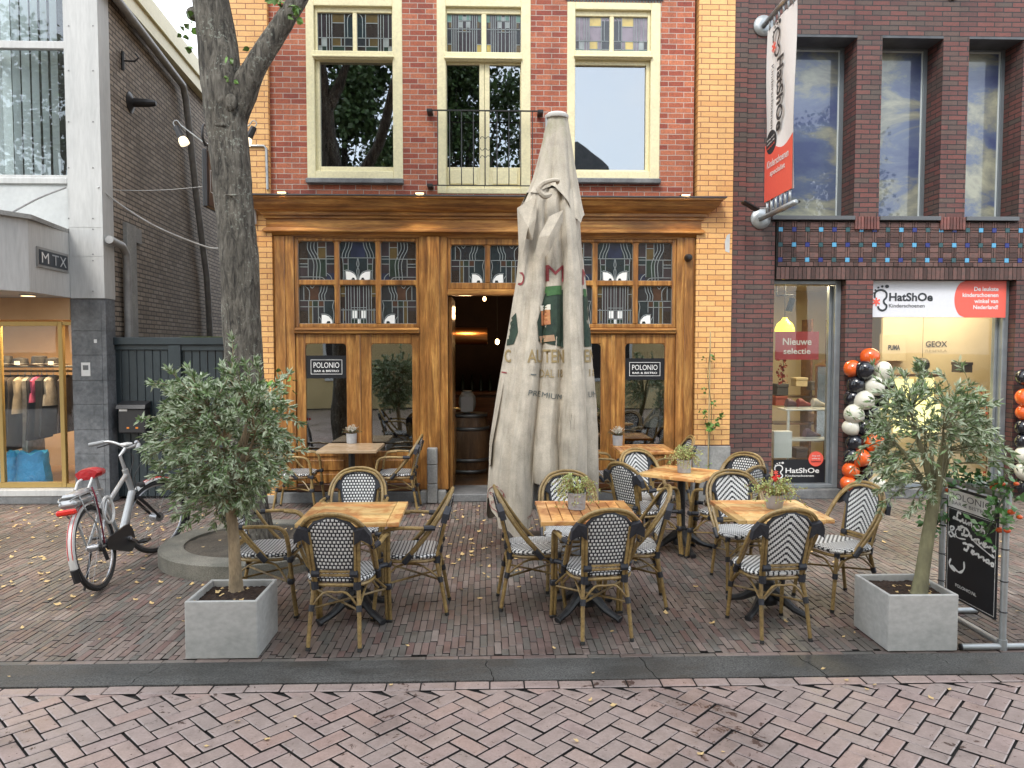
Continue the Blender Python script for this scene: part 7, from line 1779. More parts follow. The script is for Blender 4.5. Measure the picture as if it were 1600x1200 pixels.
def fender(T, cx, a0, a1, nm_):
    b = MB(T); n = 22; vs = []; sec = [(-.030, -.012), (-.024, .004), (0, .010), (.024, .004), (.030, -.012)]
    for i in range(n + 1):
        a = a0 + (a1 - a0) * i / n
        for (s, r_) in sec: q = RW + .022 + r_; vs.append((cx + math.cos(a) * q, s, RW + math.sin(a) * q))
    b.add(vs, [(i * 5 + k, i * 5 + k + 1, (i + 1) * 5 + k + 1, (i + 1) * 5 + k) for i in range(n) for k in range(4)]); f = b.build(nm_, m_bwh, bt, True)
    b = MB(T)
    for i in range(n + 1): pass
    for s in (-.016, .016): b.tube([(cx + math.cos(a0 + (a1 - a0) * i / n) * (RW + .032), s, RW + math.sin(a0 + (a1 - a0) * i / n) * (RW + .032)) for i in range(2, n - 1)], .003, 4)
    b.build('red_stripe', m_brl, f)
    b = MB(T); aE = a1 if cx < .5 else a1; q = RW + .026
    b.box(-.001, 0, 0, 0, 0, 0) if False else None
    p0, p1 = (cx + math.cos(aE) * q, RW + math.sin(aE) * q), (cx + math.cos(aE + (.28 if a1 > a0 else -.28)) * (q + .01), RW + math.sin(aE + (.28 if a1 > a0 else -.28)) * (q + .01))
    b.tube([(p0[0], 0, p0[1]), (p1[0], 0, p1[1])], [.026, .03], 8); b.build('mud_flap', m_bk, f)
    b = MB(T)
    for s in (-.045, .045): b.tube([(cx, s, RW), (cx + math.cos(a1 * .9 + a0 * .1) * (RW + .02), s * .6, RW + math.sin(a1 * .9 + a0 * .1) * (RW + .02))], .003, 5)
    b.build('stays', m_rim, f)
fender(TB, 0, R(60), R(192), 'mudguard'); fender(TS, WB, R(125), R(-8), 'mudguard')
bbk = Vector((.46, 0, .29)); sc0 = Vector((.30, 0, .70))
b = MB(TB)
b.tube([hb + Vector((-.01, 0, .02)), bbk], .032, 12); b.tube([ht_ + Vector((.005, 0, -.05)), Vector((.32, 0, .62))], .02, 10)
b.tube([bbk, Vector((.27, 0, .78))], .018, 10); b.tube([hb, ht_], .026, 12)
for s in (-.055, .055): b.tube([bbk + Vector((0, s * .5, 0)), (0, s, RW)], .010, 8); b.tube([(.31, s * .35, .66), (0, s, RW)], .009, 8)
fr_ = b.build('frame', m_sil, bt, True)
b = MB(TB); b.tube([Vector((.27, 0, .74)), Vector((.245, 0, .88))], .013, 10); b.build('seat_post', m_rim, bt)
# saddle under its red cover
b = MB(TB); c = Vector((.235, 0, .915)); n = 16; vs = []
prof = [(-.15, .04, .02), (-.145, .085, .045), (-.09, .10, .05), (-.02, .085, .045), (.05, .05, .035), (.12, .035, .03), (.155, .02, .015)]
for (x, w2, h_) in prof:
    for k in range(n): a = 2 * math.pi * k / n; vs.append(c + Vector((x, math.cos(a) * w2 * (1 + .1 * math.sin(a * 5 + x * 40)), math.sin(a) * h_ + (.015 if x < 0 else 0))))
b.add(vs, [(i * n + k, i * n + (k + 1) % n, (i + 1) * n + (k + 1) % n, (i + 1) * n + k) for i in range(6) for k in range(n)] + [tuple(range(n)), tuple(range(6 * n, 7 * n))]); b.build('saddle', m_bred, bt, True)
# fork, stem, bars
b = MB(TS)
for s in (-.052, .052): b.tube([hb + Vector((0, s, -.02)), (WB - .14, s, .5), (WB, s, RW)], [.018, .016, .012], 8)
b.tube([hb + Vector((0, -.055, -.02)), hb + Vector((0, .055, -.02))], .02, 8); b.build('fork', m_bk, bt, True)
b = MB(TS); st2 = ht_ + sax * .14; b.tube([ht_, st2, st2 + Vector((.06, 0, .06))], .016, 10)
hbp = st2 + Vector((.06, 0, .06)); b.tube(smooth_path([hbp + Vector((-.13, -.31, .03)), hbp + Vector((-.02, -.2, .05)), hbp + Vector((.02, -.07, .015)), hbp, hbp + Vector((.02, .07, .015)), hbp + Vector((-.02, .2, .05)), hbp + Vector((-.13, .31, .03))], 4), .0125, 10); hbo = b.build('handlebar', m_sil, bt, True)
for s in (-1, 1):
    b = MB(TS); b.tube([hbp + Vector((-.045, s * .225, .047)), hbp + Vector((-.13, s * .312, .03))], .018, 10); b.build('grip', plain('grip_grey', (.3, .31, .31), .6), hbo)
    b = MB(TS); b.tube([hbp + Vector((-.02, s * .2, .045)), hbp + Vector((.02, s * .23, .02)), hbp + Vector((-.05, s * .31, -.01))], .006, 6); b.build('brake_lever', m_bk, hbo)
b = MB(TS); b.box(hbp.x - .03, hbp.x + .05, -.04, .04, hbp.z + .02, hbp.z + .045, 0, .008); b.build('display', m_bwh, hbo)
b = MB(TS); b.ball(hbp + Vector((-.01, .16, .06)), .022, 0, 10); b.build('bell', m_rim, hbo)
b = MB(TS); b.tube(smooth_path([hbp + Vector((.0, .12, 0)), hbp + Vector((.1, .08, -.12)), hbp + Vector((.06, .02, -.28)), hb + Vector((.03, .03, 0))], 4), .004, 5); b.tube(smooth_path([hbp + Vector((.0, -.12, 0)), hbp + Vector((.12, -.06, -.1)), hbp + Vector((.05, -.02, -.25)), hb + Vector((0, .03, .05))], 4), .004, 5); b.build('cables', m_bk, bt, True)
b = MB(TS); b.tube([hb + Vector((.06, 0, .06)), hb + Vector((.11, 0, .06))], [.03, .035], 12); b.build('headlight', m_bk, bt)
# rack with battery, rear light
b = MB(TB); zr2 = .80
for s in (-.06, .06):
    b.tube(smooth_path([(.2, s, zr2 - .02), (0, s, zr2), (-.26, s, zr2), (-.3, s * .6, zr2 - .02)], 3), .006, 6)
    b.tube(smooth_path([(-.2, s, zr2), (-.16, s * 1.3, zr2 - .14), (-.05, s * 1.2, zr2 - .25), (0, s, RW + .02)], 4), .007, 6); b.tube(smooth_path([(-.02, s, zr2), (-.0, s * 1.3, zr2 - .16), (.0, s, RW + .02)], 4), .006, 6)
b.tube([(-.18, -.06, zr2), (-.18, .06, zr2)], .006, 6); b.tube([(0, -.06, zr2), (0, .06, zr2)], .006, 6); rk = b.build('rack', m_sil, bt, True)
b = MB(TB); b.box(-.29, .11, -.07, .07, zr2 - .075, zr2 - .012, 0, .025); b.box(-.25, .08, -.055, .055, zr2 - .010, zr2 + .03, 0, .018); b.build('battery', m_sil, rk)
b = MB(TB); b.tube(smooth_path([(-.02, -.05, zr2 + .03), (.06, -.05, zr2 + .09), (.16, 0, zr2 + .10), (.06, .05, zr2 + .09), (-.02, .05, zr2 + .03)], 4), .009, 6); b.build('rack_clamp', m_bwh, rk, True)
b = MB(TB); b.box(-.325, -.29, -.075, .075, zr2 - .12, zr2 - .075, 0, .012); b.build('rear_light', m_brl, bt)
b = MB(TB); b.tube([(.0, .07, zr2 + .035), (-.01, .09, zr2 - .05), (.03, .075, .5), (.05, .06, .36)], .007, 5); b.build('elastic_strap', plain('strap_wine', (.16, .01, .03), .6), bt)
# drive
b = MB(TB); y = .065
cx2 = [(.46, .29 + .0), ]
g = []
for k in range(13): a = R(-90 + 180 * k / 12); g.append((.46 + math.cos(a) * .12, .29 + math.sin(a) * .12))
for k in range(9): a = R(90 + 180 * k / 8); g.append((.0 + .12 + math.cos(a) * .05, RW - .01 + math.sin(a) * .05))
b.prism(g, y - .012, y + .006, 0, lambda u, v, w: (u, w, v)); b.build('chain_guard', m_bk, bt)
b = MB(TB); b.tube([(.46, -.07, .29), (.46, .09, .29)], .022, 12); b.tube([(.46, .085, .29), (.56, .095, .22 + .01)], [.014, .011], 8); b.tube([(.46, -.075, .29), (.36, -.085, .36)], [.014, .011], 8); cr_ = b.build('cranks', m_rim, bt, True)
b = MB(TB); b.box(.52, .62, .105, .19, .215, .24, 0, .008); b.build('pedal', m_bk, cr_); b = MB(TB); b.box(.31, .41, -.185, -.10, .35, .375, 0, .008); b.build('pedal', m_bk, cr_)
b = MB(TB); b.tube([(.02, .035, RW), (.02, .06, RW)], .045, 14); b.tube([(.02, .06, RW - .03), (.04, .065, RW - .12)], .016, 8); b.build('gears', m_bk, bt)
b = MB(TB); b.tube([(.05, -.05, RW - .02), (.0, -.09, .15), (-.03, -.125, .02)], .010, 6); b.build('kickstand', m_bk, bt)
b = MB(TB); b.tube([(.22 + math.cos(a) * .09, .06 - .0 * a, .60 + math.sin(a) * .11) for a in [k * .35 for k in range(18)]], .012, 6, closed=True); b.build('ring_lock', m_bwh, bt, True)

# ================================================================== BALLOON GARLANDS
m_bo = pm('balloon_orange', (.75, .13, .02), (.68, .10, .015), 3, .12, spec=.8); m_bb = pm('balloon_black', (.008, .009, .014), (.012, .013, .018), 3, .12, spec=.8); m_bw = pm('balloon_white', (.66, .65, .55), (.62, .61, .52), 3, .18, spec=.6)
BM = {'o': m_bo, 'b': m_bb, 'w': m_bw}
def garland(lb, L, Y0, org_px):
    o = at(org_px[0], org_px[1], Y0); t_ = thing('balloon_garland', lb, 'balloon garland', (o.x, o.y, 0))
    me_cache = {}
    for i, (px, py, r_, c_, dy) in enumerate(L):
        q = at(px, py, Y0 + dy); rad = r_ * Y0 / FOC * 1.03; b = MB()
        b.lathe([(.0001, -1.0), (.35, -.93), (.7, -.7), (.93, -.3), (1, .1), (.93, .5), (.72, .8), (.4, .96), (.0001, 1.02)] and [(rad * p[0], rad * p[1] * 1.03) for p in [(.0001, -1.05), (.06, -1.04), (.3, -.92), (.55, -.78), (.8, -.5), (.95, -.18), (1, .12), (.95, .42), (.82, .66), (.6, .85), (.35, .96), (.0001, 1.0)]], q, 22, 0, Matrix.Rotation(random.uniform(-.8, .8), 3, 'X') @ Matrix.Rotation(random.uniform(-1, 1), 3, 'Y'))
        b.build('balloon', BM[c_], t_, True)
    b = MB(); b.tube(smooth_path([at(px, py, Y0 + .12) for px, py, *_ in L[::4]], 3), .006, 5); b.build('string', m_blk, t_)
YB_ = FY - .16
garland('garland of orange, black and white balloons on the brick between the two shop windows', [(1359, 559, 14.5, 'o', 0), (1332, 577, 13.5, 'o', .03), (1351, 579, 14.5, 'b', -.08), (1379, 580, 14.5, 'w', -.03), (1337, 602, 14, 'b', 0), (1367, 604, 15, 'w', -.08), (1385, 600, 12, 'b', .08), (1333, 622, 13, 'b', .04), (1350, 626, 15, 'w', -.08), (1374, 625, 14, 'b', .04), (1335, 647, 15, 'w', -.04), (1361, 646, 14, 'b', .02), (1330, 668, 13, 'w', 0), (1352, 668, 14, 'b', -.03), (1372, 665, 13, 'b', .05), (1366, 692, 14.5, 'o', -.08), (1335, 693, 13.5, 'b', 0), (1380, 690, 10, 'b', .06), (1331, 713, 13, 'b', 0), (1345, 716, 14, 'o', -.06), (1365, 712, 12, 'b', .04), (1330, 735, 13, 'o', 0), (1352, 738, 12, 'b', .04), (1325, 756, 12, 'o', 0), (1345, 760, 14, 'b', -.02), (1372, 758, 13, 'w', -.02), (1350, 776, 12, 'b', .0)], YB_, (1350, 770))
garland('second balloon garland cut by the right edge of the photo', [(1600, 590, 13, 'b', 0), (1602, 622, 14, 'o', -.03), (1622, 610, 14, 'w', 0), (1602, 645, 13, 'o', 0), (1598, 668, 12, 'b', 0), (1618, 660, 14, 'b', .02), (1600, 690, 13, 'b', 0), (1601, 712, 14, 'w', -.03), (1601, 737, 14, 'w', -.04), (1620, 725, 14, 'o', .02), (1604, 762, 14, 'b', 0), (1625, 755, 13, 'w', 0)], YB_, (1602, 770))

# ================================================================== PAVEMENT STAND WITH BANNER
p_f, p_r = W(3.18, 4.80), W(3.16, 5.46); zt_ = 1.0
ps = thing('pavement_stand', 'galvanised pipe stand holding a black menu banner at the right edge of the terrace', 'pavement sign', (p_f.x, p_f.y, 0))
du = (p_r - p_f).normalized(); un = Vector((du.y, -du.x, 0))
if un.x > 0: un = -un                                    # towards the left (visible face)
b = MB(); r_ = .021
b.tube([p_f + Vector((0, 0, .05)), p_f + Vector((0, 0, zt_))], r_, 14); b.tube([p_r + Vector((0, 0, .05)), p_r + Vector((0, 0, zt_))], r_, 14); b.tube([p_f + Vector((0, 0, zt_)), p_r + Vector((0, 0, zt_))], r_, 14)
b.tube([p_f + Vector((0, 0, .035)), p_r + Vector((0, 0, .035))], r_, 14)
for p in (p_f, p_r):
    b.tube([p + un * .27 + Vector((0, 0, .022)), p - un * .27 + Vector((0, 0, .022))], r_, 14)
    for z in (.04, zt_): b.tube([p + Vector((0, 0, z - .045)), p + Vector((0, 0, z + .03))], r_ + .007, 14)
b.build('pipe_frame', m_gal, ps, True)
b = MB()
for s in (-1, 1):
    for p in (p_f, p_r): e = p + un * .27 * s + Vector((0, 0, .022)); b.tube([e, e + un * s * .008], .022, 12)
b.build('end_caps', m_blk, ps)
wdt = (p_r - p_f).length - .12; A_ = p_r - du * .06; z0_, z1_ = .17, .965
Ur = -du; 
def BP(u, v, w=0): return A_ + Ur * (u * wdt) + un * (.006 + w) + Vector((0, 0, z0_ + v * (z1_ - z0_)))
Fp = lambda u, v, w: BP(u, v, w)
b = MB(); b.prism([(0, 0), (1, 0), (1, 1), (0, 1)], -.004, .002, 0, Fp); bn = b.build('banner', m_sgn, ps)
b = MB(); b.prism([(.02, .815), (.93, .815), (.93, .975), (.02, .975)], .002, .003, 0, Fp); b.build('white_field', m_wht, ps)
b = MB(); 
for s in ((.03, .02, .97, .023), (.03, .80, .97, .803)): b.prism([(s[0], s[1]), (s[2], s[1]), (s[2], s[3]), (s[0], s[3])], .002, .003, 0, Fp)
for s in ((.03, .02, .036, .80), (.964, .02, .97, .80)): b.prism([(s[0], s[1]), (s[2], s[1]), (s[2], s[3]), (s[0], s[3])], .002, .003, 0, Fp)
b.build('border', m_wht, ps)
VZ = (0, 0, 1); m_gl = plain('letters_grey', (.12, .12, .13), .5)
def bt_(s, u, v, w, h, mt, al='L', off=0.0, sh=0.0, rot=0): text(s, mt, BP(u, v, .004), Ur, VZ, wdt * w if w else None, h * (z1_ - z0_), ps, align=al, offset=off, shear=sh, lift=0, rot=rot)
bt_('POLONIO', .07, .895, .82, .055, m_gl); bt_('BAR & BISTRO', .10, .845, .72, .03, m_gl)
# hand-drawn script lettering as brush strokes
def stroke(pts, w=.02):
    P2 = sp2(pts, 6); n = len(P2); k = (z1_ - z0_) / wdt
    ww = [w * wdt * (.45 + .75 * abs(math.sin(i * .5))) for i in range(n)]
    bs.ribbon([(p[0] * wdt, p[1] * (z1_ - z0_)) for p in P2], ww, .002, .0035, 0, lambda u, v, q: BP(u / wdt, v / (z1_ - z0_), q))
bs = MB()
LT = {'u': [(0, .55), (.1, .9), (.1, .3), (.25, .05), (.5, .3), (.55, .9), (.55, .2), (.75, .05), (.95, .4)], 'n': [(0, .3), (.1, .85), (.12, 0), (.15, .5), (.4, .9), (.5, .75), (.5, .2), (.65, .03), (.95, .4)], 'c': [(.75, .75), (.5, .92), (.1, .6), (.15, .15), (.5, 0), (.95, .35)], 'h': [(0, .4), (.4, 1.5), (.35, 1.8), (.12, 1.5), (.05, 0), (.2, .6), (.45, .85), (.5, .4), (.6, .03), (.95, .4)], 'i': [(0, .4), (.3, .9), (.3, .2), (.55, .03), (.95, .4)], 'e': [(0, .4), (.6, .6), (.5, .95), (.15, .75), (.15, .15), (.5, 0), (.95, .4)], 'r': [(0, .4), (.3, .9), (.35, .75), (.65, .78), (.55, .2), (.7, .03), (.95, .4)], 'a': [(.7, .8), (.4, .92), (.1, .5), (.25, .05), (.55, .3), (.7, .85), (.65, .2), (.75, .03), (.98, .4)], 's': [(0, .2), (.4, .95), (.6, .4), (.4, .0), (.1, .1)], 'L': [(.9, 1.6), (.7, 1.9), (.45, 1.6), (.4, .6), (.1, .1), (-.1, .2), (.1, .35), (.5, .1), (.9, .0), (1.1, .3)], 'D': [(.45, 1.6), (.35, .3), (.1, .1), (.3, .0), (.9, .3), (1.05, 1.1), (.6, 1.75), (0, 1.8), (-.35, 1.3), (-.2, .9), (.05, 1.1)], 'T': [(-.2, 1.3), (-.1, 1.75), (.4, 1.7), (1.3, 1.85), (1.5, 1.6)], '&': [(.9, .1), (.2, 1.2), (.4, 1.75), (.75, 1.5), (.3, .95), (0, .4), (.35, 0), (.8, .5), (1.0, .9)]}
def script(word, u, v, cw, ch, drop):
    x, y = u, v
    for i, ch_ in enumerate(word):
        wl = cw * (1.25 if ch_.isupper() else 1.0); stroke([(x + a * wl, y + c_ * ch) for a, c_ in LT[ch_]], .03 if ch_.isupper() else .024)
        if ch_ == 'T': stroke([(x + wl * .65, y + ch * 1.7), (x + wl * .55, y + ch * .5), (x + wl * .2, y), (x - wl * .1, y + ch * .3)], .034)
        x += wl * (1.1 if ch_.isupper() else .98); y -= drop
script('Lunch', .15, .715, .125, .038, .008); script('Diner', .30, .60, .125, .038, .010); script('Terras', .38, .475, .095, .034, .008); script('&', .05, .545, .15, .055, 0)
stroke([(.33, .66), (.2, .62), (.22, .56), (.4, .57)], .016); stroke([(.55, .585), (.8, .535), (.95, .51), (.9, .535)], .016)
stroke([(.38, .37), (.38, .30), (.28, .255), (.12, .285)], .03); stroke([(.20, .245), (.08, .285), (.11, .345)], .03)
bs.build('script_lettering', m_wht, ps)
bt_('POLONIO.NL', .22, .115, .42, .028, m_wht, off=.01)
b = MB()
for p in (p_f, p_r):
    for z in (.25, .45, .66, .86): b.lathe([(.024, -.004), (.026, 0), (.024, .004)], p + Vector((0, 0, z)), 12); b.tube([p + Vector((0, 0, z)), p + (du if p is p_f else -du) * .06 + Vector((0, 0, z - .01))], .003, 4)
b.build('cable_ties', m_blk, ps)
# fruit garland over the stand
m_fr = pm('orange_fruit', (.72, .13, .02), (.6, .07, .012), 8, .3); m_gl2 = leafmat('garland_leaf', (.05, .14, .03), (.09, .19, .06), .35)
fg = thing('fruit_garland', 'artificial garland of orange fruits and green leaves draped over the pavement stand', 'garland', p_r + Vector((0, 0, zt_)))
rr = random.Random(5); b = MB(); path = smooth_path([p_r + Vector((.0, 0, .66)) + un * .04, p_r + Vector((0, 0, .85)) + un * .06, p_r + Vector((0, 0, 1.02)), p_r.lerp(p_f, .35) + Vector((0, 0, 1.06)) , p_r.lerp(p_f, .7) + Vector((0, 0, 1.04)), p_f + Vector((0, 0, 1.06)), p_f + un * .06 + Vector((0, 0, .92)), p_f + un * .1 + du * .06 + Vector((0, 0, .72))], 8)
b.tube(path, .006, 5); b.build('vine', m_hea, fg)
LM = MB()
for k in range(430):
    p = path[rr.randrange(len(path))] + Vector((rr.gauss(0, .05), rr.gauss(0, .05), rr.gauss(0, .05))); s = rr.uniform(.035, .07); e1 = Vector((rr.uniform(-1, 1), rr.uniform(-1, 1), rr.uniform(-.8, .8))).normalized(); e2 = e1.cross(Vector((rr.uniform(-1, 1), rr.uniform(-1, 1), rr.uniform(-1, 1)))).normalized()
    LM.add([p, p + e1 * s * .5 + e2 * s * .28, p + e1 * s, p + e1 * s * .5 - e2 * s * .28], [(0, 1, 2, 3)])
LM.build('leaves', m_gl2, fg, recalc=False)
for (px, py, k) in ((1479, 757, 1), (1482, 766, 1), (1493, 765, .8), (1481, 804, 1), (1484, 812, 1), (1494, 820, 1.1), (1555, 755, 1.1), (1552, 762, 1), (1567, 757, .9), (1545, 780, 1.1), (1580, 800, 1.1), (1593, 808, .9), (1562, 828, 1.2), (1574, 829, 1), (1553, 856, 1.2), (1510, 760, .9), (1588, 756, .8)):
    yy = p_r.y + (p_f.y - p_r.y) * max(0, min(1, (px - 1485) / 90)) - .03; q = at(px, py, yy); b = MB(); b.ball(q, .019 * k, 0, 12, (1.15, 1.1, .85)); b.build('fruit', m_fr, fg, True)

# ================================================================== HANGING SIGN OF THE BISTRO, LAMPS
XS = -3.08
def onXs(px, py): return onX(px, py, XS)
yn = onXs(319, 270).y; yfw = yn + .62; z1_, z0_ = onXs(319, 232).z, onXs(319, 322).z
hs = thing('hanging_sign', 'brown hanging sign with black frame projecting over the pavement behind the street tree', 'sign', (XS, FY - .07, z1_))
b = MB(); b.box(XS - .025, XS + .025, yn, yfw, z0_, z1_, 0, .01); b.build('board', m_blk, hs)
b = MB(); b.box(XS + .0245, XS + .031, yn + .05, yfw - .03, z0_ + .03, z1_ - .03); b.build('panel', plain('sign_brown', (.075, .05, .04), .4), hs)
text('POLONIO', m_wht, (XS + .032, (yn + yfw) / 2 + .01, z0_ + (z1_ - z0_) * .48), (0, 1, 0), (0, 0, 1), .40, .085, hs, align='C'); text('BAR & BISTRO', m_wht, (XS + .032, (yn + yfw) / 2 + .01, z0_ + (z1_ - z0_) * .38), (0, 1, 0), (0, 0, 1), .38, .03, hs, align='C')
b = MB(); zc2 = (z0_ + z1_) / 2; frame_ring(b, yn + .09, yfw - .07, zc2 - .14, zc2 + .1, .006, .006, .006, .006, 0, 1, 0, 0); vs = b.v; b.v = [Vector((XS + .031 + p.y * .003, p.x, p.z)) for p in vs]; b.build('border', m_wht, hs)
b = MB(); b.tube([(XS, FY - .07, z1_ + .06), (XS, yn + .05, z1_ + .06)], .014, 8); b.tube([(XS, FY - .12, z1_ - .25), (XS, yn + .3, z1_ + .05)], .01, 8)
b.tube(smooth_path([(XS, yn + .05, z1_ + .04), (XS, yn - .03, z1_ + .12), (XS, yn + .0, z1_ + .24), (XS, yn + .1, z1_ + .26), (XS, yn + .12, z1_ + .16)], 4), .014, 8); b.tube([(XS, yn + .1, z1_), (XS, yn + .1, z1_ + .06)], .008, 6); b.tube([(XS, yfw - .08, z1_), (XS, yfw - .08, z1_ + .06)], .008, 6)
b.build('wall_bracket', m_iron, hs, True)
for s, (px, py), lb in ((-1, (286, 219), 'clip lamp with a lit bulb on the left arm above the hanging sign'), (1, (387, 219), 'clip lamp with a lit bulb right of the street tree above the hanging sign')):
    yl = yn + .08; q = at(px, py, yl); t2 = thing('sign_lamp', lb, 'lamp', q, 0, 'lamps over the hanging sign'); u = Vector((-s * .45, 0, -.9)).normalized()
    b = MB(); b.tube([(XS, yl, z1_ + .06), (q.x + s * .02, yl, q.z + .16)], .008, 6); b.tube(smooth_path([q + Vector((s * .02, 0, .16)), q + Vector((s * .06, 0, .21)), q + Vector((s * .10, 0, .18)), q - u * .1], 4), .006, 6); b.build('arm', m_gal, t2)
    b = MB(); b.tube([q - u * .16, q - u * .03], [.032, .04], 14); b.build('housing', m_blk, t2)
    b = MB(); b.tube([q - u * .03, q + u * .0, q + u * .05], [.035, .05, .052], 16); b.build('bulb', plain('lit_bulb', (1, .80, .52), .2, 0, .55), t2, True)
# conduit on the yellow pillar
b = MB(); yc = FY - .085
b.tube([at(385, 228, yc), at(412, 228, yc), at(416, 232, yc), at(418, 296, yc)], .016, 8); o = at(385, 228, yc); tag(b.build('wall_conduit', m_gal, None, True, org=o), 'grey conduit bent round a corner high on the left yellow pillar', 'pipe')
q = at(394, 338, FY - .09); b = MB(); b.box(q.x - .05, q.x + .05, FY - .13, FY - .071, q.z - .1, q.z + .08, 0, .01); tag(b.build('junction_box', m_pan, None, org=q), 'small pale junction box on the left yellow pillar beside the tree', 'junction box')
# climbing plant on a cane
q = at(1106, 745, FY - .16); g0 = Vector((q.x, q.y, 0))
cp = thing('climbing_plant', 'thin climbing plant tied to a bamboo cane against the right yellow pillar', 'plant', g0)
b = MB(); b.tube([g0, Vector((at(1110, 518, q.y).x, q.y, at(1110, 518, q.y).z))], .008, 6); b.build('cane', pm('pale_cane', (.5, .4, .22), (.4, .3, .15), 20, .6), cp)
b = MB(); st_pts = smooth_path([g0 + Vector((.02, 0, 0)), at(1108, 700, q.y - .02), at(1112, 640, q.y - .02), at(1106, 590, q.y - .02), at(1110, 545, q.y - .02)], 5); b.tube(st_pts, .004, 5); b.build('stem', m_hea, cp)
b = MB(); rr = random.Random(8)
for (px, py, n_, s) in ((1112, 665, 16, .09), (1098, 645, 9, .07), (1120, 652, 9, .08), (1112, 628, 6, .06), (1102, 608, 5, .05), (1114, 560, 6, .05), (1100, 560, 5, .04), (1106, 583, 3, .03), (1106, 727, 5, .04)):
    for _ in range(n_): bigleaf(at(px, py, q.y - .03) + Vector((rr.uniform(-.04, .04), rr.uniform(-.05, .03), rr.uniform(-.04, .04))), s * rr.uniform(.6, 1), b)
b.build('leaves', m_lf, cp, recalc=False)
# white patch of paint on yellow pillar corner
b = MB(); q = at(1138, 380, FY - .071); b.prism([(q.x - .04, q.z - .1), (q.x + .015, q.z - .12), (q.x + .02, q.z + .12), (q.x - .02, q.z + .1), (q.x - .045, q.z + .02)], FY - .074, FY - .0705); b.build('mortar_patch', m_pinst, bh)

# ================================================================== FALLEN LEAVES
m_fl = leafmat('fallen_leaf', (.72, .55, .22), (.62, .44, .2), .5); rr = random.Random(31); b = MB()
def lit(x, y, z, s):
    a = rr.uniform(0, 6.28); e1 = Vector((math.cos(a), math.sin(a), rr.uniform(-.1, .35))).normalized(); e2 = Vector((-math.sin(a), math.cos(a), rr.uniform(-.25, .25))).normalized(); p = Vector((x, y, z + .006)); k = Vector((0, 0, s * .16))
    b.add([p, p + e1 * s * .3 + e2 * s * .42 + k * .5, p + e1 * s * .62 + e2 * s * .3, p + e1 * s + k, p + e1 * s * .62 - e2 * s * .3, p + e1 * s * .3 - e2 * s * .42 + k * .4], [(0, 1, 2, 3), (0, 3, 4, 5)])
for k in range(520):
    r_ = rr.random()
    if r_ < .38: x, y = rr.uniform(-6.2, -3.3), rr.uniform(6.3, 9.2)
    elif r_ < .50: x, y = rr.gauss(-3.0, .6), rr.gauss(6.4, .5)
    elif r_ < .72: x, y = rr.gauss(-.2, .35), rr.uniform(6.2, 9.2)
    else: x, y = rr.uniform(-4.5, 5.5), rr.uniform(2.7, 9.2)
    if y > FY - .1 or (x - rc.x) ** 2 + (y - rc.y) ** 2 < .92 ** 2: continue
    lit(x, y, 0, rr.uniform(.026, .058) if y > 5 else rr.uniform(.018, .042))
for (c0, h0) in ((A1, .34), (A2, .34)):
    for _ in range(14): lit(c0.x + rr.uniform(-.19, .19), c0.y + rr.uniform(-.19, .1), h0, rr.uniform(.02, .045))
for _ in range(12): a = rr.uniform(0, 6.28); q = rr.uniform(.1, .6); lit(rc.x + math.cos(a) * q, rc.y + math.sin(a) * q, .15, .03)
tag(b.build('fallen_leaves', m_fl, None, recalc=False), kind='stuff')

# ================================================================== THE OTHER SIDE OF THE STREET (seen only mirrored in the glass)
m_och = pm('ochre_render', (.52, .40, .20), (.46, .35, .17), 1, .8); YO = -5.5
ob = thing('opposite_house', 'ochre rendered house across the street, seen mirrored in the bistro glass', 'building', (-1, YO, 0))
b = MB(); b.box(-9, 9, YO - 4, YO, 0, 6.6); b.build('wall', m_och, ob)
b = MB(); b.prism([(-9, 6.6), (9, 6.6), (9, 6.9), (-9, 6.9)], YO - 4.2, YO + .25); b.prism([(.6, 6.9), (4.2, 6.9), (3.9, 7.9), (2.9, 8.7), (1.9, 8.7), (.9, 7.9)], YO - 3, YO + .1); b.build('roof', m_lead, ob)
for i in range(6):
    for z in (.9, 4.2):
        xw = -7.6 + i * 2.9; b = MB(); frame_ring(b, xw - .7, xw + .7, z, z + 1.9, .1, .1, .1, .1, YO - .02, YO + .05); f = b.build('window', m_pan, ob); b = MB(); b.box(xw - .6, xw + .6, YO + .002, YO + .01, z + .1, z + 1.8); b.build('pane', m_dark, f)
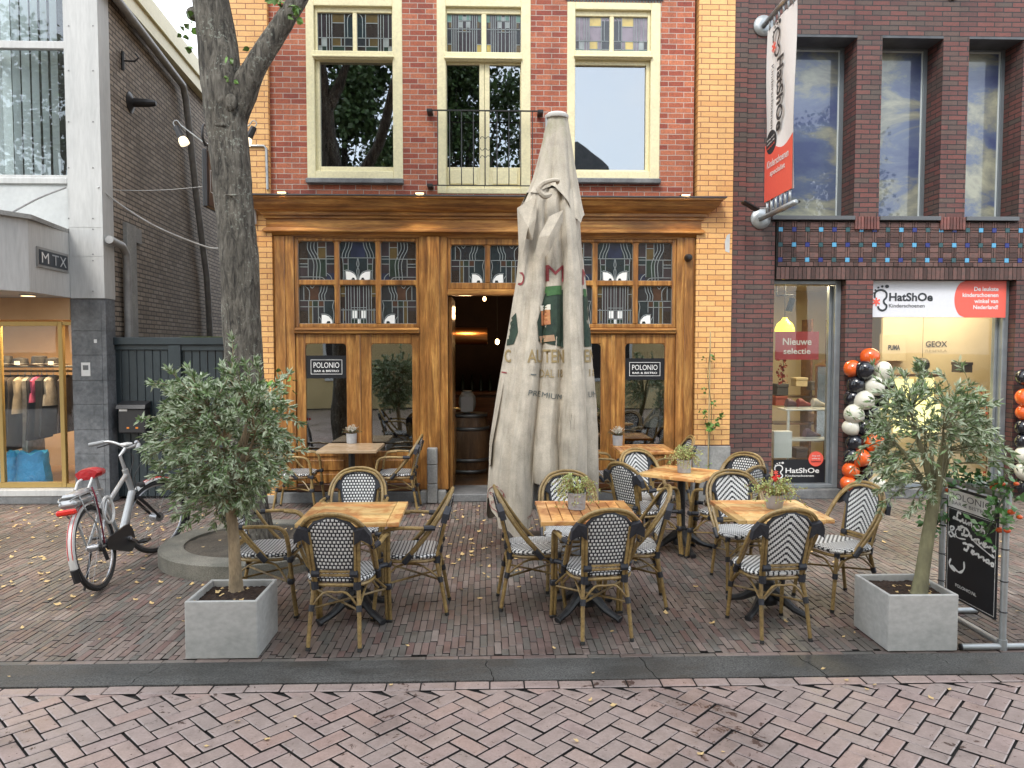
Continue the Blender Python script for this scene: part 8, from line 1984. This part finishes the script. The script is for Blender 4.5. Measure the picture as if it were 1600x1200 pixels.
def crownT(lb, c0, rad, n, trunk):
    rr = random.Random(int(c0[0] * 10)); t2 = thing('street_tree', lb, 'tree', trunk); c0 = Vector(c0); tr = Vector(trunk)
    b = MB(); b.tube([tr, tr.lerp(c0, .6), c0], [.2, .15, .06], 12)
    for k in range(10): a = k * 2.4; b.tube([tr.lerp(c0, .6), c0 + Vector((math.cos(a) * rad[0] * .7, math.sin(a) * rad[1] * .7, rr.uniform(-.5, .7) * rad[2]))], [.05, .015], 6)
    b.build('trunk', m_brk, t2); b = MB()
    cl2 = [c0 + Vector((rr.uniform(-1, 1) * rad[0] * .8, rr.uniform(-1, 1) * rad[1] * .8, rr.uniform(-1, 1) * rad[2] * .8)) for _ in range(34)]
    for k in range(n):
        o = rr.choice(cl2); p = o + Vector((rr.gauss(0, .36), rr.gauss(0, .36), rr.gauss(0, .3))); s = rr.uniform(.10, .19); e1 = Vector((rr.uniform(-1, 1), rr.uniform(-1, 1), rr.uniform(-1, 1))).normalized(); e2 = e1.cross(Vector((rr.uniform(-1, 1), rr.uniform(-1, 1), .4))).normalized()
        b.add([p, p + e1 * s * .5 + e2 * s * .4, p + e1 * s, p + e1 * s * .5 - e2 * s * .4], [(0, 1, 2, 3)])
    b.build('crown', leafmat('far_leaf', (.05, .09, .025), (.06, .10, .03)), t2, recalc=False)
crownT('leafy street tree across the street, mirrored in the left upstairs window', (-4.2, -3.0, 8.8), (2.6, 1.7, 3.3), 26000, (-4.2, -3.0, 0))
crownT('leafy street tree across the street, mirrored in the balcony doors', (-.6, -3.4, 9.2), (2.0, 1.5, 3.3), 18000, (-.7, -3.4, 0))
crownT('leafy street tree across the street, mirrored in the dark upstairs windows', (9.5, -3.0, 7.2), (2.6, 1.6, 2.6), 9000, (9.5, -3.0, 0))
crownT('leafy street tree across the street, mirrored in the window with the blinds', (-12.6, -3.2, 8.4), (2.6, 1.7, 2.8), 8000, (-12.6, -3.2, 0))
# ---- every separate piece an object of its own
for nm in ('script_lettering', 'corner_brickwork', 'meeting_stiles', 'stone_base', 'bottom_rail', 'bracket', 'door_stones', 'wood_pilasters', 'header_boards', 'stone_plinth', 'window_trim', 'cable_ties', 'end_caps', 'pier_feet', 'brick_wall', 'transom_rail', 'lining', 'hoops', 'uprights', 'boards', 'orange_marks', 'gate_posts'):
    for o in [o for o in C.objects if o.name.split('.')[0] == nm and o.type == 'MESH']: split(o)
